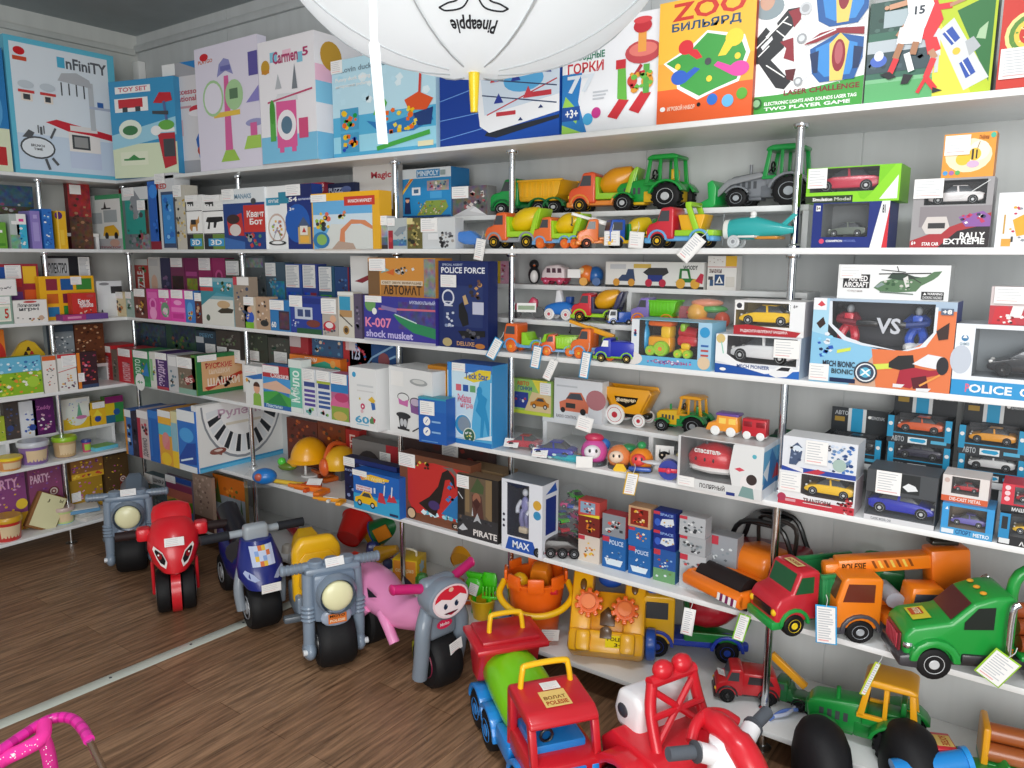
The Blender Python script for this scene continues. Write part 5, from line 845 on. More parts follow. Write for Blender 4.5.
row('puzzle_box', [
 (290, 309, 337, 'a83038', 'red box with black toy under a pale tag, back step', 'e .5 .3 .3 .14 3a3a50; r .0 .7 .6 1 c8b8b8; z .2 .2 1 .6 8 .1 3a4a8a,c05050'),
 (312, 343, 337, '3a5a80', 'blue picture box with teal shapes, back step', 'z 0 0 1 1 30 .07 2a6a8a,c04a4a,5a8ab0,e0c8b0,3a3a50'),
 (343, 372, 339, 'b02c30', 'red puzzle box left of the racetrack box', 'z 0 .3 1 1 14 .06 c84a40,8a1c24,3a3a50; r .1 .7 .5 .98 d8b8b8'),
 (349, 397, 342, '1f4a80', 'navy racetrack box with pale curving track', 'l .03 8ab0d0 .2 .1 .5 .6; l .03 8ab0d0 .5 .6 .95 .95; l .03 8ab0d0 .3 .05 .7 .5; l .03 8ab0d0 .7 .5 1 .7; z .0 .5 .4 1 8 .05 c04050,3a6ab0; t .06 .5 .24 .8 c8d0e8 123; e .75 .55 .12 .2 8a4a50; r 0 .75 .14 1 d8d0d0')], 'R', ZK[2]+.17, .14, .04, bk)
bx('block_set_box', 'tall white box numbered 60 with small coloured block picture', B, 'R', 2, 349, 377, 368, -.06, .14, 't .2 .1 .72 .22 4aa0c8 60; r .25 .07 .7 .085 8ac4dc; o .2 .88 .07 3aa0d0; r .3 .7 .9 .73 d0d4d6; r .3 .62 .9 .64 d8d8d8; p e0b83a .7 .5 .84 .56 .96 .5 .9 .44; p 3a6ab0 .8 .46 .94 .46 .96 .36 .84 .34; p c03a50 .8 .24 .96 .2 .92 .14 .78 .16; p 5a8a5a .74 .18 .86 .24 .9 .12 .76 .12; o .5 .38 .08 c84a70; o .5 .38 .03 w; o .4 .5 .03 d8c040; o .47 .3 .05 e0b8c0', 'e8eaea')
bx('drum_kit_box', 'large white box with pink drums and black stool pictured', B, 'R', 2, 385, 437, 369, -.03, .15, 'e .34 .56 .14 .07 3a3a40; e .34 .56 .125 .055 eceeee; p d070b0 .22 .54 .24 .45 .44 .43 .46 .54 .34 .5; e .62 .52 .13 .07 4a4a50; e .62 .52 .11 .055 c8b8d0; p 8a5a98 .5 .5 .52 .36 .72 .34 .74 .48 .62 .45; e .7 .82 .2 .05 a8acae; e .7 .83 .14 .03 d8dad8; e .34 .29 .17 .045 2a2c30; p 2f3136 .22 .28 .26 .08 .4 .08 .46 .28; e .3 .18 .04 .06 c8ccd0; e .38 .18 .04 .06 c8ccd0; r .2 .07 .48 .1 2a2c30; l .02 2a2c30 .55 .08 .75 .18; r .06 .72 .36 .94 f4f4f2', 'eceeee', yaw=-8, sidecol='e2e4e4')
bx('toy_box', 'amber side of a tall box behind the drum kit box', B, 'R', 2, 428, 447, 366, .02, .07, 'r 0 0 1 1 d89224; r 0 .9 1 1 b8781c', 'd08c22')
bx('toy_box', 'small royal blue box with two white round icons', B, 'R', 2, 419, 446, 398, -.07, .06, 'r 0 .7 1 1 2a6ab8; o .3 .48 .13 w; o .3 .25 .13 w; r .48 .46 .8 .5 8ab4e0; r .48 .23 .8 .27 8ab4e0; l .02 1f5ab0 .26 .44 .34 .52; l .03 1f5ab0 .26 .22 .34 .28; r .1 .03 .7 .05 6a9ad0; r .0 .96 1 1 3a9ab0; g .08 .62 .6 .92', '2560b4', yaw=4, topcol='4aa8b8')
TS = 'r 0 0 1 .92 cfe8f6; r 0 .9 1 1 3a78c8; r .02 0 .1 1 3a8ad0; p 5ab4e4 .5 0 1 0 1 .9 .8 .95 .6 .5; p e8d03a .36 .82 .72 .94 .98 .94 .96 .84 .6 .78; t .4 .82 .92 .9 3a5aa0 Teck Star; p 2f94cc .66 .66 .72 .7 .8 .64 .9 .6 .86 .5 .94 .3 .98 .14 .9 .16 .84 .34 .8 .12 .74 .12 .76 .36 .64 .44 .7 .56; e .73 .69 .06 .05 2f94cc; l .02 e8f4fa .96 .1 .98 .8; r .2 .66 .32 .74 d86a78; r .36 .66 .48 .74 2f5aa8; r .52 .66 .64 .74 6aa870; t .24 .52 .54 .62 d86a8a Рыбалка; t .3 .44 .58 .51 d88aa0 игра; o .36 .24 .2 e8f4f8; o .36 .24 .18 3a9acc; o .38 .25 .14 8a9aa8; o .5 .12 .14 dfe8d8; o .5 .12 .12 3a6a50; z .4 .06 .6 .18 8 .03 e0d060,d8e0e0; r 0 0 1 .06 2f80c8; p dff0fa 0 .06 1 .1 1 .16 .6 .08; g .12 .9 .42 1'
bx('fishing_rod_set_box', 'tall light blue box with a running blue figure and gold title', B, 'R', 2, 447, 493, 364, .0, .1, TS, '3a94d4', topcol='3a6ac0')
bx('racing_game_box', 'green and yellow auto racing game box on the step shelf', 'board game box', 'R', ZK[2]+R2, 513, 552, 380, .2, .04, 'r 0 0 1 1 9ac86a; p e8d84a .5 1 .7 .6 .9 1; r 0 .16 .4 .62 3a4a9a; z .02 .2 .36 .58 10 .04 c04a5a,e8e8f0,5a6ab0; p e0c898 .3 .1 .5 .66 1 .6 1 .1; c .7 .2 .5 c8802a; t .1 .82 .42 .94 c83a30 АВТО; t .12 .68 .5 .8 3a5a9a ГОНКИ; r 0 0 1 .1 c8d84a; g .72 .62 1 .96', 'a8cc6a')
bx('car_model_box', 'white box with an orange sedan picture on the step shelf', B, 'R', ZK[2]+R2, 553, 603, 380, .2, .05, 'p d8785a .14 .22 .12 .42 .26 .5 .34 .68 .58 .7 .68 .5 .74 .44 .72 .22; p 4a5058 .26 .52 .36 .66 .56 .67 .62 .52; r .26 .3 .46 .42 3a3a3a; o .2 .24 .05 2a2a2a; o .62 .24 .06 2a2a2a; e .88 .56 .2 .24 b87a80; t .06 .04 .5 .12 8a8a90 RADIO CONTROL; r .06 .8 .5 .84 c8ccd0; r .0 .0 .01 1 4a4a50', 'e2e6ea')
AV = 'r 0 .0 1 .36 34383c; r 0 .2 .1 1 2a9ac8; r .9 .2 1 1 2a9ac8; r .1 .36 .9 .4 2a9ac8; t .08 .06 .28 .26 b8bcc0 АВТО; r .34 .04 .64 .26 e8eef0; p 2aa4d4 .4 .1 .36 .16 .4 .22 .6 .22 .63 .15 .58 .08; r .7 .1 .94 .22 5ab4d8; o .05 .7 .035 w; o .95 .7 .035 w'
HD = 't .06 .68 .3 .86 b8bcc0 АВТО; r .06 .4 .24 .6 a8883a; r .3 0 .36 1 d8dcde; r .56 0 .62 1 d8dcde; r .36 0 .56 1 2a9ac8; t .7 .6 .94 .74 c8ccd0 ТЕХНОПАРК; o .68 .68 .03 w'
def avto(px0, px1, pt, off, z, col, lab):
    o = bx('car_window_box', lab, B, 'R', z, px0, px1, pt, off, .085, 'w .12 .4 .88 .97 4a4c50; '+AV, '33373b', grp='matching black and blue car boxes', film_top=True, toy=tcar(.95, col, 180, 'gr'))
    return o
def header(o, hh):
    w, h, d, loc = INFO[o.name]
    mb = MB().box((-w/2, d-.002, h), (w/2, d, h+hh), '33373b'); q = []
    sub = MB(); draw(sub, HD, w, hh, .01)
    ob('hanging_card', mb.raw([(a, b+d-.002, c+h) for a, b, c in sub.v], sub.f, ['#000000']*len(sub.f)) if False else merge(mb, sub, (0, d-.002, h)), 'card', o)
def merge(a, b, off):
    n = len(a.v); a.v += [(x+off[0], y+off[1], z+off[2]) for x, y, z in b.v]; a.f += [tuple(i+n for i in f) for f in b.f]; a.c += b.c
    return a
z2 = ZK[2]+R2
o = avto(822, 882, 437, .205, z2, '2a2c30', 'black and blue car box with a dark car, at the left of the five'); header(o, .075)
o = avto(886, 951, 445, .205, z2, '3a3648', 'black and blue car box with a dark violet car under the orange racer')
o = avto(886, 953, 418, .205, TOP[0], 'e0602a', 'black and blue car box with an orange racing car on top'); header(o, .075)
o = avto(956, 1026, 457, .205, z2, 'e8e8e8', 'black and blue car box with a white estate car under the yellow coupe')
o = avto(957, 1027, 428, .205, TOP[0], 'eaa020', 'black and blue car box with an orange yellow coupe on top'); header(o, .075)
bx('transformer_toy_box', 'white box with yellow car and red robot picture, third shelf', B, 'R', 2, 777, 857, 475, .0, .1, 'w .3 .35 .98 .97 4a3a34; r 0 0 1 .22 c83a48; p e8e8ea .0 .22 .0 1 .3 1 .3 .4 .5 .3 .6 .2; o .05 .2 .06 b03a58; r .1 .1 .24 .18 d8a0a8; t .34 .14 .7 .28 6a4a4a TRANSFORM; r .34 .12 .72 .14 e8e0e0; z .76 .0 1 .5 26 .03 8a1c24,e8e4e4,3a1c1c,c04a50; g .02 .42 .3 .95', 'e4e6ea', sidecol='d8c8d0', toy=tcar(.95, 'f0c020', 180))
zt = TOP[0]
bx('transformer_toy_box', 'white box with blue robot picture stacked on the yellow car box', B, 'R', zt, 781, 859, 440, .0, .1, 'r 0 .0 1 .14 2f4aa0; p c03a4a .3 .0 .5 .16 .6 .1 .5 0; p e8e8ec .0 .14 .1 .2 .3 .12 .3 0; z .6 .12 .98 .95 46 .035 4a7ac0,8ab0e0,2a4a80,d0dcec,6a8ab0; o .78 .36 .09 a8c0b8; p 4a5a78 .1 .2 .12 .7 .2 .85 .28 .7 .26 .4 .2 .2; e .2 .66 .06 .1 d8e4f0; z .08 .2 .3 .75 10 .03 3a4a68,e0e8f0,8a9ab8; t .6 .72 .66 .9 3a3a48 6; g .32 .3 .62 .96', 'e2e6ec', topcol='eceef0')
bx('long_car_box', 'grey window box with a long blue classic car', B, 'R', 2, 864, 938, 473, .0, .12, 'w .01 .12 .99 .56 5a5e62; r 0 .56 1 1 4a4e52; r 0 .0 1 .1 d8dade; r .5 .62 .76 .98 2a2e30; p e4e8ea .52 .74 .6 .82 .7 .78 .74 .7 .6 .66; g .14 .56 .5 1; t .1 .02 .4 .07 8a8e94 CLASSIC MODEL CAR', '55595d', toy=tcar(.98, '1f2cb0', 0))
bx('car_window_box', 'sky blue window box with a violet hatchback at the shelf edge', B, 'R', 2, 940, 995, 506, .0, .1, 'w .14 .24 .86 .92 8a7a68; r 0 .2 .14 1 3a9ad8; r .86 .2 1 1 3a9ad8; r 0 0 1 .24 4aa0d4; r .02 .04 .26 .18 e0e8f0; t .3 .06 .6 .2 1f4a80 СПОРТ; t .64 .05 .94 .17 e8f0f8 METRO; p w .06 .8 .1 .9 .12 .8', '3a94d0', toy=tcar(.95, '6a62b0', 180))
zt = TOP[0]
bx('car_window_box', 'white and orange window box with a small red car on the violet car box', B, 'R', zt, 941, 990, 477, .02, .09, 'w .2 .32 .8 .96 6a6460; r 0 0 1 .22 d8623a; t .18 .05 .86 .18 f0d8d0 DIE-CAST METAL; o .1 .8 .06 c8b0a8', 'dfd8d4', toy=tcar(.95, 'c02830', 180))
bx('car_window_box', 'black window box with a yellow car lettered АВТО, right edge of the third shelf', B, 'R', 2, 997, 1062, 517, .0, .1, 'w .2 .3 .96 .95 5a5e64; r 0 0 1 .22 2a2c30; r 0 .2 .18 1 2a8ac0; r .04 .5 .14 .9 2a2c30; t .36 .04 .7 .18 e8e8e8 АВТО; r .02 .04 .2 .2 e0e4e6', '2a2c30', toy=tcar(.95, 'e8b81c', 180))
zt = TOP[0]
bx('car_window_box', 'red window box with a red car, upper right edge of the third shelf', B, 'R', zt, 1000, 1062, 487, .02, .09, 'w .22 .3 .96 .92 8a8a90; r 0 .2 .22 1 d03a4a; r 0 0 1 .24 2a2c30; o .1 .86 .05 f0d0d4; o .1 .66 .05 f0d0d4; o .1 .46 .05 f0d0d4; t .2 .04 .6 .18 e8e8e8 МАШИНА', 'c03040', toy=tcar(.95, 'b01c28', 180))
def heli_toy(o, x, y, z, w, h, d):
    b = MB().loft([[(x-.5*w+w*u, y+ry*math.cos(a)*d, z+h*(zc+rz*math.sin(a))) for a in [i*2*math.pi/14 for i in range(14)]] for u, ry, zc, rz in ((0, .02, .42, .03), (.08, .22, .42, .2), (.3, .38, .46, .34), (.55, .4, .48, .38), (.8, .32, .46, .3), (.95, .12, .42, .14), (1, .02, .4, .03))], 'd02430')
    t = ob('toy_helicopter', b, 'plastic', o)
    b = MB().loft([[(x-.48*w+w*.96*u, y+ry*math.cos(a)*d, z+h*(zc+rz*math.sin(a))) for a in [i*2*math.pi/12 for i in range(12)]] for u, ry, zc, rz in ((0, .02, .2, .02), (.15, .3, .2, .1), (.5, .4, .2, .13), (.85, .3, .2, .1), (1, .02, .2, .02))], 'e8e8e6')
    for u in (.25, .42, .58): b.ell((x-.5*w+w*u, y-.385*d, z+.46*h), (.02*w, .004, .05*h), '3a0c10', None, 12, 5)
    b.text('спасатель', (x-.28*w, y-.392*d, z+.62*h), (.5*w, 0, 0), (0, 0, .1*h), 'w')
    ob('hull', b, 'plastic', t)
    ob('rotor', MB().box((x-.6*w, y-.03, z+.9*h), (x+.3*w, y+.0, z+.93*h), 'gr', .002).box((x-.16*w, y-.3*d, z+.9*h), (x-.1*w, y+.3*d, z+.93*h), 'gr', .002).cyl((x-.13*w, y-.01, z+.8*h), (x-.13*w, y-.01, z+.92*h), .006, 'dg'), 'plastic', t)
    ob('toy_figure', MB().cyl((x+.58*w, y-.02, z+.42*h), (x+.58*w, y-.02, z+.7*h), .02, 'o').ell((x+.58*w, y-.02, z+.8*h), (.017, .017, .02), 'og'), 'plastic', o)
bx('helicopter_box', 'white open box with a red and white toy helicopter and orange figure', B, 'R', 2, 676, 765, 441, -.02, .15, 'w .03 .2 .67 .985 8a8a8a; p e0e2e2 .66 .2 .62 .5 .66 .97 1 1 1 0; r 0 0 1 .2 d8dada; t .28 .05 .58 .16 3a3a3a ПОЛЯРНЫЙ; p d04a5a .68 .52 .74 .56 .8 .52 .74 .48; e .84 .28 .09 .16 e8e4e4; e .88 .36 .06 .1 3a3030; p 7a9a98 .74 .02 .78 .22 .9 .2 .92 .0; o .9 .8 .025 5ab0c0; r .6 .0 .7 .06 2a3a80; g .02 .03 .22 .22; @R; r 0 .3 1 .9 6ab0d8; p 2a7ab8 0 .2 .5 .9 1 .5 1 .2; p c83a48 .6 .3 .9 .6 .9 .3; p e8f0f4 0 .5 .4 .7 .3 .3', 'd6d8d8', sidecol='dfe6ec', topcol='c8caca', toy=heli_toy)
# ================================================================ second shelf
bx('craft_bag_box', 'yellow green packet at the left edge, upper step of the second shelf', B, 'L', ZK[1]+L1, -10, 6, 417, .21, .04, 'z .05 .05 .95 .95 14 .12 e8d02a,8ab82a,3a6a2a,f0e8a0', 'a8b83a')
bx('craft_bag_box', 'dark toy packet with blue shape, left end of the second shelf step', B, 'L', ZK[1]+L1, 4, 22, 402, .21, .04, 'z .05 .05 .95 .95 22 .1 5a4a40,3a3a3c,8a6a5a,4a5a8a; o .3 .3 .2 3a4a80', '4a4240')
bx('craft_bag_box', 'white and blue flowered packet on the second shelf step', B, 'L', ZK[1]+L1, 20, 37, 401, .2, .05, 'z .05 .05 .95 .95 18 .12 3a5ab0,e8ecf0,6a8ac8,c8a040; o .7 .25 .22 2f4a98', 'dfe2e8')
bx('craft_bag_box', 'purple packet with pink toys on the second shelf step', B, 'L', ZK[1]+L1, 33, 55, 398, .2, .04, 'z .1 .1 .9 .6 16 .1 c04a98,8a3a80,d8a8c0,e8e0e0; t .15 .66 .85 .8 c070b0 Zeddy', '5a2060')
bx('princess_toy_box', 'white and yellow drawing box with a little green figure', B, 'L', ZK[1]+L1, 62, 91, 398, .2, .05, 'r 0 0 1 .35 e8c030; e .5 .5 .4 .4 e0e4dc; p 6aa88a .5 .4 .6 .85 .7 .4; z .05 .05 .5 .4 12 .05 f0d040,e0a020,c8d860; e .66 .36 .2 .06 c878a8; z .2 .5 .9 .95 8 .04 8ab0d0,a890c8; r .5 .86 .9 .95 d8dce0', 'e4e2da')
bx('dough_set_box', 'yellow dough set box with blue ball, left wall second shelf step', B, 'L', ZK[1]+L1, 89, 106, 402, .2, .05, 'r 0 0 1 .7 e8b82a; o .5 .28 .2 2a4aa0; p f0d840 .2 .4 .5 .7 .8 .4; g .2 .74 .95 1', 'd8b028')
bx('dough_set_box', 'purple topped green dough set box next to the corner', B, 'L', ZK[1]+L1, 105, 124, 396, .2, .05, 'r 0 .75 1 1 8a2a6a; r 0 .3 .5 .75 e0c02a; r .5 0 1 .75 3a8a4a; r 0 0 .5 .3 2a6a8a; o .6 .4 .18 2a5a9a', '4a7a3a')
row('book_box', [
 (125, 132, 410, '3a6ab0', 'blue and orange slim box, first in the lower corner row', 'r 0 0 .3 1 c8862a; z .2 .1 1 .9 8 .3 5a9ad8,2a2a4a,e0e0e8; r .1 .84 1 1 dfe3e6'),
 (132, 138, 412, '2a2238', 'very dark slim box, second in the lower corner row', 'z .1 .1 .9 .9 8 .3 4a3a5a,1a1a28'),
 (138, 149, 411, 'c8b8b8', 'white and maroon game box in the lower corner row', 'r 0 0 .3 1 b03048; z .3 .5 1 .8 10 .14 3a2a3a,c04a5a,8a7a8a; V .4 .06 .9 .44 5a5a60 ДОМИНО; r .0 .84 1 1 e8e4e4'),
 (149, 159, 411, '1f62b4', 'plain blue game box in the lower corner row', 'r 0 .85 1 1 2f78c8; r .1 .1 .3 .8 2a70c0'),
 (159, 172, 411, 'dca038', 'yellow box with a pink snail picture', 'r 0 .55 1 .75 5ab8d0; r 0 .76 1 .88 e8b03a; e .55 .45 .3 .16 d88a8a; e .5 .12 .4 .12 e8c030; p d87a7a .4 .3 .8 .5 .8 .3; r 0 .88 1 1 e6e8ea'),
 (172, 178, 412, 'd8d0a0', 'pale yellow slim box right of the snail box', 'r 0 0 1 .3 e8c030; r 0 .3 1 .8 8ab8c8'),
 (178, 196, 411, '2a70c4', 'blue box with white top and wave picture', 'r 0 .82 1 1 e6eaec; p 1f4aa0 .0 .2 .5 .46 1 .5 1 .14 0 .1; e .5 .6 .4 .12 4aa0e0; l .06 d8ecf8 .1 .15 .8 .24; r 0 0 1 .1 dfe6ea')], 'R', 1, -.13, .22, 'boxes standing spine out in the lower corner', B)
wheel_art = 'r 0 0 1 .05 5ab0d8; r .0 .05 1 .08 3a90c0; o .5 .95 .47 8a8e94; o .5 .95 .445 e8e8e8; o .5 .95 .42 5a5e64; '+''.join('p %s %s; ' % ('2a2e34' if i % 2 else 'd8dce0', ' '.join('%.3f %.3f' % (.5+r*math.cos(a), .97+r*1.9*math.sin(a)) for r, a in ((.27, t), (.41, t), (.41, t+.13), (.27, t+.13)))) for i, t in enumerate([math.pi+.12+k*.17 for k in range(18)]))+'o .5 1.0 .26 e6e4e4; t .22 .74 .78 .9 c0a0b4 Рулетка; r .3 .64 .7 .68 d8d0c0; e .2 .28 .09 .05 8a4a40; e .2 .29 .05 .02 d8c8c0; l .02 8a5a50 .12 .3 .24 .22'
sideways('roulette_game_box', 'white roulette game box with black and white number wheel', 'board game box', 1, 198, 286, 440, 407, -.52, .045, wheel_art.replace('o .5 1.0 .26 e6e4e4; ', 'p e6e4e4 .26 .97 .3 .84 .38 .76 .5 .73 .62 .76 .7 .84 .74 .97; ').replace('o .5 .95 .47 8a8e94; o .5 .95 .445 e8e8e8; o .5 .95 .42 5a5e64; ', 'p 8a8e94 '+' '.join('%.3f %.3f' % (.5+.46*math.cos(math.pi+i*math.pi/16), .97+.87*math.sin(math.pi+i*math.pi/16)) for i in range(17))+'; p e8e8e8 '+' '.join('%.3f %.3f' % (.5+.44*math.cos(math.pi+i*math.pi/16), .97+.83*math.sin(math.pi+i*math.pi/16)) for i in range(17))+'; '), 'e2e2e0')
bk1 = 'dark boxes behind the helmets'
row('puzzle_box', [
 (287, 318, 420, '6a3020', 'dark orange autumn puzzle box behind the yellow helmet', 'z 0 0 1 1 40 .07 a84a1c,5a2a18,c86a2a,8a3a28,3a2418'),
 (318, 346, 424, '7a3a1c', 'brown orange puzzle box behind the ear defenders', 'z 0 0 1 1 36 .07 b05a1c,6a2a14,d8802a,4a3a2a'),
 (346, 360, 430, 'a82a28', 'red box with white lettering up its side', 'V .3 .1 .7 .9 e8c8c0 ГРИПП')], 'R', 1, .3, .05, bk1)
bx('speaker_toy_box', 'grey and red box with a black disc behind the blue flame box', B, 'R', 1, 352, 401, 443, .22, .08, 'r .72 0 1 1 a82a34; o .36 .45 .26 2a2a2e; o .36 .45 .16 3a3a40; o .36 .45 .05 5a5a60; z .5 .1 .8 .5 8 .06 3a2a2c,6a3a3a; g .6 .4 .82 .84', '7a7876')
bx('toy_box', 'navy packed toy box leaning behind the blue flame box', B, 'R', 1, 344, 398, 462, .04, .05, 'z 0 0 .3 .9 16 .05 3a5a9a,8a9ac8,101a3a; r .0 .9 1 1 22306a; l .01 5a7ab8 .3 .88 .95 .84; t .02 .68 .2 .74 a8b4d8 БОЙ; g .0 .8 .22 1', '161f48')
bx('flame_toy_box', 'blue box with yellow flame logo and yellow toy car', B, 'R', 1, 353, 400, 474, -.02, .07, 'r 0 0 1 .4 3aa8d8; p 2a9ad0 0 .1 1 .4 1 .5 0 .3; p f0c030 .14 .86 .4 .95 .8 .92 .78 .86 .66 .84 .5 .78 .3 .8 .2 .76; p d84a30 .14 .86 .3 .82 .2 .78; t .2 .8 .7 .9 f8e0a0 HOT WHEELS; r .06 .48 .42 .62 e8dce4; t .08 .56 .38 .61 c04a5a СДЕЛАЙ; t .08 .49 .38 .54 c04a5a И ИГРАЙ; p c83a48 .54 .3 .58 .55 .66 .55 .72 .3; p c83a48 .74 .36 .8 .56 .9 .54 .96 .4; l .025 e0e8f0 .68 .5 .7 .76; l .025 e0e8f0 .84 .5 .86 .76; r .46 .5 .5 .64 d8e0ea; c .28 .1 .5 f2c020; r .8 .04 .98 .1 2a3a60; g .0 .86 .32 1', '2368c0')
bx('pirate_gun_box', 'brown framed red box with a black pirate pistol', B, 'R', 1, 399, 472, 459, .02, .07, 'p c83430 .12 .86 .5 .93 .98 .9 .98 .14 .2 .12 .12 .3; p 2f7ab8 .98 .72 .8 .5 .6 .2 .98 .14; z .6 .3 1 .8 14 .04 3a80c0,c83430; z .25 .12 .98 .2 18 .05 a8dce8,6ac0d8,e0f4f8; p 2a2220 .28 .28 .44 .42 .56 .6 .62 .82 .7 .88 .78 .78 .8 .62 .72 .74 .66 .72 .6 .4 .52 .14 .42 .18; p 7a6a64 .62 .9 .76 .92 .86 .8 .84 .68 .8 .8 .74 .86; e .5 .3 .08 .07 4a3a70; o .17 .1 .07 2a2220; o .17 .1 .055 d8b890; r .75 .03 .98 .1 2a2420; t .77 .04 .96 .09 e8d8c8 GUN W; z .2 .8 .5 .95 8 .03 e0c050,3a2a20; g .0 .8 .24 1', '7a4a34', topcol='6a4030')
bx('toy_box', 'dark red topped box peeping over the pirate pistol box', B, 'R', 1, 400, 490, 441, .25, .06, 'z 0 .4 1 1 16 .05 3a2a2a,5a2a28,8a3a34,2a2a2c; g .5 .6 .68 .96', '463230')
bx('pirate_costume_box', 'dark box with a bearded pirate lettered PIRATE', B, 'R', 1, 457, 499, 477, .0, .06, 'r .18 .2 .85 .98 6a5a48; p 8a7454 .2 .98 .3 .98 .3 .4 .2 .4; p 8a7454 .7 .98 .85 .98 .85 .3 .7 .4; p 5a3a34 .38 .3 .36 .7 .6 .7 .66 .3; e .48 .64 .1 .1 9a6a54; p 4a5a3a .32 .74 .5 .98 .66 .86 .64 .74; p 4a2a26 .38 .58 .48 .66 .58 .58 .48 .44; r 0 0 1 .34 3a3a3c; p b8bcc0 .4 .26 .5 .42 .6 .26 .5 .3; p c8ccd0 .02 .1 .14 .2 .26 .12 .12 .08; l .02 d0d4d8 .02 .7 .14 .6; p c8ccd0 .36 .36 .38 .5 .4 .36; t .4 .05 .98 .15 e8e4e0 PIRATE; z 0 .2 1 .34 10 .04 4a4a50,2a2a2c,6a5a50; g .0 .78 .3 .98', '2c2826', topcol='8a7258')
bx('cardboard_box', 'plain brown cardboard box behind the pirate costume box', 'box', 'R', 1, 462, 504, 470, .1, .1, 'r 0 .46 1 .5 8a6f50', '9a7f5e')
def max_robot(o, x, y, z, w, h, d):
    b = MB().ell((x, y, z+.78*h), (.13*w, .1*w, .07*h), 'd8dce8', None, 12, 8).ell((x, y, z+.55*h), (.18*w, .12*w, .16*h), '8a8ac0', None, 12, 8).box((x-.2*w, y-.02, z+.02*h), (x+.2*w, y+.02, z+.14*h), 'c8b8a0', .006)
    for s in (-1, 1): b.tube([(x+s*.1*w, y, z+.45*h), (x+s*.12*w, y-.01, z+.3*h), (x+s*.12*w, y, z+.12*h)], .01, '7a7aa8', 8, 3).tube([(x+s*.17*w, y, z+.62*h), (x+s*.28*w, y-.01, z+.5*h), (x+s*.22*w, y-.02, z+.4*h)], .008, 'c8ccd8', 8, 3)
    ob('toy_robot', b, 'plastic', o)
bx('robot_toy_box', 'white and navy window box with a silver robot and blue base panel', B, 'R', 1, 501, 543, 482, -.02, .11, 'w .14 .22 .68 .96 1a1c34; p 2a58b0 .1 .02 .18 .2 .78 .2 .9 .02; t .28 .06 .7 .16 e8f0fc MAX; o .88 .72 .1 d8a840; o .88 .58 .09 3a90c0; p 1f2740 .1 .96 .4 .9 .68 .96; o .06 .5 .03 2a2a40; o .06 .42 .03 2a2a40; o .06 .34 .03 2a2a40; @R; r .2 .3 .85 .8 1f3480; p 2a58b0 .2 .86 .8 .98 .9 .86; r .1 .1 .2 .9 e4e8f0', 'e4e8f0', topcol='8a929c', toy=max_robot)
bk3 = 'little building kit boxes stacked on the second shelf'
MN = 'r 0 .82 .3 .98 c03a4a; '
def stack(px0, px1, tops, arts, cols, labs, off=.06, dep=.055):
    z = ZK[1]
    for pt, a_, c_, l_ in zip(tops, arts, cols, labs):
        bx('mini_kit_box', l_, B, 'R', z, px0, px1, pt, off, dep, a_, c_, grp=bk3); z = TOP[0]+.0005
police = 'r 0 0 1 1 2464a8; p d8e4ec .2 .1 .1 .3 .9 .3 .8 .1; z .15 .2 .9 .6 10 .06 e8ecf0,3a3a40,5a8ac0; t .3 .75 .9 .9 c8d8f0 POLICE; '+MN
space = 'r 0 0 1 1 1a2f80; p d8e0e8 .3 .3 .4 .6 .9 .7 .95 .4 .6 .2; z .4 .2 .95 .7 8 .06 e8ecf4,6a8ac0,c8a050; t .3 .78 .9 .92 8aa8e0 SPACE; e .2 .4 .14 .2 3a60c0; '+MN
stack(578, 600, (536, 517, 501), ('r 0 0 1 1 d8ccc0; z .2 .1 .95 .8 16 .08 e8c03a,3a3a3a,d8802a; '+MN, 'r 0 0 1 1 7a2a24; z .2 .1 .9 .9 16 .09 e8c040,d87a2a,3a2020,f0e0b0', 'r .1 .2 .8 .9 8aa8c0; p e8d83a 0 0 1 .2 1 0; z .15 .2 .8 .9 14 .08 b03a40,3a4a6a,e0e4e8'),
      ('c8bab0', '6a2420', 'c8504a'), ('little kit box with yellow digger, bottom of the leftmost stack', 'little dark red kit box with yellow flame robot, middle of the leftmost stack', 'little red and blue kit box, top of the leftmost stack'))
stack(602, 626, (537, 515), (police, 'r 0 0 1 1 8a9098; z .05 .1 .95 .8 16 .1 c8283a,e05a50,3a3a40,d8dce0'), ('2a6ab0', 'b83a44'), ('little blue kit box with a motorbike, bottom of the second stack', 'little red fire engine kit box on the second stack'))
stack(628, 651, (547, 528, 507), (police, 'r 0 0 1 1 2a6ab0; z .3 .2 .9 .8 10 .08 e8e0c8,e0a030,d04a3a; '+MN, 'r .1 .1 .9 .9 8a2a20; z .15 .1 .9 .9 18 .09 e8b03a,c83a2a,f0d8a0,3a1a14'), ('2a68ae', '2a62a8', 'c8a07a'), ('little blue kit box with a boat, bottom of the third stack', 'little blue kit box with an orange plane, middle of the third stack', 'little maroon kit box with a fire picture, top of the third stack'))
stack(653, 676, (550, 531, 512), ('r 0 0 1 .4 6a9a6a; r 0 .4 1 1 2a58a0; z .1 .1 .95 .8 16 .07 d8e0e4,6a8a4a,c04a3a,8ab0d8; '+MN, space, space), ('3a6a98', '1c3284', '1c3284'), ('little kit box with a green airfield, bottom of the fourth stack', 'little navy space kit box, middle of the fourth stack', 'little navy space kit box, top of the fourth stack'))
grey = 'z .05 .1 .95 .8 20 .08 6a6e72,d8dcde,3a3e42,8a949a; '+MN
stack(679, 706, (555, 537, 517), (grey.replace('3a3e42', 'c04a4a'), grey, grey), ('b8bcc0', 'a8acb0', 'b4b8bc'), ('little grey kit box, bottom of the grey stack', 'little grey kit box with a jeep, middle of the grey stack', 'little grey kit box with a buggy, top of the grey stack'))
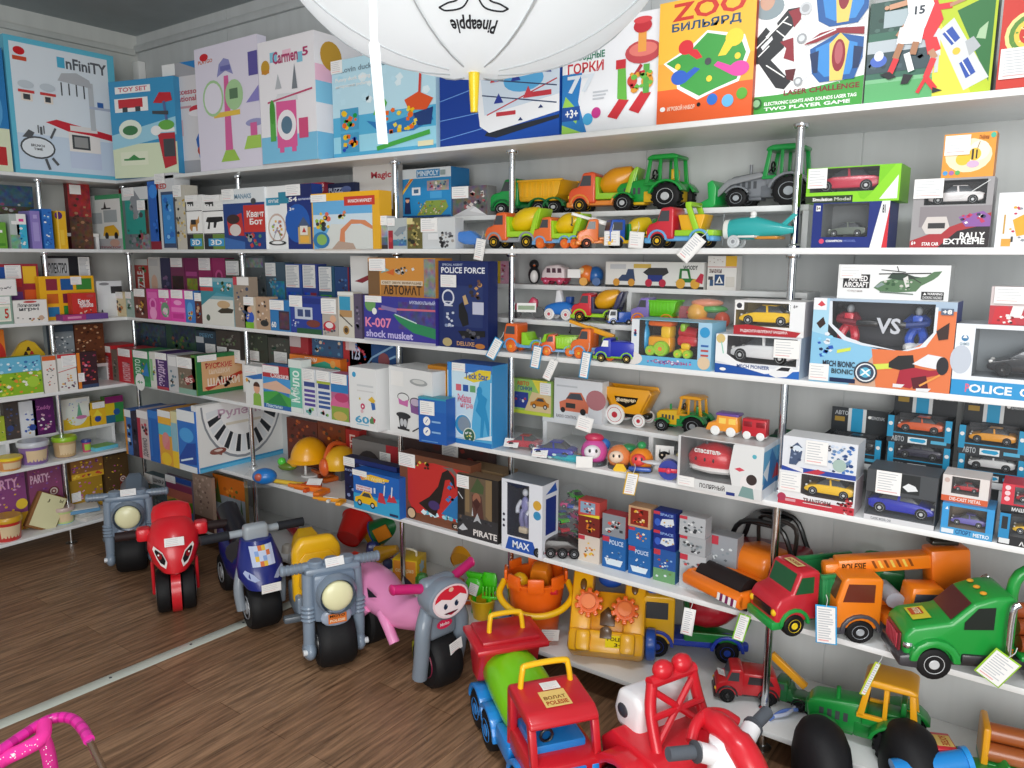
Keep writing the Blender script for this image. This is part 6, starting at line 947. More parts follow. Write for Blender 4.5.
bx('mini_kit_box', 'little grey kit box standing behind right of the grey stack', B, 'R', 1, 709, 737, 536, .12, .06, grey, '9a9ea4', grp=bk3)
# ================================================================ lowest shelf, boxes and books
pt_art = 'z 0 .3 1 1 30 .05 7a3a80,c05a9a,e8c03a,8a5aa8,d8a8c8; r 0 0 1 .3 d8a830; z 0 0 1 .3 12 .06 c84a3a,f0d050,6a3a6a'
lol = '; p 8a1c1c .55 .1 .62 .5 .9 .45 .8 .0; o .72 .55 .16 6a2a2a; o .72 .55 .12 d8c8c0; o .72 .55 .08 7a3a34; o .72 .55 .04 d8c8c0'
gl0 = 'sweet coloured dough boxes on the lowest left shelf'
bx('dough_set_box', 'purple dough set box with yellow chick at the left edge, lowest shelf', B, 'L', 0, -12, 28, 474, .16, .05, pt_art+'; o .2 .3 .12 f0c830; o .85 .45 .16 e8c840; t .0 .75 .8 .92 e8b0d8 PARTY', '8a4a80', grp=gl0)
bx('dough_set_box', 'purple dough set box with a lollipop behind the brown book', B, 'L', 0, 29, 64, 467, .16, .05, pt_art+lol+'; t .05 .75 .6 .9 e8c0d8 PARTY', '8a4a70', grp=gl0)
bx('dough_set_box', 'yellow dough set box with price tag right of the left post, lowest shelf', B, 'L', 0, 70, 104, 478, .16, .05, pt_art.replace('7a3a80', 'b08a2a')+'; z 0 0 .35 .35 8 .05 e8e0d8,3a3a30; g .02 .4 .3 .66', 'a8842a', grp=gl0)
bx('dough_set_box', 'purple and yellow dough set box stacked above the price-tagged one', B, 'L', TOP[0]+.001, 70, 104, 459, .16, .05, pt_art, '9a6a3a', grp=gl0)
bx('dough_set_box', 'brown dough set box with a big swirl lollipop next to the corner', B, 'L', 0, 105, 130, 454, .16, .05, pt_art.replace('7a3a80', '5a4a2a').replace('8a5aa8', '7a6a3a')+lol.replace('.55 ', '.5 '), '5a4428', grp=gl0)
lb_ = 'books standing in the corner of the lowest shelf'
bx('block_set_box', 'grey and white box with black lettered label in the lowest corner', B, 'R', 0, 146, 166, 476, .02, .05, 'r 0 .78 1 1 c8c8c8; t .42 .82 .95 .94 3a3a3a ШИФР; z .1 .1 .9 .7 22 .07 4a6a7a,8aa0a0,2a4a5a,c8b048; r 0 0 1 .12 6a848c; g .0 .76 .4 1', '5c7278', grp=lb_)
bx('picture_book', 'colourful sunset picture book standing in the lowest corner', 'book', 'R', 0, 167, 193, 478, .03, .02, 'r 0 .7 1 .85 8a3a5a; r 0 .5 1 .7 c06a5a; r 0 .3 1 .5 d89a4a; p 5a8a2a 0 .4 .3 .5 .6 .42 1 .52 1 .26 0 .26; r 0 0 1 .28 3a7ab0; o .4 .3 .07 d8f0f8; r 0 .88 1 1 1f4a98; g .0 .84 .4 1', '7a6a7a', grp=lb_)
bx('picture_book', 'pale brown patterned book standing in the lowest corner', 'book', 'R', 0, 194, 213, 476, .03, .02, 'z 0 .25 1 1 34 .08 8a7468,b8a090,6a5048,c8b0a0; r 0 0 1 .25 5a3a30', 'a08878', grp=lb_)
bx('picture_book', 'forest picture book with orange sky near the shelf post', 'book', 'R', 0, 214, 246, 478, .06, .02, 'r 0 .6 1 1 c86a1c; z 0 .6 1 1 12 .06 a85a1c,5a6a2a,e08a30; r 0 .2 1 .65 8a949c; o .6 .42 .14 a8b0bc; p 3a5a34 .35 .1 .45 .6 .55 .1; p 3a5a34 .8 .1 .88 .7 .96 .1; p 4a5a2a .05 .5 .15 .95 .25 .5; r 0 0 1 .24 4a5a28', '7a6a40', grp=lb_)
for i, (a_, b_, c_) in enumerate((('5a88b8', 0, 'blue'), ('c8c0b0', .012, 'cream'))):
    o = carton('picture_book', f'thin {c_} book lying flat before the sunset book', 'book', on(2, 181+i*4, 517-i*2, ZK[0])+V((0, -.0, b_)), 8-14*i, .2, .011, .14, 'r 0 .2 1 .8 e8e6e0', a_, lb_, topcol=a_)
# ================================================================ loose toys on the shelves
def fit(px0, px1, y, z, ang, wf=.44, py=None):
    """centre and length of a toy whose silhouette spans px0..px1, standing with its middle on the line y, z"""
    pm = (px0+px1)/2; c = on(1, pm, py or 300, y)
    for _ in range(3): c = on(1, pm, proj((c.x, y, z+.05))[1], y)
    d = V((c.x-CC.x, y-CC.y)); dep = V((c.x, y, z)-CC if False else (c.x-CC.x, y-CC.y, z-CC.z)).dot(CFW)
    r = V((-d.y, d.x)).normalized(); a = math.radians(ang)
    k = abs(math.cos(a)*r.x+math.sin(a)*r.y)+wf*abs(-math.sin(a)*r.x+math.cos(a)*r.y)
    return V((c.x, y, z)), (px1-px0)*dep/CF/k
def shop_tag(px, py, y, col, label, w=.022, h=.05, rz=20, tilt=12):
    """a paper price tag hanging on a loop of string, its top at px, py in the plane y"""
    p = on(1, px, py, y)
    t = thing('hanging_price_tag', label, 'price tag', p, rz, 'hanging price tags', 0, tilt)
    price_tag(t, w, h, (-w/2, 0, -h))
    b = MB().box((-w/2-.004, .001, -h-.004), (w/2+.004, .0025, .004), col, .001); ob('backing_card', b, 'paper', t)
    ob('loop', MB().tube([(0, 0, 0), (.004, .002, .02), (0, .006, .035)], .0012, 'lgr', 5, 4), 'plastic', t)
    return t
VT = 'loose toy vehicles on the eye-level shelves'
def trk(px0, px1, y, z, ang, lab, kind, **kw):
    c, L = fit(px0, px1, y, z, ang); return truck('toy_truck', lab, c, ang, L, kind, **kw)
def trc(px0, px1, y, z, ang, lab, wf=.58, **kw):
    c, L = fit(px0, px1, y, z, ang, wf); return tractor('toy_tractor', lab, c, ang, L, **kw)
ze = ZK[4]+R4; z3a = ZK[3]+R3a; z3b = ZK[3]+R3b
trk(488, 578, -.105, ze, 183, 'green cab toy tipper with ribbed yellow bed on the upper step', 'dump', cab='g', chas='dkg', body='f0b418', hub='lgr', axles=3, wr=.1).scale.z *= .74
trk(568, 642, -.11, ze, 190, 'orange toy cement mixer with yellow drum on the upper step', 'mixer', cab='ec5a2c', chas='og', body='eda01c', frame='lg', hub='y')
trc(612, 697, -.105, ze, 180, 'green toy tractor with yellow trim and rounded cab on the upper step', body='169a3c', cab='169a3c', trim='f0c020', hub='lgr')
trc(726, 818, -.105, ze, 180, 'grey and green toy tractor with a green front bucket', body='7a7e84', cab='1c9a48', trim='6a6e74', hub='sil', loader='1ca84c', cowl='7a7e84')
trk(484, 551, -.345, ZK[4], 182, 'orange toy cement mixer with lime frame, leftmost at the eye-level shelf edge', 'mixer', cab='ee6a30', chas='9aa0a8', body='f2cc10', frame='a8dc2a', hub='y')
trk(531, 590, -.345, ZK[4], 182, 'small orange toy cement mixer with orange wheels at the eye-level shelf edge', 'mixer', cab='ee7430', chas='7ab0e0', body='f2c810', frame='a8dc2a', tyre='o', hub='og', axles=3, wr=.09)
trk(576, 628, -.335, ZK[4], 215, 'small orange toy crane with raised white boom', 'crane', cab='ee7a38', chas='og', body='e8e8e6', frame='o', hub='o', wr=.1)
trk(604, 656, -.335, ZK[4], 226, 'small blue toy mixer with yellow bumper facing the room', 'mixer', cab='1f54b4', chas='y', body='e8c81c', frame='g', hub='k', style='flat')
trk(646, 723, -.345, ZK[4], 180, 'red toy skip lorry with yellow skip and lime lifting arm', 'skip', cab='d02838', chas='6ab0e4', body='f0b41c', frame='a0d82a', hub='y')
# teal racing plane
c, L = fit(722, 798, -.33, ZK[4], 180, .3)
t = thing('toy_aeroplane', 'teal and white toy aeroplane with brown wing at the right of the eye-level shelf', 'toy plane', c, 178, None); t.scale = (L, L, L)
def ring(x, ry, rz, zc, n=14): return [(x, ry*math.cos(i*2*math.pi/n), zc+rz*math.sin(i*2*math.pi/n)) for i in range(n)]
b = MB().loft([ring(.44, .09, .13, .26), ring(.3, .11, .15, .27), ring(.05, .11, .16, .27), ring(-.25, .07, .09, .25), ring(-.46, .03, .04, .24)], '2fa8a8')
b.prof([(-.32, .26), (-.5, .44), (-.44, .46), (-.26, .3)], -.012, .012, '2fa8a8', .004); ob('fuselage', b, 'plastic', t)
ob('nose', MB().loft([ring(.43, .095, .14, .26), ring(.5, .085, .13, .26), ring(.52, .05, .08, .26)], 'eeeeec'), 'plastic', t)
ob('wing', MB().box((-.02, -.26, .14), (.22, .26, .17), 'e6e6e2', .012).box((-.3, -.16, .12), (.02, .16, .16), 'c8882c', .015), 'plastic', t)
ob('pilot', MB().ell((.1, 0, .46), (.045, .045, .05), 'eeeeec').box((.06, -.04, .38), (.14, .04, .43), 'w', .01), 'plastic', t)
ob('propeller', MB().box((.52, -.012, .04), (.53, .012, .48), '8a9094', .004), 'plastic', t)
for s in (-1, 1): wheel(t, .32, s*.12, .09, .09, .05, 'lgr', 'gr')
# blue toy drill in its bag
c, L = fit(452, 487, -.35, ZK[4], 180, .3)
t = thing('toy_drill', 'blue toy drill in a clear bag beside the orange mixer', 'toy tool', c, 185); t.scale = (L, L, L)
ob('body', MB().prof([(.42, .3), (.3, .46), (-.1, .5), (-.4, .3), (-.34, .1), (.1, .12), (.3, .2)], -.14, .14, '1f7ad4', .06, 3), 'plastic', t)
ob('handle', MB().box((-.44, -.08, .0), (-.2, .08, .22), '1a5cb0', .03), 'plastic', t)
ob('bag', MB().ell((0, 0, .27), (.56, .24, .27), 'w', None, 14, 8), 'bag', t)
# fourth shelf, upper step
def small_fig(name, label, cat, px, y, z, parts, rz=0, sc=1, grp=None):
    p = on(1, px, proj(V((on(1, px, 300, y).x, y, z)))[1], y)
    t = thing(name, label, cat, (p.x, y, z), rz, grp); t.scale = (sc, sc, sc)
    for nm, mb in parts: ob(nm, mb, 'plastic', t)
    return t
small_fig('toy_penguin', 'black and white penguin toy at the left end of the upper step shelf', 'toy animal', 534, -.08, z3b, [
  ('body', MB().ell((0, 0, .035), (.024, .022, .036), '1c1c20').ell((0, -.008, .032), (.018, .018, .028), 'eceae8')), ('head', MB().ell((0, 0, .078), (.02, .019, .02), '1c1c20').ell((0, -.02, .074), (.006, .01, .004), 'o', None, 10, 6))], 35)
c, L = fit(541, 571, -.075, z3b, 180)
t = thing('toy_bus', 'rounded white and pink toy bus on the upper step shelf', 'toy vehicle', c, 184); t.scale = (L, L, L)
ob('body', MB().prof([(.48, .2), (.46, .44), (.3, .66), (-.2, .72), (-.46, .58), (-.48, .2)], -.26, .26, 'eee0e2', .08, 3).box((-.48, -.27, .12), (.48, .27, .25), 'c03858', .04), 'plastic', t)
g = MB(); [side2(g, [(x, .42), (x+.02, .58), (x+.16, .58), (x+.16, .42)], .263, '5a3a48') for x in (-.36, -.14, .08)]; ob('window', g, 'plastic', t)
for s in (-1, 1):
    for x in (-.28, .28): wheel(t, x, s*.22, .13, .13, .1, 'c03858', 'pk')
small_fig('toy_ball_car', 'orange and blue rounded toy with white card on the upper step shelf', 'toy vehicle', 590, -.08, z3b, [
  ('body', MB().ell((-.015, 0, .045), (.034, .032, .034), 'f08030').ell((.022, .002, .04), (.03, .034, .034), '2a6ab4')), ('wheel', MB().cyl((-.02, -.036, .016), (-.02, .036, .016), .016, 'e0a030').cyl((.03, -.036, .016), (.03, .036, .016), .016, '2a5a98')), ('face', MB().ell((-.03, -.022, .055), (.014, .012, .014), 'f6d8a0')), ('price_tag', MB().box((-.08, -.045, .03), (-.03, -.043, .062), 'w'))], 20)
# fourth shelf, lower step
small_fig('toy_motorcycle', 'pink and black small toy motorcycle with a white card, lower step shelf', 'toy vehicle', 527, -.22, z3a, [
  ('body', MB().prof([(-.05, .03), (-.045, .06), (0, .05), (.02, .085), (.045, .07), (.04, .03)], -.014, .014, 'c8345a', .008)), ('wheel', MB().lathe([(.006, -.01), (.022, -.01), (.022, .01), (.006, .01)], '1a1a1c', M.Translation((-.045, 0, .022)) @ M.Rotation(math.pi/2, 4, 'X'))), ('wheel', MB().lathe([(.006, -.01), (.022, -.01), (.022, .01), (.006, .01)], '1a1a1c', M.Translation((.045, 0, .022)) @ M.Rotation(math.pi/2, 4, 'X'))), ('price_tag', MB().box((-.035, -.03, .025), (.04, -.028, .06), 'eeeeec').box((-.03, -.0305, .034), (.035, -.03, .05), '8aa080'))], 25)
c, L = fit(543, 579, -.2, z3a, 180)
t = thing('toy_car', 'blue rounded toy car with white seat and white wheels', 'toy vehicle', c, 185); t.scale = (L, L, L)
ob('body', MB().prof([(.5, .16), (.46, .4), (.2, .5), (-.2, .56), (-.46, .44), (-.5, .14)], -.22, .22, '1f74cc', .09, 3), 'plastic', t)
ob('seat', MB().prof([(.16, .46), (.12, .86), (.0, .88), (-.1, .5)], -.1, .1, 'e8eaee', .03), 'plastic', t); ob('roof_lamp', MB().box((-.4, -.12, .5), (-.2, .12, .7), '24509c', .04), 'plastic', t)
for s in (-1, 1):
    for x in (-.28, .28): wheel(t, x, s*.2, .17, .17, .1, 'eeeeec', 'c84a58')
trk(571, 626, -.205, z3a, 190, 'red toy mixer with yellow drum and lime base, lower step shelf', 'mixer', cab='d42434', chas='a8dc2a', body='e8a81c', frame='3a3a60', hub='y')
trk(607, 634, -.25, z3a, 220, 'small blue and white toy car with a price card, lower step shelf', 'van', cab='e4e8ec', chas='2a5ab8', body='2a58b4', hub='w', style='flat')
trk(630, 683, -.205, z3a, 182, 'purple toy tipper with green bed and orange wheels, lower step shelf', 'dump', cab='8a78c4', chas='ee9a2c', body='6ac81c', frame='o', tyre='o', hub='og')
p = on(1, 706, 318, -.2)
t = thing('toy_bird_bag', 'clear bag of orange, green and yellow rounded baby toys', 'toy bag', (p.x, -.2, z3a), 10)
ob('toy_bird', MB().ell((-.03, 0, .05), (.035, .03, .035), 'f0b040').ell((-.055, -.01, .052), (.012, .01, .008), 'd84040', None, 10, 6).ell((.0, -.01, .02), (.045, .028, .018), 'ee8a48'), 'plastic', t)
ob('toy_ring', MB().ell((.02, .01, .065), (.05, .03, .014), '4aaa4a').ell((0, .01, .085), (.055, .03, .014), 'f09a7a'), 'plastic', t); ob('ball', MB().ell((.055, -.005, .03), (.026, .024, .028), 'd8502c'), 'plastic', t)
ob('printed_card', MB().box((-.1, .03, 0), (-.03, .034, .07), 'c05a68').box((-.09, .028, .01), (-.04, .03, .03), '6a4a98'), 'paper', t)
ob('bag', MB().ell((0, 0, .05), (.105, .045, .056), 'w', None, 16, 8), 'bag', t)
# fourth shelf, front edge
trk(503, 556, -.345, ZK[3], 182, 'orange toy pick-up lorry with lime bed, leftmost at the fourth shelf edge', 'tow', cab='ee6a28', chas='6aace0', body='lg', frame='98d82a', tyre='o', hub='f6b030', style='flat', wr=.12)
trk(540, 580, -.35, ZK[3], 200, 'orange toy lorry with lime frame, second at the fourth shelf edge', 'dump', cab='ee6428', chas='8ab4e0', body='a0d830', frame='o', tyre='o', hub='f6b030', wr=.12)
trk(570, 628, -.345, ZK[3], 186, 'small orange toy crane with long yellow boom at the fourth shelf edge', 'crane', cab='ee7430', chas='90b8e0', body='f0a81c', frame='lg', tyre='o', hub='f6c030', wr=.1)
trk(594, 640, -.385, ZK[3], 190, 'blue toy van with lime bumper and yellow hubs', 'van', cab='2432b0', chas='8ac82a', body='2432b0', hub='f0d070', win='w')
# third shelf, step
zs = ZK[2]+R2
c, L = fit(594, 660, -.115, zs, 183)
t = thing('toy_hopper_truck', 'yellow toy hopper truck with white rimmed red wheels and black stickers', 'toy truck', c, 183); t.scale = (L, L, L)
b = MB()
for s in (-1, 1): b.prof([(.34, .5), (.4, .62), (-.46, .62), (-.5, .54), (-.34, .22), (.16, .22)], *sorted((s*.17, s*.2)), 'f0a81a', .012)
b.prof([(.16, .22), (.34, .5), (.5, .52), (.52, .62), (.38, .63), (.3, .56), (.12, .24)], -.2, .2, 'f0a81a', .012).prof([(-.34, .22), (-.5, .54), (-.46, .58), (-.3, .24)], -.2, .2, 'f0a81a', .01).box((-.34, -.18, .2), (.16, .18, .24), 'f0a81a', .01)
ob('hopper', b, 'plastic', t)
g = MB()
for s in (-1, 1):
    P_ = [(.14, .48), (.1, .38), (-.06, .3), (-.24, .38), (-.28, .48)]; side2(g, P_, .203, '2a2420')
for a in (1,): g.text('ферма', (-.2, .2055, .38), (.3, 0, 0), (0, 0, .07), 'f0e0c0'); g.text('Фермер', (.1, .2055, .4), (-.34, 0, 0), (0, 0, .06), 'f0e0c0')
ob('side_sticker', g, 'paper', t)
ob('frame', MB().box((-.42, -.1, .12), (.46, .1, .2), 'k', .02), 'plastic', t)
for s in (-1, 1):
    wheel(t, .12, s*.2, .17, .17, .05, 'eeeeec', 'c02838', False, .72); wheel(t, -.3, s*.2, .11, .11, .05, 'eeeeec', 'c02838', False, .7)
for i in range(3): ob('roller_disc', MB().lathe([(.02, -.02), (.13, -.02), (.14, 0), (.13, .02), (.02, .02)], 'f0c01c' if i != 1 else 'k', M.Translation((.5, .05+.09*(i-1), .13)) @ M.Rotation(math.pi/2, 4, 'X')), 'plastic', t)
trc(655, 713, -.11, zs, 181, 'yellow and green toy tractor with enclosed cab on the step shelf', body='1a9a4a', cab='f0a81c', trim='1a9a4a', hub='sil', cowl='f0c01e', wf=.5)
zh = ZK[2]+INFO['helicopter_box'][1]
c, L = fit(706, 744, -.33, zh, 180, .4)
t = thing('toy_locomotive', 'orange and yellow toy train engine with white wheels on top of the helicopter box', 'toy train', c, 180); t.scale = (L, L, L)
ob('body', MB().prof([(.5, .12), (.42, .34), (.2, .4), (.16, .62), (-.42, .6), (-.46, .14)], -.2, .2, 'ee9a34', .04), 'plastic', t); ob('roof', MB().box((-.46, -.22, .58), (.2, .22, .66), '6a4a98', .03), 'plastic', t)
g = MB(); [side2(g, [(x, .36), (x, .52), (x+.2, .52), (x+.2, .36)], .203, 'f6d060') for x in (-.38, -.1)]; ob('window', g, 'plastic', t)
for s in (-1, 1):
    for x in (-.25, .2): wheel(t, x, s*.18, .14, .14, .06, 'eeeeec', 'w')
c, L = fit(742, 770, -.33, zh, 180, .4)
t = thing('toy_wagon', 'red toy train wagon behind the orange engine', 'toy train', c, 180); t.scale = (L, L, L)
ob('body', MB().box((-.46, -.22, .14), (.46, .22, .8), 'c02430', .04).box((-.4, -.23, .5), (-.08, .23, .7), '8a1420', .01).box((.08, -.23, .5), (.4, .23, .7), '8a1420', .01), 'plastic', t)
for s in (-1, 1):
    for x in (-.26, .26): wheel(t, x, s*.2, .16, .16, .08, 'eeeeec', 'w')
c, L = fit(770, 800, -.1, zs, 180, .4); truck('toy_truck', 'small dark green toy lorry tucked behind the shelf post', c, 180, L, 'dump', cab='2a5a44', chas='k', body='2f6a50', hub='dg')
# third shelf, front edge: bagged toys
def bagged_car(px0, px1, col, lab, y, z, roof=None):
    c, L = fit(px0, px1, y, z, 195)
    t = thing('bagged_toy_car', lab, 'toy car', c, 0, 'toy cars in clear bags')
    car(t, 0, 0, .004, L*.86, col, 195, 'gr', roof=roof)
    ob('bag', MB().ell((0, 0, L*.19), (L*.58, L*.3, L*.21), 'w', None, 16, 8), 'bag', t)
    price_tag(t, .06, .035, (-.06, -L*.33, .01), (math.radians(-30), 0, .2))
bagged_car(502, 546, 'b82434', 'red toy car in a clear bag at the third shelf edge', -.32, ZK[2])
bagged_car(527, 582, '1f2fa8', 'deep blue toy car in a clear bag at the third shelf edge', -.37, ZK[2])
bagged_car(556, 584, 'e0a83a', 'yellow toy car in a clear bag left of the pink animal toy', -.36, ZK[2])
p = on(1, 570, 458, -.40)
t = thing('toy_bag', 'crumpled teal toy packet lying along the third shelf edge', 'toy bag', (p.x, -.375, ZK[2]), 8)
b = MB().ell((0, 0, .014), (.11, .02, .014), '3ab4c4', None, 14, 8); RB = random.Random(3)
for i in range(26): b.ell((RB.uniform(-.1, .1), RB.uniform(-.02, .0), RB.uniform(.008, .026)), (.009, .006, .005), RB.choice(['8ae0e8', '2a8aa8', 'd8f4f4', '2f70b0']), None, 6, 4)
ob('packet', b, 'plastic', t)
def critter(px, y, z, lab, body, face, cat='toy animal', rz=30, s=1, extra=()):
    parts = [('body', MB().ell((0, 0, .04), (.042, .038, .042), body)), ('face', MB().ell((-.006, -.03, .045), (.026, .016, .022), face).ell((-.014, -.045, .052), (.004, .003, .006), 'k', None, 8, 5).ell((.006, -.045, .052), (.004, .003, .006), 'k', None, 8, 5)), ('base', MB().cyl((0, 0, 0), (0, 0, .014), .04, 'dg'))]+list(extra)
    return small_fig('toy_animal' if cat == 'toy animal' else 'toy_car', lab, cat, px, y, z, parts, rz, s)
critter(594, -.35, ZK[2], 'pink and purple wind-up animal toy with white face and price card', 'd85aa8', 'eeeaf0', extra=[('crest', MB().ell((0, .0, .084), (.03, .02, .014), 'c8345a').ell((.03, .01, .06), (.02, .014, .02), '2a6ab8')), ('price_tag', MB().box((-.055, -.05, .0), (-.005, -.048, .035), 'w'))], s=1.15)
critter(619, -.34, ZK[2], 'orange and green rounded baby toy with a yellow star tag', 'e88a50', 'f4d8c0', rz=20, extra=[('cap', MB().ell((.03, .02, .07), (.03, .03, .014), '2a8a58')), ('star_tag', MB().lathe([(.024, 0), (.024, .002)], 'f0c020', M.Translation((.01, -.05, .006)) @ M.Rotation(math.pi/2, 4, 'X'), 6))])
critter(641, -.33, ZK[2], 'orange toy car with red eyes and green light on top', 'f08a20', 'e84a48', 'toy vehicle', 20, 1.0, [('lamp', MB().ell((.0, .0, .09), (.016, .016, .014), '2f9a58')), ('bumper', MB().box((-.04, -.05, .008), (.04, -.03, .024), '2a58b0', .008))])
t = small_fig('toy_aeroplane', 'white and blue toy plane with red propeller at the third shelf edge', 'toy plane', 670, -.34, ZK[2], [
  ('body', MB().ell((0, .02, .035), (.034, .07, .034), 'e8e8ea').cyl((0, -.048, .035), (0, -.02, .035), .034, '24389a')), ('wing', MB().ell((0, .0, .045), (.1, .026, .008), 'e4e6ea')), ('propeller', MB().box((-.034, -.054, .028), (.034, -.05, .042), 'd82c48', .004, M.Identity(4)).ell((0, -.056, .035), (.01, .01, .01), 'e84a68', None, 10, 6))], 18)
o = small_fig('animal_card', 'white card with a black cat face behind the white toy plane', 'card', 664, -.27, ZK[2], [('card', MB().box((-.032, 0, 0), (.032, .002, .085), 'eeeeec'))], 15)
ob('picture', MB().ell((0, -.002, .05), (.02, .001, .016), '1c1c20').poly([(-.02, -.0025, .05), (-.012, -.0025, .05), (-.016, -.0025, .076)], '1c1c20').poly([(.02, -.0025, .05), (.012, -.0025, .05), (.016, -.0025, .076)], '1c1c20').ell((-.008, -.003, .052), (.004, .001, .004), 'e8d8c0', None, 8, 4).ell((.008, -.003, .052), (.004, .001, .004), 'e8d8c0', None, 8, 4), 'paper', o)
small_fig('toy_ball', 'small straw coloured toy ball beside the cat card', 'toy ball', 683, -.22, ZK[2], [('ball', MB().ell((0, 0, .032), (.032, .032, .032), 'd8c88a').ell((0, 0, .032), (.0325, .0325, .006), 'b8a86a'))])
# second shelf: pile of bagged cars and a black car
p = on(1, 573, 540, -.22)
t = thing('toy_car_bag', 'clear bag heaped with small red, green and orange toy cars', 'toy bag', (p.x, -.22, ZK[1]), 20)
RB = random.Random(11)
for i in range(13):
    h_ = .015+.045*(i//3); car(t, RB.uniform(-.06, .06)*(1-.12*(i//3)), RB.uniform(-.05, .03), h_, .085, RB.choice(['c82434', '4aaa3a', 'e07a2a', '3a5ab8', 'e8c030', 'b8b8c0', 'd84a8a']), RB.choice([0, 180, 90, 40, 130]), 'lgr')
ob('bag', MB().ell((0, 0, .12), (.115, .085, .125), 'w', None, 18, 10), 'bag', t)
p = on(1, 557, 552, -.34)
t = thing('toy_tank_car', 'black many-wheeled toy car in a bag in front of the car heap', 'toy car', (p.x, -.34, ZK[1]), 30)
ob('body', MB().prof([(-.09, .02), (-.085, .05), (-.03, .07), (.04, .068), (.09, .04), (.09, .02)], -.045, .045, '3a3434', .01).box((-.085, -.046, .012), (.085, .046, .022), '8a3a4a', .004), 'plastic', t)
for s in (-1, 1):
    for x in (-.066, -.022, .022, .066): wheel(t, x, s*.045, .02, .02, .016, 'k', 'gr')
# second shelf, right: the big vehicles
z1 = ZK[1]
def spot(px, py, z): return on(2, px, py, z)
# road roller
p = spot(722, 604, z1)
t = thing('toy_road_roller', 'orange toy road roller with black drum and striped stickers hanging over the shelf edge', 'toy vehicle', (p.x, p.y+.1, z1), 0)
t.rotation_euler = (0, 0, math.radians(-112)); t.scale = (.8, .92, .85); t.location.x += .03
b = MB()
for s in (-1, 1): b.prof([(.0, .05), (.02, .09), (.17, .1), (.2, .07), (.18, .035), (.02, .03)], *sorted((s*.108, s*.13)), 'f07a1c', .008)
b.prof([(.165, .03), (.2, .05), (.2, .085), (.16, .1)], -.13, .13, 'f07a1c', .008).box((-.01, -.13, .04), (.03, .13, .1), 'f07a1c', .01); ob('roller_frame', b, 'plastic', t)
ob('roller_drum', MB().cyl((.095, -.104, .066), (.095, .104, .066), .062, '241c1c', None, 28), 'rubber', t)
ob('bonnet', MB().prof([(-.01, .06), (-.01, .15), (-.06, .185), (-.2, .17), (-.24, .12), (-.24, .05)], -.085, .085, 'f0801e', .03, 3), 'plastic', t)
g = MB()
for s in (1, -1):
    for i in range(5): g.poly([(-.03-.022*i, s*.0865, .085), (-.042-.022*i, s*.0865, .085), (-.052-.022*i, s*.0865, .15), (-.04-.022*i, s*.0865, .15)][::s], '7a2a5a' if i % 2 == 0 else 'eeeeec')
for i in range(7): g.poly([(.2022, .04+.012*i, .05), (.2022, .052+.012*i, .05), (.2022, .056+.012*i, .08), (.2022, .044+.012*i, .08)], '7a2a5a' if i % 2 else 'eeeeec')
ob('sticker', g, 'paper', t)
for s in (-1, 1): wheel(t, -.16, s*.1, .055, .055, .045, 'k', 'o')
ob('roll_cage', MB().tube([(-.2, -.08, .14), (-.2, -.08, .26), (-.19, 0, .28), (-.2, .08, .26), (-.2, .08, .14)], .008, '2a2422', 8, 4), 'plastic', t)
# dark red buggy with cage behind the roller
p = spot(782, 556, z1)
t = thing('toy_buggy', 'dark red and black toy buggy behind the right shelf post', 'toy vehicle', (p.x, -.1, z1), 175); t.scale = (1.1, 1.1, 1.1)
ob('body', MB().prof([(.15, .04), (.14, .09), (.05, .11), (-.14, .12), (-.15, .04)], -.07, .07, '8a1c28', .02), 'plastic', t)
ob('roll_cage', MB().tube([(.09, -.06, .1), (.05, -.06, .19), (-.07, -.06, .2), (-.12, -.06, .11)], .008, 'k', 8, 4).tube([(.09, .06, .1), (.05, .06, .19), (-.07, .06, .2), (-.12, .06, .11)], .008, 'k', 8, 4).box((-.07, -.06, .19), (.05, .06, .2), 'k', .004), 'plastic', t)
for s in (-1, 1):
    for x in (-.1, .1): wheel(t, x, s*.07, .04, .04, .035, 'k', 'gr')
# red and green lorry
c, L = fit(748, 836, -.30, z1, 232)
p = spot(795, 618, z1); 
def big(px0, px1, py, ang, z, lab, kind, yo=0, **kw):
    pm = (px0+px1)/2; y = spot(pm, py, z).y+yo; c, L = fit(px0, px1, y, z, ang, .42, py)
    return truck('toy_truck', lab, c, ang, L, kind, **kw), c, L
t, c, L = big(753, 872, 622, 230, z1, 'red toy lorry with green wings and yellow hubs at the shelf edge', 'dump', cab='c82836', chas='1c9a44', body='2a8a50', frame='2a4ab0', hub='f0d020', win='1c5a34', wr=.1)
ob('sticker', MB().poly([(.17, -.1, .578), (.17, .1, .578), (.25, .1, .578), (.25, -.1, .578)], 'e8d890').text('POLESIE', (.19, -.08, .5795), (0, .16, 0), (.04, 0, 0), 'b03030'), 'paper', t)
# yellow excavator at the back
c, L = fit(806, 876, -.12, z1, 184); truck('toy_truck', 'yellow toy excavator with bent digger arm behind the orange crane', c, 184, L, 'excav', cab='c02838', chas='k', body='f0b81c', frame='y', hub='y')
p = spot(868, 566, z1)
small_fig('toy_bin', 'green toy waste bin with a ring handle at the back wall', 'toy', 872, -.07, z1, [('body', MB().prof([(-.06, 0), (-.075, .11), (.075, .11), (.06, 0)], -.05, .05, '1c7a3c', .01)), ('handle', MB().tube([(-.02, 0, .11), (-.02, 0, .135), (.02, 0, .135), (.02, 0, .11)], .006, '1c7a3c', 8, 4))], 10, 1.2)
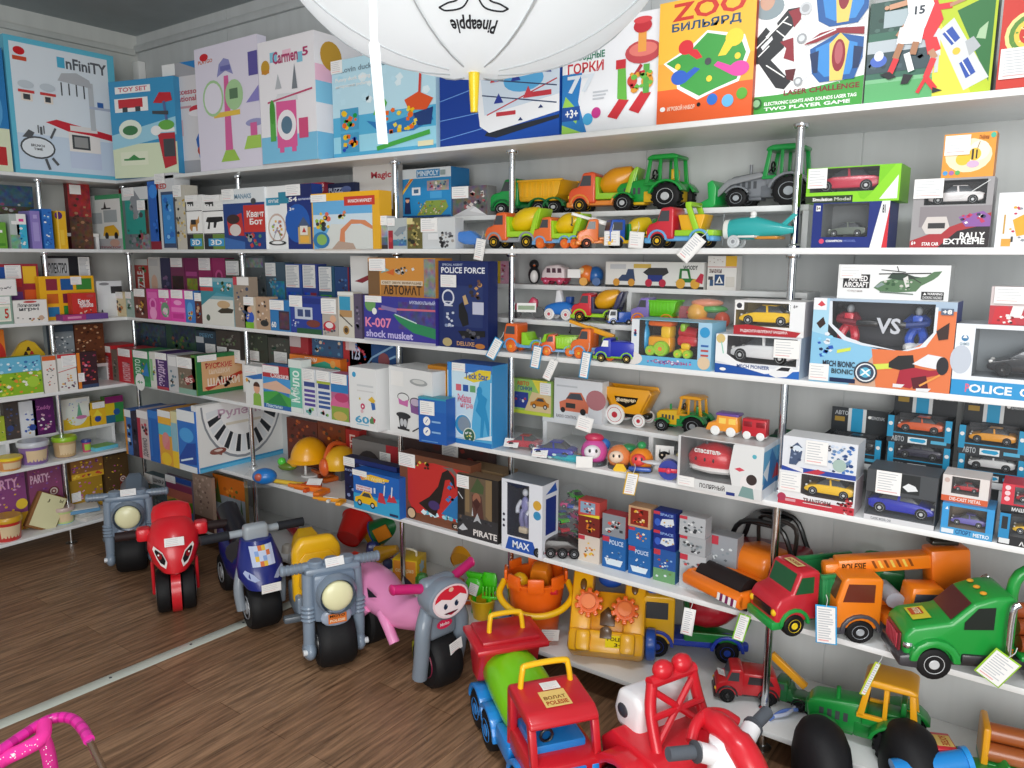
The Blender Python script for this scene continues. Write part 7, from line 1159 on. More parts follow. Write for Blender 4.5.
# orange crane lorry
t, c, L = big(822, 962, 632, 213, z1, 'big orange toy crane lorry with striped boom and grey cabin', 'none', cab='f2841c', chas='4a4a52', body='f2841c', hub='sil', style='flat', axles=3, wr=.105, win='6a2c1c'); t.scale.z *= .88
ob('deck', MB().box((-.49, -.2, .16), (.14, .2, .24), 'f07c1a', .015), 'plastic', t)
ob('crane_cabin', MB().prof([(-.02, .24), (-.05, .5), (-.28, .5), (-.3, .24)], .0, .19, 'f2841c', .02).prof([(-.05, .3), (-.07, .45), (-.25, .45), (-.26, .3)], -.001, .197, '3a3a44', .004), 'plastic', t)
ob('winch', MB().cyl((.03, -.16, .34), (.03, .1, .34), .07, 'b4b8c4').box((-.1, -.18, .22), (.1, -.02, .3), 'f07c1a', .02), 'plastic', t)
d = V((.93, 0, -.1)).normalized(); m_ = M.Translation((-.42, -.06, .68)) @ d.to_track_quat('X', 'Z').to_matrix().to_4x4()
b = MB().box((0, -.07, -.07), (.86, .07, .06), 'f2841c', .02, m_).box((.72, -.06, -.16), (.96, .06, .03), 'f2841c', .03, m_).box((-.12, -.09, -.3), (.18, .09, .1), 'ee7a1a', .03, m_)
bo = ob('boom', b, 'plastic', t)
g = MB()
for i in range(7):
    for s in (-1, 1):
        P_ = [m_ @ V((.3+.045*i, s*.0715, -.03)), m_ @ V((.32+.045*i, s*.0715, -.03)), m_ @ V((.345+.045*i, s*.0715, .04)), m_ @ V((.325+.045*i, s*.0715, .04))]; g.poly(P_, '8a4a1a' if i % 2 == 0 else 'f0d060')
for s in (1, -1):
    o_ = m_ @ V((.66 if s < 0 else .84, s*.072, -.03)); g.text('POLESIE', o_, (m_.to_3x3() @ V((.18*(-s), 0, 0))), (0, 0, .06), '3a2a10')
ob('sticker', g, 'paper', bo)
ob('lamp', MB().ell((-.35, -.06, .86), (.1, .05, .05), '2a241c').box((-.45, -.11, .8), (-.25, 0, .84), '2a241c', .01), 'plastic', t)
ob('hook', MB().tube([(.5, -.06, .5), (.5, -.06, .42), (.52, -.06, .38), (.48, -.06, .37)], .01, 'lgr', 8, 4), 'plastic', t)
# green log lorry
pm = 985; y = spot(960, 672, z1).y+.06; c, L = fit(890, 1090, y, z1, 207, .36, 660)
t = thing('toy_log_truck', 'big green toy log lorry with chrome exhaust and brown logs', 'toy truck', c, 207); t.scale = (L, L, L)
W = .155
ob('chassis', MB().box((-.5, -.12, .07), (.42, .12, .13), '2f3034', .01).prof([(.38, .05), (.5, .06), (.5, .12), (.4, .14), (.36, .12)], -W, W, '3a3a40', .015), 'plastic', t)
b = MB().prof([(.47, .1), (.48, .22), (.44, .27), (.26, .31), (.16, .42), (.06, .46), (-.02, .47), (-.05, .44), (-.05, .1)], -W+.015, W-.015, '1f9a3e', .035, 3)
for s in (-1, 1):
    arc = [(.33+.125*math.cos(a*math.pi/8), .1+.125*math.sin(a*math.pi/8)) for a in range(9)]; arc2 = [(.33+.085*math.cos(a*math.pi/8), .1+.085*math.sin(a*math.pi/8)) for a in range(8, -1, -1)]
    b.prof(arc+arc2, *sorted((s*.1, s*(W+.02))), '1f9a3e', .012)
    b.box((-.05, min(s*.12, s*W), .1), (.2, max(s*.12, s*W), .15), '2a2a2e', .01)
cb = ob('cab', b, 'plastic', t)
g = MB(); side2(g, [(.2, .32), (.14, .4), (.06, .41), (.06, .29), (.2, .28)], W-.012, '1a2420'); strip(g, (.255, .318), (.165, .415), .24, '5a2a2c'); ob('window', g, 'plastic', cb)
g = MB().prof([(.478, .11), (.492, .12), (.487, .215), (.478, .22)], -.1, .1, '7a1c28', .006)
for i in range(8): g.box((.49, -.085+.022*i, .125), (.496, -.078+.022*i, .205), 'c04050', .001)
ob('grille', g, 'plastic', cb)
g = MB()
for s in (-1, 1): g.ell((.45, s*.125, .17), (.03, .022, .025), 'd8dce0', None, 12, 6)
ob('headlamp', g, 'chrome', cb)
g = MB()
for yy in (-.08, 0, .08): g.ell((.1, yy, .458), (.018, .014, .01), 'e8a030', None, 10, 5)
ob('roof_lamp', g, 'plastic', cb)
ob('sticker', MB().poly([(.42, -.07, .284), (.42, .07, .284), (.33, .07, .303), (.33, -.07, .303)], 'd8d040').poly([(.41, -.055, .288), (.41, .02, .288), (.35, .02, .301), (.35, -.055, .301)], 'c85a30').text('POLESIE', (.36, -.05, .3005), (0, .065, 0), (.03, 0, -.007), 'f0e8c0'), 'paper', cb)
for s in (-1, 1): ob('exhaust', MB().tube([(.0, s*(W+.02), .1), (.0, s*(W+.02), .4), (-.03, s*(W+.02), .45)], .017, 'd0d4d8', 12, 4), 'chrome', t)
g = MB()
for s in (-1, 1):
    for i in range(4): side2(g, [(-.04, .14+.015*i), (-.01, .155+.015*i), (-.01, .165+.015*i), (-.04, .15+.015*i)], W-.01, 'e88a20')
ob('hazard_sticker', g, 'paper', t)
b = MB()
for x in (-.14, -.34):
    for s in (-1, 1): b.box((x-.02, s*.15-.018, .13), (x+.02, s*.15+.018, .33), '7a7478', .006)
b.box((-.5, -.15, .13), (-.08, .15, .16), '1f9a3e', .01); ob('log_rack', b, 'plastic', t)
for yy, zz in ((-.085, .2), (0, .2), (.085, .2), (-.045, .275), (.045, .275), (0, .345)):
    ob('log', MB().cyl((-.5, yy, zz), (-.09, yy, zz), .042, '9a4a24', None, 14), 'plastic', t)
ob('loader_crane', MB().tube([(-.08, 0, .16), (-.08, 0, .5), (-.2, 0, .56), (-.42, 0, .44)], .03, '1f9a3e', 10, 4), 'plastic', t)
for x in (.33, -.2, -.38):
    for s in (-1, 1): wheel(t, x, s*.135, .085, .085, .05, 'k', 'lgr')
# hanging price tags
for px, py, y, col, lb, w, h, rz, tl in [
  (612, 232, -.41, 'e8e8e6', 'white price tag on the small orange crane at eye level', .045, .04, 15, 0), (637, 233, -.41, 'e8e8e6', 'white price tag on the small blue mixer at eye level', .04, .045, 15, 5),
  (700, 238, -.41, 'e8e8e6', 'white price tag hanging from the red skip lorry', .035, .08, 15, 40), (481, 240, -.42, 'e8e8e6', 'white price tag hanging off the blue toy drill', .03, .07, 15, 10),
  (538, 347, -.42, '2a94c8', 'bright blue long tag hanging below the orange pick-up lorry', .028, .075, 15, 10), (587, 353, -.42, '2a94c8', 'bright blue long tag hanging below the small orange crane', .026, .085, 15, 8),
  (554, 361, -.42, 'e8e8e6', 'white tag hanging below the second orange lorry', .022, .07, 15, 24), (499, 340, -.42, '3a9ad0', 'blue and white tag hanging beside the fishing rod box', .03, .075, 20, 28),
  (586, 418, -.37, 'e8e8e6', 'white card hanging below the car picture box', .05, .045, 15, 14), (633, 474, -.42, 'd8b03a', 'yellow edged tag hanging under the orange toy car', .035, .07, 40, 10),
  (690, 610, -.46, 'e8e8e6', 'white tag hanging under the road roller', .03, .085, 15, 6), (745, 616, -.43, '8ac83a', 'white tag on a green clip left of the red lorry', .028, .085, 15, 12),
  (826, 607, -.46, '3aa4dc', 'large blue clipped tag hanging in front of the orange crane', .05, .11, 10, -4), (878, 664, -.4, 'b8c83a', 'narrow tag on a lime clip over the tractor', .012, .1, 40, 22), (1008, 658, -.45, '9ac83a', 'green backed tag hanging from the log lorry', .06, .08, 5, 30)]:
    shop_tag(px, py, y, col, lb, w, h, rz, tl)
# ================================================================ left wall small things
p = on(0, 27, 345, .13)
zc = ZK[2]+.10
b = MB().raw([(x, y, z) for y in (-.012, .012) for x, z in [(-.1, 0), (-.085, .08), (-.035, .15), (.0, .165), (.035, .15), (.085, .08), (.1, 0)]], [(0, 1, 2, 3, 4, 5, 6), (13, 12, 11, 10, 9, 8, 7)]+[(i, i+7, (i+1) % 7+7, (i+1) % 7) for i in range(7)], 'e8c02c')
t = thing('puzzle_clock', 'yellow rounded triangle wooden puzzle with coloured pieces, left wall', 'puzzle', (.13, p.y, zc), 90)
ob('frame', b, 'plastic', t)
g = MB(); RB = random.Random(5)
for i in range(5):
    for j in range(5-i):
        x = -.06+.03*j+.015*i; z = .02+.024*i
        g.poly([(x-.013, -.0135, z-.01), (x+.013, -.0135, z-.01), (x+.004, -.0135, z+.012), (x-.004, -.0135, z+.012)], RB.choice(['3a2a2a', 'c83a3a', '6a4a8a', 'd8702a', 'f0e0a0', '3a6ab0']))
ob('puzzle_piece', g, 'paper', t)
def tub(px, py, z, x, r, h, col, lid, lab, grp=None, bandc=None, name='dough_tub'):
    y = on(0, px, py, x).y
    t = thing(name, lab, 'tub', (x, y, z), 80, grp)
    ob('tub', MB().lathe([(r*.8, 0), (r*.84, .004), (r*.95, h*.82), (r*.9, h*.84)], [col, bandc or col, bandc or col], None, 24), 'plastic', t)
    ob('lid', MB().lathe([(r*1.02, h*.78), (r*1.04, h*.8), (r*1.04, h*.93), (r*.96, h), (r*.2, h*.98)], lid, None, 24), 'plastic', t)
    ob('label', MB().raw([(r*.97*math.cos(a)*(.88+.1*zz), r*.97*math.sin(a)*(.88+.1*zz), h*(.15+.5*zz)) for zz in (0, 1) for a in [-2.3+i*.2 for i in range(9)]], [(i, i+1, i+10, i+9) for i in range(8)], bandc and 'e0c8a0' or 'a8d04a'), 'paper', t)
    return t
tub(35, 466, ZK[1], .33, .075, .125, 'b0b0c4', 'c8ccd4', 'wide clear tub with grey lid and lime and purple label', bandc='8a6aa8')
tub(66, 460, ZK[1], .31, .062, .115, '6a5a6a', '9ac82a', 'tapered tub with bright lime lid, left wall second shelf', bandc='c8a878')
tub(10, 469, ZK[1], .36, .06, .07, 'e8b040', 'f0d020', 'low tub with yellow lids at the left edge, second shelf', bandc='d89050')
tub(87, 451, ZK[1], .30, .025, .07, 'd05a78', '3a4a9a', 'small pink jar with blue lid beside the lime lid tub')
y = on(0, 102, 449, .3).y
t = tag(ob('flat_set_box', MB().box((-.05, -.07, 0), (.05, .07, .02), '6ac0d8', .002).box((-.045, -.06, .02), (.045, .06, .021), '8ac86a', 0), 'card', None, (.3, y, ZK[1]), (0, 0, .1)), 'flat sky blue box lying near the corner of the second left shelf', 'toy box')
tub(8, 532, ZK[0], .33, .07, .13, 'c8342e', 'd8a82a', 'red tub with gold emblem and price tag at the left edge, lowest shelf', bandc='c8342e', name='toy_bucket')
tub(65, 527, ZK[0], .30, .055, .095, '8ac0d8', 'd0b8b0', 'round clear tin with green food pictures on the lowest left shelf', bandc='c8d890')
y = on(0, 38, 520, .32).y
t = thing('wooden_book', 'brown edged book with a plain pale cover leaning on the lowest left shelf', 'book', (.33, y, ZK[0]+.004), 75, None, -16, 28)
ob('block', MB().box((-.075, .002, 0), (.075, .06, .2), '8a6038', .004), 'paper', t); ob('cover', MB().box((-.06, -.004, .012), (.07, .002, .195), 'd8d4a8', .001).text('J', (-.02, -.0045, .15), (.012, 0, 0), (0, 0, .02), '5a5438').text('bd', (.04, -.0045, .165), (.018, 0, 0), (0, 0, .018), '5a5438'), 'paper', t)
for i, (dy, c_, l_) in enumerate(((.0, 'd0ccc8', 'lowest'), (.006, 'b8b8b4', 'middle'), (-.01, '6a9ac0', 'topmost'))):
    tag(ob('paper_pad', MB().box((-.11, -.08, 0), (.11, .08, .018), c_, .002).box((-.105, -.075, .018), (.1, .075, .022), 'dcdad4', .001), 'paper', None, (.27, on(0, 88, 520, .3).y+dy, ZK[0]+.0235*i), (0, 0, .25-.3*i)), f'grey white pad of paper, {l_} of the pile by the left shelf post', 'paper pad', None)
# ================================================================ second shelf: helmets and odds and ends near the corner
z1 = ZK[1]
def onshelf(px, py, z): return on(2, px, py, z)
p = on(1, 310, 470, -.2)
t = thing('toy_helmet', 'shiny yellow toy helmet raised on a thin white stand', 'toy helmet', (p.x, -.2, z1), 0)
ob('stand', MB().cyl((-.01, -.02, .0), (-.01, -.02, .085), .006, 'eeeeec', None, 10).lathe([(.045, 0), (.045, .006), (.01, .01)], 'w', None, 18), 'plastic', t)
ob('shell', MB().ell((0, 0, .085), (.088, .1, .115), 'f2ac0e', None, 28, 10, 0, 1), 'plastic', t)
ob('brim', MB().lathe([(.088, 0), (.1, -.006), (.104, -.002), (.09, .012)], 'f2ac0e', M.Translation((0, 0, .085)) @ M.Diagonal((1, 1.12, 1, 1)), 28), 'plastic', t)
p = on(1, 341, 470, -.16)
t = thing('toy_helmet', 'yellow toy helmet with orange ear defenders behind the flame box', 'toy helmet', (p.x, -.16, z1+.09), 0)
ob('shell', MB().ell((0, 0, 0), (.075, .09, .085), 'eeb420', None, 24, 9, -.3, 1), 'plastic', t)
ob('headband', MB().tube([(-.03, -.09, -.02), (-.03, -.05, .075), (-.03, 0, .095), (-.03, .06, .07)], .012, 'd8602a', 8, 4), 'plastic', t); ob('ear_cup', MB().ell((-.02, -.09, -.01), (.03, .022, .045), 'e0642c'), 'plastic', t)
ob('stand', MB().box((-.02, -.02, -.09), (.02, .02, .02), '5a5a5c'), 'plastic', t)
p = onshelf(265, 484, z1)
t = thing('tape_toy_pack', 'blue round toy in a clear tray at the shelf post', 'toy', (p.x, p.y, z1), 40)
ob('toy_body', MB().ell((0, 0, .04), (.06, .045, .04), '1f78c8').ell((-.02, -.038, .045), (.02, .01, .02), 'b85a4a', None, 10, 6), 'plastic', t); ob('tray', MB().box((-.085, -.06, 0), (.08, .06, .006), 'd8e0e4', .002).box((-.085, -.06, .006), (-.08, .06, .06), 'd8e0e4'), 'bag', t)
p = onshelf(278, 478, z1)
t = thing('toy_launcher', 'green and yellow small launcher toy behind the blue tray toy', 'toy', (p.x-.05, p.y+.1, z1), 30)
ob('body', MB().ell((0, 0, .03), (.05, .03, .022), '6a8a2a').ell((-.03, 0, .055), (.022, .02, .022), '5ad84a').ell((.04, -.01, .05), (.022, .018, .02), 'f0b41c'), 'plastic', t)
p = onshelf(292, 488, z1)
tag(ob('toy_stick', MB().tube([(-.13, -.0, .014), (0, 0, .014), (.06, 0, .016)], .011, 'e8c03a', 10, 0).tube([(.05, 0, .016), (.13, .01, .018)], .015, 'd8442a', 10, 0), 'plastic', None, (p.x, p.y+.03, z1), (0, 0, .25)), 'yellow stick toy with red end lying before the helmet stand', 'toy')
def gun(px, py, lab, col, c2, rz, s=1):
    p = onshelf(px, py, z1)
    t = thing('toy_gun', lab, 'toy gun', (p.x, p.y, z1+.012), rz); t.scale = (s, s, s)
    ob('body', MB().box((-.1, -.0, -.012), (.1, .03, .014), col, .008).box((-.14, .006, -.006), (-.09, .022, .01), col, .005).box((.06, -.06, -.012), (.1, .01, .012), col, .008), 'plastic', t)
    ob('trim', MB().box((-.06, .004, .014), (.05, .026, .02), c2, .003).box((-.02, -.03, -.01), (.0, .0, .01), c2, .004), 'plastic', t)
    return t
t = gun(310, 492, 'orange toy gun with white price tag lying at the shelf edge', 'f07a1c', 'd8541a', 12)
price_tag(t, .07, .04, (-.02, .0, .022), (math.radians(-60), 0, .3))
gun(324, 478, 'dark orange toy gun lying behind the first orange gun', 'c86020', '8a3a1a', -8, .95)
gun(331, 503, 'small yellow and orange toy gun beside the navy box', 'f0a020', 'e0e0d8', 20, .7)
# ================================================================ lowest shelf: sand toys
z0 = ZK[0]
def bucket(px, py, r, h, col, lab, handle='y', rz=0, tilt=(0, 0), name='toy_bucket', rim=None, yo=0, crown=False, up=0):
    p = onshelf(px, py, z0)
    t = thing(name, lab, 'toy bucket', (p.x, p.y+yo, z0+up), rz, None, tilt[0], tilt[1])
    b = MB().lathe([(r*.72, 0), (r*.74, .004), (r*.98, h*.96), (r*1.06, h*.97), (r*1.06, h), (r*.94, h), (r*.7, .01)], rim and [col, col, rim, rim, rim, col] or col, None, 26, False)
    b.poly([(r*.72*math.cos(a*.4833), r*.72*math.sin(a*.4833), .006) for a in range(13)], col)
    if crown:
        for i in range(8):
            a = i*math.pi/4; b.box((-.032, r*.94, h*.9), (.032, r*1.06, h*1.13), col, .006, M.Rotation(a, 4, 'Z'))
    ob('pail', b, 'plastic', t)
    return t
# big orange castle bucket
t = bucket(521, 644, .118, .25, 'f26a16', 'big orange castle bucket with drooping yellow handle', crown=True, yo=.10, rz=34)
ob('handle', MB().tube([(-.125, -.02, .235), (-.14, -.08, .2), (-.09, -.135, .165), (0, -.155, .15), (.09, -.135, .165), (.14, -.08, .2), (.125, -.02, .235)], .013, 'f4c010', 10, 6), 'plastic', t)
price_tag(t, .07, .045, (.02, -.118, .035), (0, .1, .2))
def inb(nm, lab, cat, mb, loc, rz=0, tilt=0): return tag(ob(nm, mb, 'plastic', None, loc, (math.radians(tilt), 0, math.radians(rz))), lab, cat)
bc = t.location
inb('sand_mould', 'orange sand mould inside the castle bucket', 'sand toy', MB().prof([(-.05, 0), (-.035, .09), (.035, .09), (.05, 0)], -.04, .04, 'ee8a1c', .02), bc+V((.0, .04, .2)), 20, 12)
inb('sand_mould', 'yellow fish shaped sand mould inside the castle bucket', 'sand toy', MB().ell((0, 0, .03), (.035, .03, .04), 'f0b818').prof([(-.05, .0), (-.06, .05), (-.02, .03)], -.012, .012, 'f0b818', .004), bc+V((-.045, -.045, .195)), 30)
inb('sand_scoop', 'red scoop lying inside the castle bucket', 'sand toy', MB().ell((0, 0, 0), (.06, .026, .02), 'd02030').tube([(.05, 0, 0), (.09, 0, .01)], .01, 'd02030', 8, 0), bc+V((.035, -.05, .215)), 8)
# yellow castle mould with orange cog wheels, leaning back
p = onshelf(603, 670, z0)
t = thing('sand_castle_mill', 'yellow castle sand mill with orange cogs and blue wheels leaning on the wall', 'sand toy', (p.x, p.y+.01, z0+.055), 24, None, -36); t.scale = (1.08, 1.08, 1.08)
Yc = 'f2b212'
b = MB().box((-.13, -.02, 0), (.13, .1, .08), Yc, .018).box((-.13, .0, .06), (-.055, .1, .31), Yc, .014).box((.055, .0, .06), (.13, .1, .31), Yc, .014).box((-.07, .03, .06), (.07, .09, .22), 'e8a010', .01)
for x0 in (-.13, .055):
    for i in range(3): b.box((x0+i*.028, .005, .3), (x0+i*.028+.017, .095, .33), Yc, .004)
b.box((-.1, -.05, 0), (-.05, .0, .07), Yc, .012).box((.05, -.05, 0), (.1, .0, .07), Yc, .012)
ob('castle', b, 'plastic', t)
ob('archway', MB().prof([(-.026, .1), (-.026, .14), (0, .165), (.026, .14), (.026, .1)], .024, .031, '5a3a10', .001), 'plastic', t)
ob('archway', MB().prof([(-.02, .05), (-.02, .08), (0, .095), (.02, .08), (.02, .05)], -.024, -.019, '5a3a10', .001), 'plastic', t)
ob('tower_window', MB().ell((.09, -.001, .23), (.012, .004, .022), '6a4410', None, 10, 6).ell((-.09, -.001, .23), (.012, .004, .022), '6a4410', None, 10, 6), 'plastic', t)
for x, z, r in ((-.065, .165, .05), (.06, .15, .048)):
    g = MB().cyl((x, -.004, z), (x, -.03, z), r*.72, 'ee6a1c', None, 24).cyl((x, -.03, z), (x, -.045, z), r*.5, 'f07c34', None, 20)
    for i in range(10): g.box((-.008, -.028, r*.65), (.008, -.006, r*1.0), 'ee6a1c', .003, M.Translation((x, 0, z)) @ M.Rotation(i*.6283, 4, 'Y'))
    ob('cog', g, 'plastic', t)
for z in (.06, .25): wheel(t, .15, .06, z, .055, .035, '2255b4', 'b', rz=math.pi/2)
ob('flag_block', MB().ell((0, .06, .27), (.045, .03, .03), '2255b4'), 'plastic', t)
ob('sticker', MB().poly([(.0, -.0215, .022), (.085, -.0215, .022), (.085, -.0215, .062), (.0, -.0215, .062)], 'f0d818').text('POLESIE', (.006, -.022, .044), (.07, 0, 0), (0, 0, .012), '5a4410').text('3+', (.03, -.022, .026), (.03, 0, 0), (0, 0, .012), '5a4410'), 'paper', t)
inb('sand_mould', 'small red sand mould behind the yellow castle', 'sand toy', MB().prof([(-.04, 0), (-.03, .1), (.03, .1), (.04, 0)], -.04, .04, 'd02a24', .02), (p.x-.16, -.1, z0), 10)
# small yellow bucket with green tools
t = bucket(474, 622, .055, .085, 'f2be18', 'small yellow bucket packed with green spade, rake and sieve', rim='f6c840', yo=.06)
bc = t.location+V((0, 0, 0))
inb('sand_spade', 'bright green spade standing in the small yellow bucket', 'sand toy', MB().prof([(-.034, .1), (-.036, .15), (-.028, .172), (.028, .172), (.036, .15), (.034, .1), (.015, .085), (-.015, .085)], -.007, .005, '4ad41c', .005).cyl((0, 0, .0), (0, 0, .095), .009, '4ad41c'), bc+V((.01, .02, .012)), 15, -8)
b = MB().cyl((0, 0, 0), (0, 0, .08), .008, '5ad824').box((-.034, -.006, .078), (.034, .006, .09), '5ad824', .003)
for i in range(5): b.box((-.033+i*.0145, -.004, .088), (-.026+i*.0145, .004, .13), '5ad824', .002)
inb('sand_rake', 'bright green rake standing in the small yellow bucket', 'sand toy', b, bc+V((.042, -.01, .012)), 25, -6)
o = inb('sand_sieve', 'green fish shaped sieve with a white tag in the small yellow bucket', 'sand toy', MB().ell((0, 0, .115), (.042, .02, .045), '44cc1c').prof([(-.03, .15), (-.04, .175), (.04, .175), (.03, .15)], -.012, .012, '44cc1c', .005).cyl((0, 0, 0), (0, 0, .08), .01, '44cc1c'), bc+V((-.045, -.005, .008)), 15, -4)
price_tag(o, .04, .05, (-.02, -.024, .09), (0, .25, 0))
def lying(nm, lab, px, py, rz, col, L=.2, yo=0, up=.012, c2=None):
    p = onshelf(px, py, z0)
    b = MB().tube([(-L/2, 0, 0), (0, 0, .006), (L*.15, 0, .004)], .008, col, 8, 4).ell((L*.3, 0, .006), (L*.2, .03, .012), c2 or col)
    return tag(ob(nm, b, 'plastic', None, (p.x, p.y+yo, z0+up), (0, math.radians(-8), math.radians(rz))), lab, 'sand toy')
lying('sand_spade', 'blue spade lying across the shelf edge before the small yellow bucket', 482, 632, 52, '1f7ad8', .26, .02)
lying('sand_rake', 'green rake lying beside the blue spade at the shelf edge', 470, 636, 60, '3ab83a', .24, .03)
lying('sand_spade', 'orange red spade lying behind the pink motorcycle', 462, 612, 10, 'e8601c', .2, .06)
RB = random.Random(21)
# pile of sand toys towards the corner
b = MB().tube([(-.17, 0, 0), (0, 0, .004), (.12, 0, .0)], .026, 'c01f2c', 12, 3)
inb('toy_bat', 'dark red toy bat lying behind the blue motorcycle', 'toy', b, onshelf(284, 546, z0)+V((0, .1, .028)), -22)
t = bucket(298, 562, .04, .075, '1f4fb4', 'small blue cup near the yellow motorcycle seat', name='toy_cup', yo=.04)
t = bucket(324, 560, .085, .13, 'd8241c', 'red sand bucket lying tilted on the toy pile', tilt=(-58, 20), rz=30, yo=.16, up=.06)
t = bucket(352, 556, .085, .15, 'd8a81c', 'yellow sand bucket lying on the toy pile under the green pail', tilt=(-70, -30), rz=-10, yo=.14, up=.05)
t = bucket(372, 560, .07, .15, '0f6a34', 'dark green pail with an orange sticker tipped on the toy pile', tilt=(0, -118), rz=28, yo=.2, up=.14, rim='1f4a9a')
ob('sticker', MB().box((-.035, -.082, .04), (.035, -.072, .12), 'd8821c', .002), 'paper', t)
inb('sand_funnel', 'mustard yellow funnel beside the green pail', 'sand toy', MB().cyl((0, 0, 0), (.1, 0, .04), .045, 'd8a01c', .018), onshelf(362, 566, z0)+V((.05, .06, .05)), 25)
inb('sand_mould', 'bright red flower sand mould behind the yellow seat', 'sand toy', MB().lathe([(.05, 0), (.045, .03), (.02, .04)], 'ee3a24', None, 6), onshelf(346, 572, z0)+V((.0, .06, .03)), 0, 30)
p = onshelf(401, 583, z0)
t = thing('gift_box', 'yellow and orange card gift box with a white string handle', 'gift box', (p.x, p.y+.06, z0+.0), 20)
b = MB().box((-.06, -.06, 0), (.06, .06, .115), 'f0c81c', .002).poly([(-.0605, .055, .005), (-.0605, -.055, .005), (-.0605, -.055, .11), (-.0605, .055, .11)], 'f0a83a').poly([(-.055, -.0605, .005), (.055, -.0605, .005), (.055, -.0605, .11), (-.055, -.0605, .11)], 'ee9a3a')
b.text('сюрприз', (-.045, -.061, .05), (.09, 0, 0), (0, 0, .022), 'f8e0b0').raw([(.0606, .035*math.cos(a)*(1 if i % 2 else .6), .07+.035*math.sin(a)*(1 if i % 2 else .6)) for i, a in enumerate([k*.5236 for k in range(12)])], [tuple(range(12))], 'b8d8ea')
ob('box', b, 'card', t); ob('handle', MB().tube([(-.03, 0, .115), (-.025, 0, .145), (.03, 0, .14), (.035, 0, .115)], .005, 'e8e0c8', 8, 4), 'plastic', t)
t = bucket(440, 584, .085, .14, 'e8a018', 'orange and yellow sand bucket with a round M badge lying on its side', tilt=(-64, 24), rz=24, yo=.16, up=.05, rim='e0481c')
ob('badge', MB().lathe([(.03, 0), (.03, .003)], 'b87818', M.Translation((.0, -.078, .08)) @ M.Rotation(math.pi/2, 4, 'X'), 18).text('M', (-.016, -.0815, .066), (.032, 0, 0), (0, 0, .028), 'f0d070'), 'plastic', t)
inb('sand_mould', 'round orange sand mould behind the orange bucket', 'sand toy', MB().lathe([(.05, 0), (.055, .05), (.03, .07)], 'e8501c', None, 18), onshelf(420, 566, z0)+V((.03, .2, .0)), 0)
bits = [(276, 556, 'c8c0b4', 'pale crumpled bag'), (284, 566, 'd8d8d4', 'clear white rattle'), (312, 548, '8a1c28', 'dark red beach ball'), (322, 556, 'c8b89a', 'tan sand shell'), (318, 566, 'd8c83a', 'yellow green star mould'), (338, 570, 'e8c82a', 'yellow crab mould'), (381, 549, '3a4a9a', 'violet blue ball'), (384, 558, 'a8345a', 'dark pink ball'), (378, 572, '2a3a6a', 'navy cup mould'), (412, 590, '3a9a3a', 'green watering can rose'), (367, 580, 'c8284a', 'crimson mould'), (376, 586, '4aa02a', 'leaf green mould'), (372, 594, 'b8342a', 'brick red mould'), (427, 590, '22307a', 'deep blue mould'), (449, 592, 'e87a1c', 'orange ring'), (456, 602, 'ee8a24', 'orange scoop'), (466, 590, 'd83a24', 'red orange mould')]
for px, py, c_, l_ in bits:
    p = onshelf(px, py, z0); r = RB.uniform(.028, .042); k = RB.choice([5, 6, 8, 16])
    tag(ob('sand_mould', MB().lathe([(r, 0), (r*.95, .012), (r*.8, r*1.1), (r*.45, r*1.4), (r*.2, r*1.42)], c_, None, k), 'plastic', None, (p.x, min(p.y+.07, -.08), z0), (RB.uniform(-.15, .15), RB.uniform(-.1, .1), RB.uniform(0, 3))), f'{l_} in the heap of sand toys on the lowest shelf', 'sand toy', 'heap of sand toys')
# lowest shelf right
t, c, L = big(637, 747, 664, 205, z0, 'yellow cab toy mixer with red drum and green cradle on the lowest shelf', 'mixer', yo=.10, cab='f0b81c', chas='2240b4', body='b01c2c', frame='1a7a34', hub='b', style='flat')
t, c, L = big(714, 780, 708, 206, z0, 'red toy jeep with white price tag on the lowest shelf', 'none', yo=.06, cab='c8242c', chas='3a2a2c', style='nose', hub='k', wr=.12)
ob('body', MB().prof([(.12, .15), (.1, .52), (-.4, .5), (-.48, .3), (-.48, .14)], -.2, .2, 'c8242c', .03), 'plastic', t)
g = MB(); side2(g, [(.02, .34), (.0, .47), (-.3, .46), (-.38, .34)], .203, '2a2024'); ob('rear_window', g, 'plastic', t)
price_tag(t, .2, .13, (.33, .08, .37), (math.radians(-70), 0, -1.5))
c, L = fit(766, 816, -.2, z0, 185)
t = truck('toy_truck', 'dark green toy crane lorry with black lettered yellow boom behind the post', c, 185, L*1.05, 'tow', cab='1a6a34', chas='k', body='g', frame='1a6a34', hub='k', axles=3, style='mini', wr=.11)
d = V((-.62, 0, -.46)).normalized(); m_ = M.Translation((.42, 0, .98)) @ d.to_track_quat('X', 'Z').to_matrix().to_4x4()
g = MB().box((0, -.06, -.07), (.86, .06, .07), 'f0a81c', .02, m_); bo = ob('boom', g, 'plastic', t)
ob('lettering', MB().text('POLESIE', m_ @ V((.2, .062, -.03)), m_.to_3x3() @ V((.36, 0, 0)), m_.to_3x3() @ V((0, 0, .07)), '2a2010'), 'paper', bo)
c, L = fit(812, 920, -.27, z0, 190, .55)
tractor('toy_tractor', 'green toy tractor with yellow cab and red front wheels on the lowest shelf', c, 186, L, body='1c8a3a', cab='eeaa1c', trim='1c7a34', hub='r', fhub='c82838')
c, L = fit(926, 1004, -.3, z0, 205)
t = truck('toy_truck', 'small red cab toy truck with a yellow roof sticker at the bottom right', c, 205, L, 'tow', cab='d02c3a', chas='1c8a3a', body='g', frame='1c8a3a', hub='y', style='flat', win='2a5a3a')
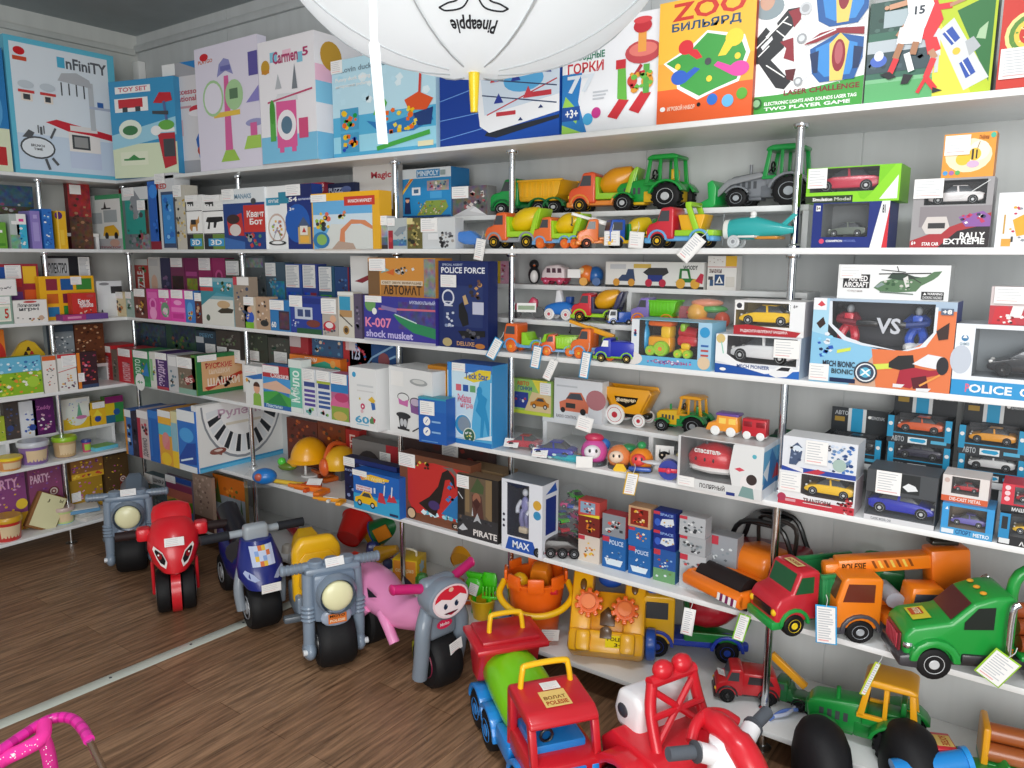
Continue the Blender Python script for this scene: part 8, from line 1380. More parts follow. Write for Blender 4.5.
ob('sticker', MB().poly([(.2, -.13, .588), (.42, -.13, .588), (.42, .13, .588), (.2, .13, .588)], 'e0c070').text('POLESIE', (.25, -.11, .589), (0, .22, 0), (.1, 0, 0), 'b84a2a'), 'paper', t)
c, L = fit(978, 1072, -.2, z0, 190)
t = thing('toy_log_truck', 'yellow ended toy trailer loaded with brown logs at the bottom right corner', 'toy truck', c, 190); t.scale = (L, L, L)
ob('trailer', MB().box((-.46, -.2, .14), (.46, .2, .24), '1c8a3a', .02).box((.38, -.22, .2), (.46, .22, .66), 'f0a81c', .03).box((-.46, -.22, .2), (-.38, .22, .66), 'f0a81c', .03), 'plastic', t)
for yy, zz in ((-.11, .34), (.11, .34), (0, .52)): ob('log', MB().cyl((-.4, yy, zz), (.4, yy, zz), .105, 'a85a28', None, 16), 'plastic', t)
for s in (-1, 1):
    for x in (-.3, .3): wheel(t, x, s*.2, .11, .11, .08, 'k', 'y')
p = onshelf(781, 724, z0)
inb('plastic_clip', 'small blue and clear plastic clip lying on the lowest shelf', 'clip', MB().tube([(-.06, 0, 0), (0, .012, .01), (.05, 0, .012)], .006, '6a8ad8', 8, 4).tube([(-.06, .012, 0), (0, -.006, .01), (.05, .014, .012)], .006, 'd0d8f0', 8, 4), p+V((0, .04, .008)), 55)
# ================================================================ ride-on motorcycles standing on the floor
def foot(px, py): return on(2, px, py, 0)
def grey_bike(px, py, th, lab, body, s=1.0, seat=None):
    p = foot(px, py)
    t = thing('ride_on_motorcycle', lab, 'ride-on toy', p, th, 'ride-on motorcycles', 0); t.scale = (s, s, s)
    G = '8291a2'
    wheel(t, 0, 0.03, .105, .105, .145, 'k', 'k', False, .5, math.pi/2)
    wheel(t, 0, .46, .1, .1, .13, 'k', 'k', False, .5, math.pi/2)
    f = MB()
    for q in (-1, 1):
        f.tube([(q*.1, .03, .075), (q*.1, .02, .2), (q*.095, .03, .4)], .024, G, 12, 5)
        for i in range(4): f.lathe([(.026, -.007), (.032, 0), (.026, .007)], G, M.Translation((q*.099, .021, .215+.017*i)), 14)
        f.ell((q*.1, .03, .08), (.028, .05, .04), G)
        f.cyl((q*.1, -.0, .085), (q*.13, -.0, .085), .012, 'd8dce0', None, 10)
    ob('fork', f, 'plastic', t)
    h = MB().box((-.085, -.02, .205), (.085, .06, .405), '75869a', .02).lathe([(.078, -.0), (.082, .02), (.07, .05)], G, M.Translation((0, -.02, .325)) @ M.Rotation(math.pi/2, 4, 'X'), 28, False)
    h.ell((0, -.022, .225), (.062, .016, .042), 'a3b0c4', None, 24, 8)
    hp = ob('headlamp_panel', h, 'plastic', t)
    ob('headlamp_lens', MB().ell((0, -.055, .325), (.062, .022, .062), 'f0eec0', None, 28, 10), 'plastic', hp)
    ob('sticker', MB().poly([(-.036, -.0405, .205), (.036, -.0405, .205), (.036, -.0405, .245), (-.036, -.0405, .245)], 'e07a34').text('MOTO', (-.03, -.041, .23), (.06, 0, 0), (0, 0, .011), '2a2418').text('POLESIE', (-.03, -.041, .211), (.06, 0, 0), (0, 0, .011), 'f4e0c0'), 'paper', hp)
    b = MB().cyl((-.19, .045, .42), (.19, .045, .42), .018, G, None, 14).ell((-.19, .045, .42), (.012, .022, .022), G).ell((.19, .045, .42), (.012, .022, .022), G)
    b.box((-.11, .0, .395), (.11, .1, .425), G, .012)
    for q in (-1, 0, 1): b.lathe([(.03, 0), (.032, .02), (.026, .026)], G, M.Translation((q*.062, .04, .42)), 16)
    hb = ob('handlebar', b, 'plastic', t)
    g = MB()
    for q in (-1, 1):
        for i in range(5): g.cyl((q*(.115+.016*i), .045, .42), (q*(.125+.016*i), .045, .42), .0215, '76828f', None, 14)
    ob('grip', g, 'plastic', hb)
    price_tag(hb, .075, .035, (-.03, -.004, .425), (math.radians(-20), 0, .1))
    sb = seat or body
    b = MB().loft([[(x*w, y, z0_+zz*h_) for x, zz in [(-1, 0), (-.9, .7), (-.5, 1), (.5, 1), (.9, .7), (1, 0), (.6, -.5), (-.6, -.5)]] for y, w, z0_, h_ in ((.08, .06, .25, .1), (.16, .08, .27, .12), (.26, .085, .24, .09), (.38, .085, .24, .09), (.5, .08, .27, .12), (.56, .06, .3, .1))], body)
    bd = ob('body', b, 'plastic', t)
    if seat: ob('seat_back', MB().prof([(-.105, .15), (-.105, .39), (-.07, .44), (.07, .44), (.105, .39), (.105, .15)], .3, .36, sb, .022, 3).prof([(-.08, .22), (-.08, .35), (-.055, .38), (.055, .38), (.08, .35), (.08, .22)], .29, .302, sb, .006), 'plastic', bd)
    ob('rear_fork', MB().box((-.1, .26, .09), (-.072, .48, .2), G, .012).box((.072, .26, .09), (.1, .48, .2), G, .012).box((-.16, .24, .1), (.16, .28, .13), '5a646e', .01), 'plastic', bd)
    return t
t = grey_bike(133, 572, 58, 'grey ride-on motorcycle with round cream headlamp, farthest in the corner', '8291a2', .97)
t = grey_bike(337, 666, 62, 'grey ride-on motorcycle with cream headlamp and yellow seat back', 'd8a818', 1.0, 'f4bc10')
# red motorcycle with painted eyes
p = foot(178, 610); t = thing('ride_on_motorcycle', 'red ride-on motorcycle with painted eyes and striped front wheel', 'ride-on toy', p, 60, 'ride-on motorcycles'); t.scale = (1.02, 1.02, .95)
for q in (-1, 1): wheel(t, q*.052, .02, .105, .105, .06, 'k', 'gr', False, .5, math.pi/2)
ob('front_mudguard', MB().lathe([(.095, -.02), (.112, -.02), (.112, .02), (.095, .02)], 'd8202c', M.Translation((0, .02, .108)) @ M.Rotation(math.pi/2, 4, 'Y'), 28, False), 'plastic', t)
def shell(rings_, col): return MB().loft([[(w*math.cos(a), y, z+h*math.sin(a)) for a in [i*2*math.pi/20 for i in range(20)]] for y, w, z, h in rings_], col)
hd = MB().loft([[(w*math.cos(a), y+d*math.sin(a), z) for a in [i*2*math.pi/22 for i in range(22)]] for z, w, y, d in ((.205, .015, -.04, .02), (.225, .055, -.03, .055), (.27, .09, -.01, .075), (.33, .108, .01, .085), (.39, .105, .04, .085), (.43, .085, .06, .075), (.455, .06, .07, .055), (.462, .02, .075, .02))], 'dc1f2c')
hp = ob('fairing', hd, 'plastic', t)
ob('screen', MB().loft([[(w*math.cos(a), y+d*math.sin(a), z) for a in [i*2*math.pi/18 for i in range(18)]] for z, w, y, d in ((.43, .085, .08, .05), (.47, .085, .1, .04), (.5, .075, .115, .03), (.515, .04, .12, .015))], 'd81c28'), 'plastic', hp)
for q in (-1, 1):
    g = MB(); P_ = [(.035, .255), (.028, .285), (.045, .33), (.08, .36), (.085, .345), (.07, .3), (.055, .27)]
    def sk(x, z, off): 
        d_ = .075+.01*(z-.27)/.06; w_ = .09+.018*min(1, (z-.27)/.06); yy = -.01+.02*(z-.27)/.06-d_*math.sqrt(max(0, 1-(x/w_)**2)); return (q*x, yy-off, z)
    g.poly([sk(x, z, .006) for x, z in P_], 'f0e8e4'); g.poly([sk(.055+(x-.055)*.75, .315+(z-.315)*.7, .009) for x, z in P_], '1a1416')
    g.poly([sk(.058+.01*math.cos(a), .315+.016*math.sin(a), .012) for a in [i*.785 for i in range(8)]], '8a1820'); g.poly([sk(.062+.004*math.cos(a), .322+.005*math.sin(a), .014) for a in [i*1.05 for i in range(6)]], 'w')
    ob('eye_sticker', g, 'paper', hp)
ob('handlebar', MB().cyl((-.21, .07, .385), (.21, .07, .385), .02, 'dc1f2c', None, 14).box((-.15, .03, .355), (-.09, .1, .42), 'dc1f2c', .015).box((.09, .03, .355), (.15, .1, .42), 'dc1f2c', .015), 'plastic', t)
ob('grip', MB().cyl((-.235, .07, .385), (-.15, .07, .385), .0225, '2a1c1c', None, 14).cyl((.15, .07, .385), (.235, .07, .385), .0225, '2a1c1c', None, 14), 'rubber', t)
price_tag(hp, .08, .04, (-.035, -.082, .36), (math.radians(-14), 0, 0))
ob('body', shell(((.08, .06, .27, .07), (.2, .09, .28, .08), (.34, .085, .25, .06), (.48, .08, .28, .07), (.58, .04, .33, .04)), 'c81c28'), 'plastic', t)
wheel(t, 0, .46, .1, .1, .12, 'k', 'gr', False, .5, math.pi/2)
ob('fork_blade', MB().box((-.1, .01, .09), (-.084, .05, .26), 'c81c28', .008).box((.084, .01, .09), (.1, .05, .26), 'c81c28', .008), 'plastic', t)
# blue motorcycle
p = foot(264, 627); t = thing('ride_on_motorcycle', 'dark blue ride-on motorcycle with grey screen and flame sticker', 'ride-on toy', p, 70, 'ride-on motorcycles'); t.scale = (.98, .98, .98)
wheel(t, 0, .02, .105, .105, .135, 'k', 'gr', False, .5, math.pi/2); wheel(t, 0, .5, .1, .1, .12, 'k', 'gr', False, .5, math.pi/2)
f = MB()
for q in (-1, 1): f.tube([(q*.088, .02, .1), (q*.095, .03, .2), (q*.07, .05, .3)], .022, '8a939c', 12, 5)
ob('fork_blade', f, 'plastic', t)
BB = '15257a'
hd = MB().loft([[(w*math.cos(a), y+d*math.sin(a), z) for a in [i*2*math.pi/22 for i in range(22)]] for z, w, y, d in ((.2, .02, -.05, .03), (.215, .075, -.03, .07), (.26, .1, .0, .09), (.31, .1, .02, .085), (.37, .082, .045, .075), (.41, .07, .06, .06), (.415, .02, .06, .02))], BB)
hp = ob('fairing', hd, 'plastic', t)
def fr(x, z, off=.004):
    ks = ((.2, .02, -.05, .03), (.215, .075, -.03, .07), (.26, .1, .0, .09), (.31, .1, .02, .085), (.37, .082, .045, .075), (.41, .07, .06, .06))
    for a_, b_ in zip(ks, ks[1:]):
        if a_[0] <= z <= b_[0]:
            u = (z-a_[0])/(b_[0]-a_[0]); w, y, d = [a_[i]+(b_[i]-a_[i])*u for i in (1, 2, 3)]; return (x, y-d*math.sqrt(max(0, 1-(x/w)**2))-off, z)
    return (x, 0, z)
def grid(P, cols, n=5):
    return None
g = MB()
for i in range(6):
    for j in range(4):
        x0, x1 = -.05+.1*i/6, -.05+.1*(i+1)/6; za, zb = .315+.08*j/4, .315+.08*(j+1)/4
        g.poly([fr(x0, za), fr(x1, za), fr(x1, zb), fr(x0, zb)], ['c8d4ec', 'c8d4ec', 'd8784a', 'e8c04a', 'c8d4ec', '8aa8dc'][(i+2*j) % 6] if 0 < i < 5 else 'c0cce8')
ob('sticker', g, 'paper', hp)
g = MB()
for q in (-1, 1): g.poly([fr(q*x, z, .004) for x, z in ((.03, .262), (.05, .285), (.08, .303), (.088, .29), (.075, .268), (.05, .256))], 'aab6d8')
ob('headlamp_sticker', g, 'paper', hp)
ob('screen', MB().box((-.055, .03, .4), (.055, .09, .475), 'a2abb2', .018, None, 3), 'plastic', t)
ob('handlebar', MB().cyl((-.2, .09, .43), (.2, .09, .43), .017, 'a2abb2', None, 12), 'plastic', t)
ob('grip', MB().cyl((-.23, .09, .43), (-.11, .09, .43), .021, '24262c', None, 14).cyl((.11, .09, .43), (.23, .09, .43), .021, '24262c', None, 14), 'rubber', t)
price_tag(hp, .085, .04, (-.03, -.104, .205), (0, 0, 0))
ob('body', shell(((.06, .06, .25, .09), (.16, .08, .22, .09), (.28, .085, .2, .08), (.42, .08, .24, .08), (.54, .06, .3, .06), (.6, .03, .33, .03)), '18246e'), 'plastic', t)
ob('seat', MB().tube([(-.05, .2, .3), (0, .3, .3), (0, .45, .36), (0, .55, .4)], .055, '1c1c24', 12, 4), 'plastic', t)
# pink and grey bike with a smiling face
p = foot(443, 686); t = thing('ride_on_motorcycle', 'grey and pink ride-on motorcycle with a smiling face on the front', 'ride-on toy', p, 80, 'ride-on motorcycles'); t.scale = (1.0, 1.0, 1.0)
wheel(t, 0.0, .03, .105, .105, .12, 'k', '7a1c3a', False, .55, math.pi/2-.12); wheel(t, 0, .5, .125, .125, .12, 'k', 'k', False, .5, math.pi/2)
G = '7f8b98'
f = MB()
for q in (-1, 1): f.tube([(q*.088, .03, .06), (q*.092, .01, .16), (q*.09, .0, .27), (q*.05, .02, .33)], .03, G, 14, 6)
f.box((-.07, -.01, .2), (.07, .05, .33), G, .025, None, 3); ob('fork', f, 'plastic', t)
hd = MB().loft([[(w*math.cos(a)*(1+.1*math.sin(a)), y, .365+h*math.sin(a)) for a in [i*2*math.pi/24 for i in range(24)]] for y, w, h in ((.06, .04, .03), (.04, .085, .07), (-.02, .1, .078), (-.045, .095, .072), (-.05, .088, .066))], G)
hp = ob('head', hd, 'plastic', t)
def fo(a, k, y=-.052): return (.085*k*math.cos(a)*(1+.1*math.sin(a)), y, .365+.064*k*math.sin(a))
g = MB().poly([fo(i*2*math.pi/24, 1.0, -.0515) for i in range(24)], 'f0d8dc').poly([fo(i*2*math.pi/24, .9, -.0525) for i in range(24)], 'f4eaec')
g.poly([fo(i*math.pi/12+.1, .9, -.0535) for i in range(12)]+[(-.045, -.0535, .385), (0, -.0535, .37), (.045, -.0535, .385)], 'd8283c')
for q in (-1, 1): g.poly([(q*.026+.01*math.cos(a), -.0545, .352+.012*math.sin(a)) for a in [i*.785 for i in range(8)]], '22304a').poly([(q*.026+.004, -.0555, .356), (q*.026+.008, -.0555, .356), (q*.026+.008, -.0555, .361), (q*.026+.004, -.0555, .361)], 'w')
g.poly([(-.035, -.0545, .325), (0, -.0545, .312), (.035, -.0545, .325), (.02, -.0545, .318), (-.02, -.0545, .318)], 'b83048'); g.poly([(.012*math.cos(a), -.055, .412+.009*math.sin(a)) for a in [i*.785 for i in range(8)]], 'e8c0a8')
ob('face_sticker', g, 'paper', hp)
ob('badge', MB().lathe([(.036, 0), (.036, .003)], 'e02a58', M.Translation((.0, -.012, .262)) @ M.Rotation(math.pi/2, 4, 'X') @ M.Diagonal((1, .5, 1, 1)), 22).text('Molto', (-.022, -.0155, .256), (.044, 0, 0), (0, 0, .013), 'f8e0e4'), 'paper', t)
ob('handlebar', MB().box((-.075, .0, .39), (.075, .06, .44), G, .02, None, 3), 'plastic', t)
g = MB()
for q in (-1, 1): g.cyl((q*.075, .03, .41), (q*.19, .05, .435), .019, 'c8206e', None, 14).ell((q*.19, .05, .435), (.008, .021, .021), 'c8206e')
ob('grip', g, 'plastic', t)
price_tag(t, .065, .045, (-.01, -.06, .155), (0, -.15, .1))
PK = 'ec94c4'
b = shell(((.06, .055, .26, .05), (.14, .075, .25, .07), (.22, .08, .22, .06), (.32, .085, .23, .07), (.42, .1, .255, .085), (.5, .1, .265, .085), (.58, .075, .265, .06), (.62, .03, .26, .03)), PK)
bd = ob('body', b, 'plastic', t)
f = MB()
for q in (-1, 1): f.tube([(q*.07, .3, .22), (q*.08, .24, .18), (q*.08, .2, .13)], .022, PK, 10, 5).tube([(q*.08, .38, .22), (q*.095, .5, .12)], .022, PK, 10, 0)
ob('leg_guard', f, 'plastic', bd)
g = MB()
for q in (-1, 1): g.poly([(q*.089, .3, .29), (q*.091, .36, .27), (q*.09, .37, .31)], '24242c')
ob('saddle_sticker', g, 'paper', bd)
p = foot(415, 668); tag(ob('toy_block', MB().box((-.03, -.03, 0), (.03, .03, .075), '8a8a1c', .008), 'plastic', None, p+V((-.05, .09, 0)), (0, 0, .4)), 'small olive block toy on the floor behind the pink motorcycle', 'toy')
# ================================================================ big ride-on tipper lorry
pa = foot(480, 694); pb_ = foot(520, 800)
t = thing('ride_on_lorry', 'big red, blue and lime ride-on lorry with yellow handles on the floor', 'ride-on toy', (0, 0, 0), 0)
A = -36; ar = math.radians(A); fx = V((math.cos(ar), math.sin(ar), 0)); lx = V((-fx.y, fx.x, 0))
ctr = foot(530, 760)+fx*(.0); t.location = ctr; t.scale = (.87, .75, .78); t.rotation_euler = (0, 0, ar)
Bl = '1f86d8'; Rd = 'c8202c'
b = MB().box((-.36, -.09, .1), (.34, .09, .19), Bl, .02)
for x in (-.27, -.12, .24):
    for s in (-1, 1):
        arc = [(x+.105*math.cos(a*math.pi/10), .09+.105*math.sin(a*math.pi/10)) for a in range(11)]; arc2 = [(x+.085*math.cos(a*math.pi/10), .09+.085*math.sin(a*math.pi/10)) for a in range(10, -1, -1)]
        b.prof(arc+arc2, *sorted((s*.09, s*.165)), Bl, .006)
for s in (-1, 1): b.box((-.02, min(s*.1, s*.155), .1), (.14, max(s*.1, s*.155), .19), Bl, .015)
b.box((.34, -.15, .07), (.39, .15, .15), Bl, .02); ob('chassis', b, 'plastic', t)
for x in (-.27, -.12, .24):
    for s in (-1, 1): wheel(t, x, s*.13, .085, .085, .065, 'k', Bl, False, .55)
# cab with see-through windows
k = MB().prof([(.12, .17), (.12, .27), (.38, .27), (.375, .17)], -.145, .145, Rd, .02).prof([(.1, .4), (.1, .435), (.13, .45), (.3, .44), (.34, .415), (.34, .39)], -.145, .145, Rd, .018, 3)
for s in (-1, 1):
    k.prof([(.365, .26), (.33, .41), (.3, .41), (.335, .26)], *sorted((s*.115, s*.145)), Rd, .006).prof([(.1, .26), (.1, .41), (.14, .41), (.14, .26)], *sorted((s*.115, s*.145)), Rd, .006)
k.box((.09, -.145, .17), (.12, .145, .43), Rd, .015)
cb = ob('cab', k, 'plastic', t)
ob('cab_interior', MB().box((.12, -.11, .26), (.3, .11, .3), Bl, .01).box((.14, -.09, .3), (.19, -.01, .37), Bl, .015).box((.14, .01, .3), (.19, .09, .37), Bl, .015).tube([(.28, -.05+.025*math.cos(a), .325+.025*math.sin(a)) for a in [i*.6283 for i in range(11)]], .006, 'k', 8, 0), 'plastic', cb)
g = MB()
for i in range(3): g.box((.374, -.07, .185+.026*i), (.386, .07, .2+.026*i), Bl, .004)
for s in (-1, 1): g.prof([(.372, .18), (.386, .18), (.38, .25), (.37, .25)], *sorted((s*.095, s*.125)), Bl, .004)
ob('grille', g, 'plastic', cb)
ob('roof_sticker', MB().poly([(.2, -.055, .4475), (.29, -.055, .443), (.29, .055, .443), (.2, .055, .4475)], 'e8c878').text('POLESIE', (.28, -.045, .4445), (0, .09, 0), (-.022, 0, .001), 'b8502a').text('ВОЛАТ', (.25, -.045, .446), (0, .09, 0), (-.018, 0, .0008), '8a5a2a'), 'paper', cb)
price_tag(cb, .075, .045, (.2, -.03, .452), (-math.pi/2, 0, math.pi/2))
for nm, x, z, w in (('front_handle', .155, .44, .11), ('rear_handle', -.3, .41, .085)):
    ob(nm, MB().tube([(x, -w, z-.01), (x-.005, -w*.9, z+.07), (x-.01, -w*.7, z+.09), (x-.01, w*.7, z+.09), (x-.005, w*.9, z+.07), (x, w, z-.01)], .012, 'f4c018', 10, 4).ell((x, -w, z-.004), (.02, .016, .008), 'f4c018').ell((x, w, z-.004), (.02, .016, .008), 'f4c018'), 'plastic', t)
L_ = MB().loft([[(x, y_*w, z_+zz*h) for y_, zz in [(math.cos(a), math.sin(a)) for a in [i*2*math.pi/24 for i in range(24)]]] for x, w, z_, h in ((-.3, .1, .25, .08), (-.27, .125, .26, .11), (-.15, .135, .26, .125), (.0, .135, .25, .125), (.07, .12, .24, .11), (.09, .1, .24, .09))], '82d818')
ob('seat_barrel', L_, 'plastic', t)
b = MB().prof([(-.36, .2), (-.42, .36), (-.4, .4), (-.22, .38), (-.24, .34), (-.28, .2)], -.15, .15, Rd, .02).box((-.43, -.175, .375), (-.19, .175, .405), Rd, .012).box((-.41, -.14, .4), (-.22, .14, .425), 'b81c28', .01)
ob('tail_box', b, 'plastic', t)
# ================================================================ red and white ride-on quad bike with roll bar
Rr = 'd4202e'; Wt = 'f0f0f2'
pa = on(2, 678, 735, .27); pb_ = on(2, 734, 742, .37); dv = (pb_-pa); D = math.hypot(dv.x, dv.y)
t = thing('ride_on_quad_bike', 'red and white ride-on quad bike with crossed roll bar and dark grey grips', 'ride-on toy', (pa.x, pa.y, 0), math.degrees(math.atan2(dv.y, dv.x)))
b = MB().prof([(-.14, .08), (-.17, .22), (-.12, .27), (.06, .27), (.2, .22), (D-.06, .22), (D-.03, .1)], -.15, .15, Rr, .04, 3)
for s in (-1, 1):
    arc = [(-.01+.15*math.cos(a*math.pi/9), .11+.15*math.sin(a*math.pi/9)) for a in range(10)]; arc2 = [(-.01+.12*math.cos(a*math.pi/9), .11+.12*math.sin(a*math.pi/9)) for a in range(9, -1, -1)]
    b.prof(arc+arc2, *sorted((s*.13, s*.21)), Rr, .008)
ob('body', b, 'plastic', t)
for s in (-1, 1):
    wheel(t, -.01, s*.175, .11, .11, .07, 'k', 'k', False, .5); wheel(t, D+.03, s*.1, .1, .1, .06, 'k', 'r', False, .5)
f = MB()
for s in (-1, 1): f.tube([(.03, s*.1, .25), (-.02, s*.09, .36), (-.035, s*.075, .44)], .017, Rr, 10, 4)
f.tube([(-.035, -.085, .44), (-.035, .085, .44)], .018, Rr, 10, 0).tube([(.02, -.095, .28), (-.03, .08, .42)], .01, Rr, 8, 0).tube([(.02, .095, .28), (-.03, -.08, .42)], .01, Rr, 8, 0).tube([(-.005, -.095, .35), (-.005, .095, .35)], .01, Rr, 8, 0)
rb_ = ob('roll_bar', f, 'plastic', t)
for s in (-1, 1): ob('headrest', MB().ell((-.035, s*.036, .468), (.028, .033, .028), Rr), 'plastic', rb_)
bx_ = ob('rear_box', MB().prof([(-.06, .25), (-.05, .35), (-.08, .375), (-.16, .37), (-.18, .3), (-.16, .25)], -.1, .1, Wt, .025, 3), 'plastic', t)
ob('lamp', MB().ell((-.13, -.1, .31), (.024, .006, .022), '3a3d44', None, 14, 6), 'plastic', bx_)
cw = MB().loft([[(D+x+dx*math.cos(a), w*math.sin(a), z) for a in [i*2*math.pi/20 for i in range(20)]] for z, w, x, dx in ((.12, .05, .05, .05), (.2, .085, .03, .07), (.28, .09, .02, .07), (.34, .075, 0, .055), (.37, .055, -.02, .045), (.38, .02, -.02, .02))], Wt)
ob('cowling', cw, 'plastic', t)
ob('nose_stripe', MB().tube([(D-.1, 0, .385), (D-.03, 0, .385), (D+.05, 0, .345), (D+.1, 0, .27), (D+.13, 0, .18)], [.03, .034, .042, .04, .03], Rr, 14, 6), 'plastic', t)
ob('screen', MB().tube([(D-.07, .085, .36), (D-.09, .05, .385), (D-.1, 0, .395), (D-.09, -.05, .385), (D-.07, -.085, .36)], .016, Rr, 10, 4), 'plastic', t)
h = MB(); g = MB()
for q in (-1, 1):
    h.cyl((D-.01, q*.05, .34), (D-.03, q*.1, .36), .026, Wt, None, 14); g.cyl((D-.03, q*.1, .36), (D-.05, q*.185, .37), .018, '5a6068', None, 14)
    g.lathe([(.018, 0), (.029, .004), (.029, .01), (.018, .014)], '4a4e54', M.Translation((D-.03, q*.1, .36)) @ V((-.2, q, .1)).to_track_quat('Z', 'Y').to_matrix().to_4x4(), 14)
ob('bar_end', h, 'plastic', t); ob('grip', g, 'rubber', t)
# black balance bike: two wide smooth wheels
for px, py, th, lab, hc in ((823, 720, 34, 'black wide wheel ride-on scooter seen from above, left of the pair', 'k'), (912, 724, 30, 'black wide wheel ride-on scooter with maroon fork, right of the pair', '5a1420')):
    q = on(2, px, py+22, .24)
    t = thing('ride_on_scooter', lab, 'ride-on toy', (q.x, q.y, 0), th, 'black wheeled scooters')
    b = MB().loft([[(w*math.cos(a), y+d*math.sin(a), z) for a in [i*2*math.pi/24 for i in range(24)]] for z, w, y, d in ((.05, .06, 0, .09), (.1, .075, 0, .12), (.18, .08, 0, .12), (.235, .074, .005, .105), (.27, .06, .01, .08), (.288, .035, .015, .05), (.293, .01, .015, .015))], '17171a')
    ob('wheel_cover', b, 'rubber', t); wheel(t, 0, 0, .09, .09, .1, 'k', hc, False, .5, math.pi/2)
    ob('fork', MB().tube([(-.085, .0, .07), (-.09, -.06, .16), (-.05, -.12, .2)], .014, hc, 8, 4).tube([(.085, .0, .07), (.09, -.06, .16), (.05, -.12, .2)], .014, hc, 8, 4), 'plastic', t)
q = on(2, 964, 762, .24)
t = thing('toy_tube', 'bright blue plastic tube with flared rim at the bottom edge', 'toy', (q.x, q.y, 0), 0)
ob('tube', MB().cyl((-.16, -.1, .2), (.0, 0, .24), .034, '1f8ad8', None, 20).cyl((.0, 0, .24), (.012, .007, .243), .041, '2a9ae8', None, 20), 'plastic', t)
ob('stand', MB().cyl((-.1, -.06, 0), (-.1, -.06, .21), .03, '1a74b8', None, 16).lathe([(.09, 0), (.09, .01), (.03, .02)], '1a74b8', M.Translation((-.1, -.06, 0)), 20), 'plastic', t)
# ================================================================ doll pushchair, bottom left
zq = .52
def hp_(px, py, z=zq): return on(2, px, py, z)
t = thing('doll_pushchair', 'pink doll pushchair with spotted fabric and curved handle, bottom left', 'pushchair', hp_(20, 768, 0)*1, 0)
o0 = t.location.copy()
rel = lambda q: tuple(V(q)-o0)
H1 = [hp_(-40, 772), hp_(-10, 757), hp_(20, 737), hp_(42, 723), hp_(58, 717.5), hp_(72, 719), hp_(82, 728), hp_(89, 740)]
ob('handle_grip', MB().tube([rel(q) for q in H1], .0125, ['d8289a', 'd8289a', 'b81c80'], 12, 5), 'plastic', t)
e0, e1 = H1[-1], hp_(106, 775, zq-.13)
e2 = e1+(e1-e0)*2.2
ob('frame_tube', MB().tube([rel(e0), rel(e1), rel(e2)], .0085, 'c8ccd0', 12, 0), 'chrome', t)
e3 = hp_(-60, 790, zq-.02); 
b = MB().tube([rel(hp_(-30, 792, zq-.02)), rel(hp_(0, 762, zq-.02)), rel(hp_(25, 749, zq-.01)), rel(hp_(42, 738, zq-.005)), rel(hp_(44, 724, zq))], .017, 'ea3a9c', 10, 5)
sp_ = MB(); RB = random.Random(9)
cl = ob('fabric_strap', b, 'cloth', t)
ob('fabric_tie', MB().tube([rel(hp_(43, 738, zq-.005)), rel(hp_(48, 752, zq-.05)), rel(hp_(52, 775, zq-.12)), rel(hp_(56, 800, zq-.2))], .016, 'e03a98', 10, 5), 'cloth', t)
g = MB()
for a_, b_, n_ in ((hp_(-5, 765, zq-.005), hp_(40, 741, zq+.008), 26), (hp_(45, 745, zq-.015), hp_(53, 775, zq-.1), 16)):
    for i in range(n_):
        q = a_.lerp(b_, RB.random()); off = V((RB.uniform(-1, 1), RB.uniform(-1, 1), 0)).normalized()
        tocam = (CC-q).normalized(); side = tocam.cross(V((b_-a_)).normalized())
        c_ = q+tocam*.0165+side*RB.uniform(-.008, .008); r_ = RB.choice([.0012, .0014, .0045 if i % 5 == 0 else .0012])
        g.ell(rel(c_), (r_, r_, r_), 'f6e8f0', None, 6, 4)
ob('fabric_spot', g, 'paper', cl)
sl = MB().raw([rel(q) for q in (hp_(-40, 775, .35), hp_(30, 775, .36), hp_(52, 800, .3), hp_(-20, 830, .25))], [(0, 1, 2, 3)], 'd8388c'); ob('seat_fabric', sl, 'cloth', t)
for px, py in ((-40, 900), (110, 900)):
    wq = hp_(px, py, 0)
b = MB().tube([rel(H1[0]), rel(H1[0]+V((.25, -.1, -.25))), rel(V((H1[0].x+.4, H1[0].y-.16, .06)))], .0085, 'c8ccd0', 10, 0); ob('frame_tube', b, 'chrome', t)
for q in (V((e2.x, e2.y, 0)), V((H1[0].x+.4, H1[0].y-.16, 0)), V((e2.x-.35, e2.y+.05, 0))): wheel(t, *(rel(q)[:2]), -o0.z+.06, .06, .03, 'k', 'pk')
ob('axle', MB().tube([rel((e2.x, e2.y, .06)), rel((e2.x-.35, e2.y+.05, .06)), rel((H1[0].x+.4, H1[0].y-.16, .06))], .008, 'c8ccd0', 8, 0).tube([rel(e2), rel((e2.x, e2.y, .06))], .008, 'c8ccd0', 8, 0), 'chrome', t)
# ================================================================ open white umbrella hung from the ceiling, tip downwards
def depth_pt(px, py, w): d = ray(px, py); return CC+d*w
w_ = 1.8
tip = depth_pt(474, 73, w_)
t = thing('umbrella', 'open white umbrella hanging tip down with black pineapple line drawing', 'umbrella', (tip.x, tip.y, tip.z), 0)
cd = V((CC.x-tip.x, CC.y-tip.y, 0)).normalized(); base = math.atan2(cd.y, cd.x)
R_, Hh, N8 = .47, .235, 8
def dome(a, r, bul=True):
    """point of the upturned canopy at angle a, fraction r; panels sag between the ribs"""
    k = (a-base-math.pi/8)/(math.pi/4); fr_ = k-math.floor(k); sag = 1-.05*r*(1-(2*fr_-1)**2)
    rr = R_*(math.sin(r*1.25)/math.sin(1.25))*sag
    return V((rr*math.cos(a), rr*math.sin(a), Hh*(1-math.cos(r*1.25))/(1-math.cos(1.25))))
b = MB(); na, nr = 80, 14
vs = [tuple(dome(base+math.pi/8+i*2*math.pi/na, max(j/nr, .004))) for j in range(nr+1) for i in range(na)]
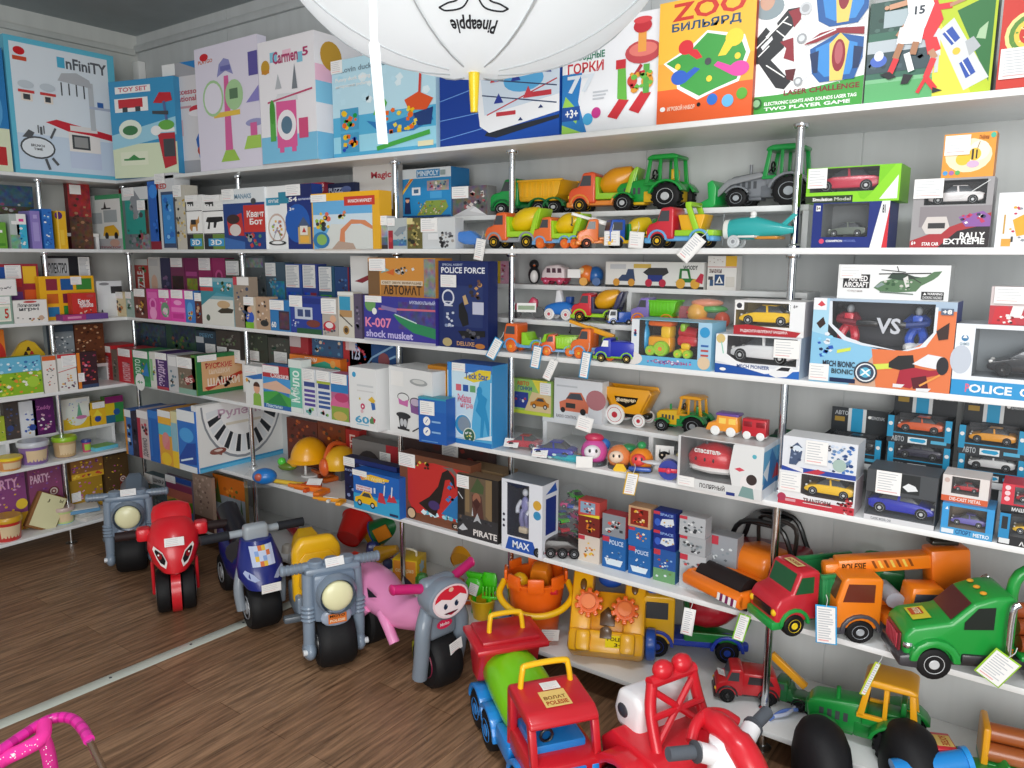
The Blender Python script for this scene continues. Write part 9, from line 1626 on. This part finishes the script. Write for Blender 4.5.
fs = [(j*na+i, j*na+(i+1) % na, (j+1)*na+(i+1) % na, (j+1)*na+i) for j in range(nr) for i in range(na)]
cn = ob('canopy', MB().raw(vs, fs, 'd6dcdc'), 'canopy', t)
g = MB()
for k in range(8):
    a = base+math.pi/8+k*math.pi/4
    g.tube([dome(a, r/10)*1.003+V((0, 0, -.002)) for r in range(1, 11)], .0018, 'c2c8cc', 6, 0)
for rr in (.9,):
    g.tube([dome(base+math.pi/8+i*2*math.pi/80, rr)*1.004 for i in range(81)], .0012, 'b8bec2', 5, 0)
ob('seam', g, 'cloth', cn)
for k in range(8):
    a = base+math.pi/8+k*math.pi/4; ob('rib_tip', MB().ell(dome(a, 1.0), (.006, .006, .006), 'f0d020'), 'plastic', t)
    ob('rib', MB().tube([dome(a, r/8)*.985+V((0, 0, .006)) for r in range(1, 9)], .002, 'd8dce0', 6, 0), 'chrome', t)
ob('ferrule', MB().cyl((0, 0, .006), (0, 0, -.03), .0135, 'f2d21c', .012, 18).cyl((0, 0, -.03), (0, 0, -.088), .012, 'f2d21c', .0085, 18), 'plastic', t)
ob('shaft', MB().cyl((0, 0, 0), (0, 0, .5), .005, 'd0d4d8'), 'chrome', t)
hk = 2.945-tip.z
ob('hanger', MB().tube([(0, 0, .5), (.02, 0, .56), (.05, 0, .54), (.05, 0, .5)], .008, 'f2d21c', 8, 4).cyl((0, 0, .49), (0, 0, hk), .0015, 'lgr', None, 6), 'plastic', t)
# print on the panel that faces the camera: drawing and upside-down word
def on_panel(u, r):      # u = sideways -1..1 across the panel, r up the panel
    q = dome(base+u*math.pi/8, r); n = V((q.x, q.y, -.5*R_)).normalized(); return q+n*.003
g = MB()
vs_, fs_ = text_mesh('Pineapple')
g.raw([on_panel(-(-.5+1.0*a), .455-.1*bb) for a, bb in vs_], fs_, '2a2c30')
def lp(pts, wd=.0022):
    P_ = smooth_path([V((a, c-.07, 0)) for a, c in pts], 5); g.tube([on_panel(q.x, q.y) for q in P_], wd, '2a2c30', 5, 0)
for q in (-1, 1):
    lp([(q*.04, .62), (q*.2, .56), (q*.5, .545), (q*.62, .56)], .0018); lp([(q*.62, .56), (q*.45, .58), (q*.25, .6), (q*.08, .68)], .0018)
    lp([(q*.04, .63), (q*.25, .64), (q*.5, .66), (q*.3, .69), (q*.06, .7)], .0018)
lp([(-.2, .9), (-.3, .8), (-.2, .7), (0, .66), (.2, .7), (.3, .8), (.2, .9)], .0018)
for k in range(4): lp([(-.26+.12*k, .72+.02*(k % 2)), (-.1+.1*k, .86)], .0014); lp([(.26-.12*k, .72+.02*(k % 2)), (.1-.1*k, .86)], .0014)
ob('print', g, 'paper', cn)
# white strap hanging beside it
q0, q1, q2 = depth_pt(371, -60, 1.28), depth_pt(374, 42, 1.28), depth_pt(383, 144, 1.28)
t = thing('hanging_strap', 'translucent white strap hanging from the ceiling beside the umbrella', 'strap', (q0.x, q0.y, q0.z), 0)
def band(P_, ws):
    vs = []
    for p_, w in zip(P_, ws): vs += [p_-V(CRT)*w-q0, p_+V(CRT)*w-q0]
    return MB().raw(vs, [(2*i, 2*i+1, 2*i+3, 2*i+2) for i in range(len(P_)-1)], 'd4dadd')
top = V((q0.x, q0.y, 2.945))
ob('strap', band([top, q1], [.006, .0065]), 'canopy', t); ob('sleeve', band([q1, q1.lerp(q2, .03), q2], [.0075, .009, .0085]), 'canopy', t)
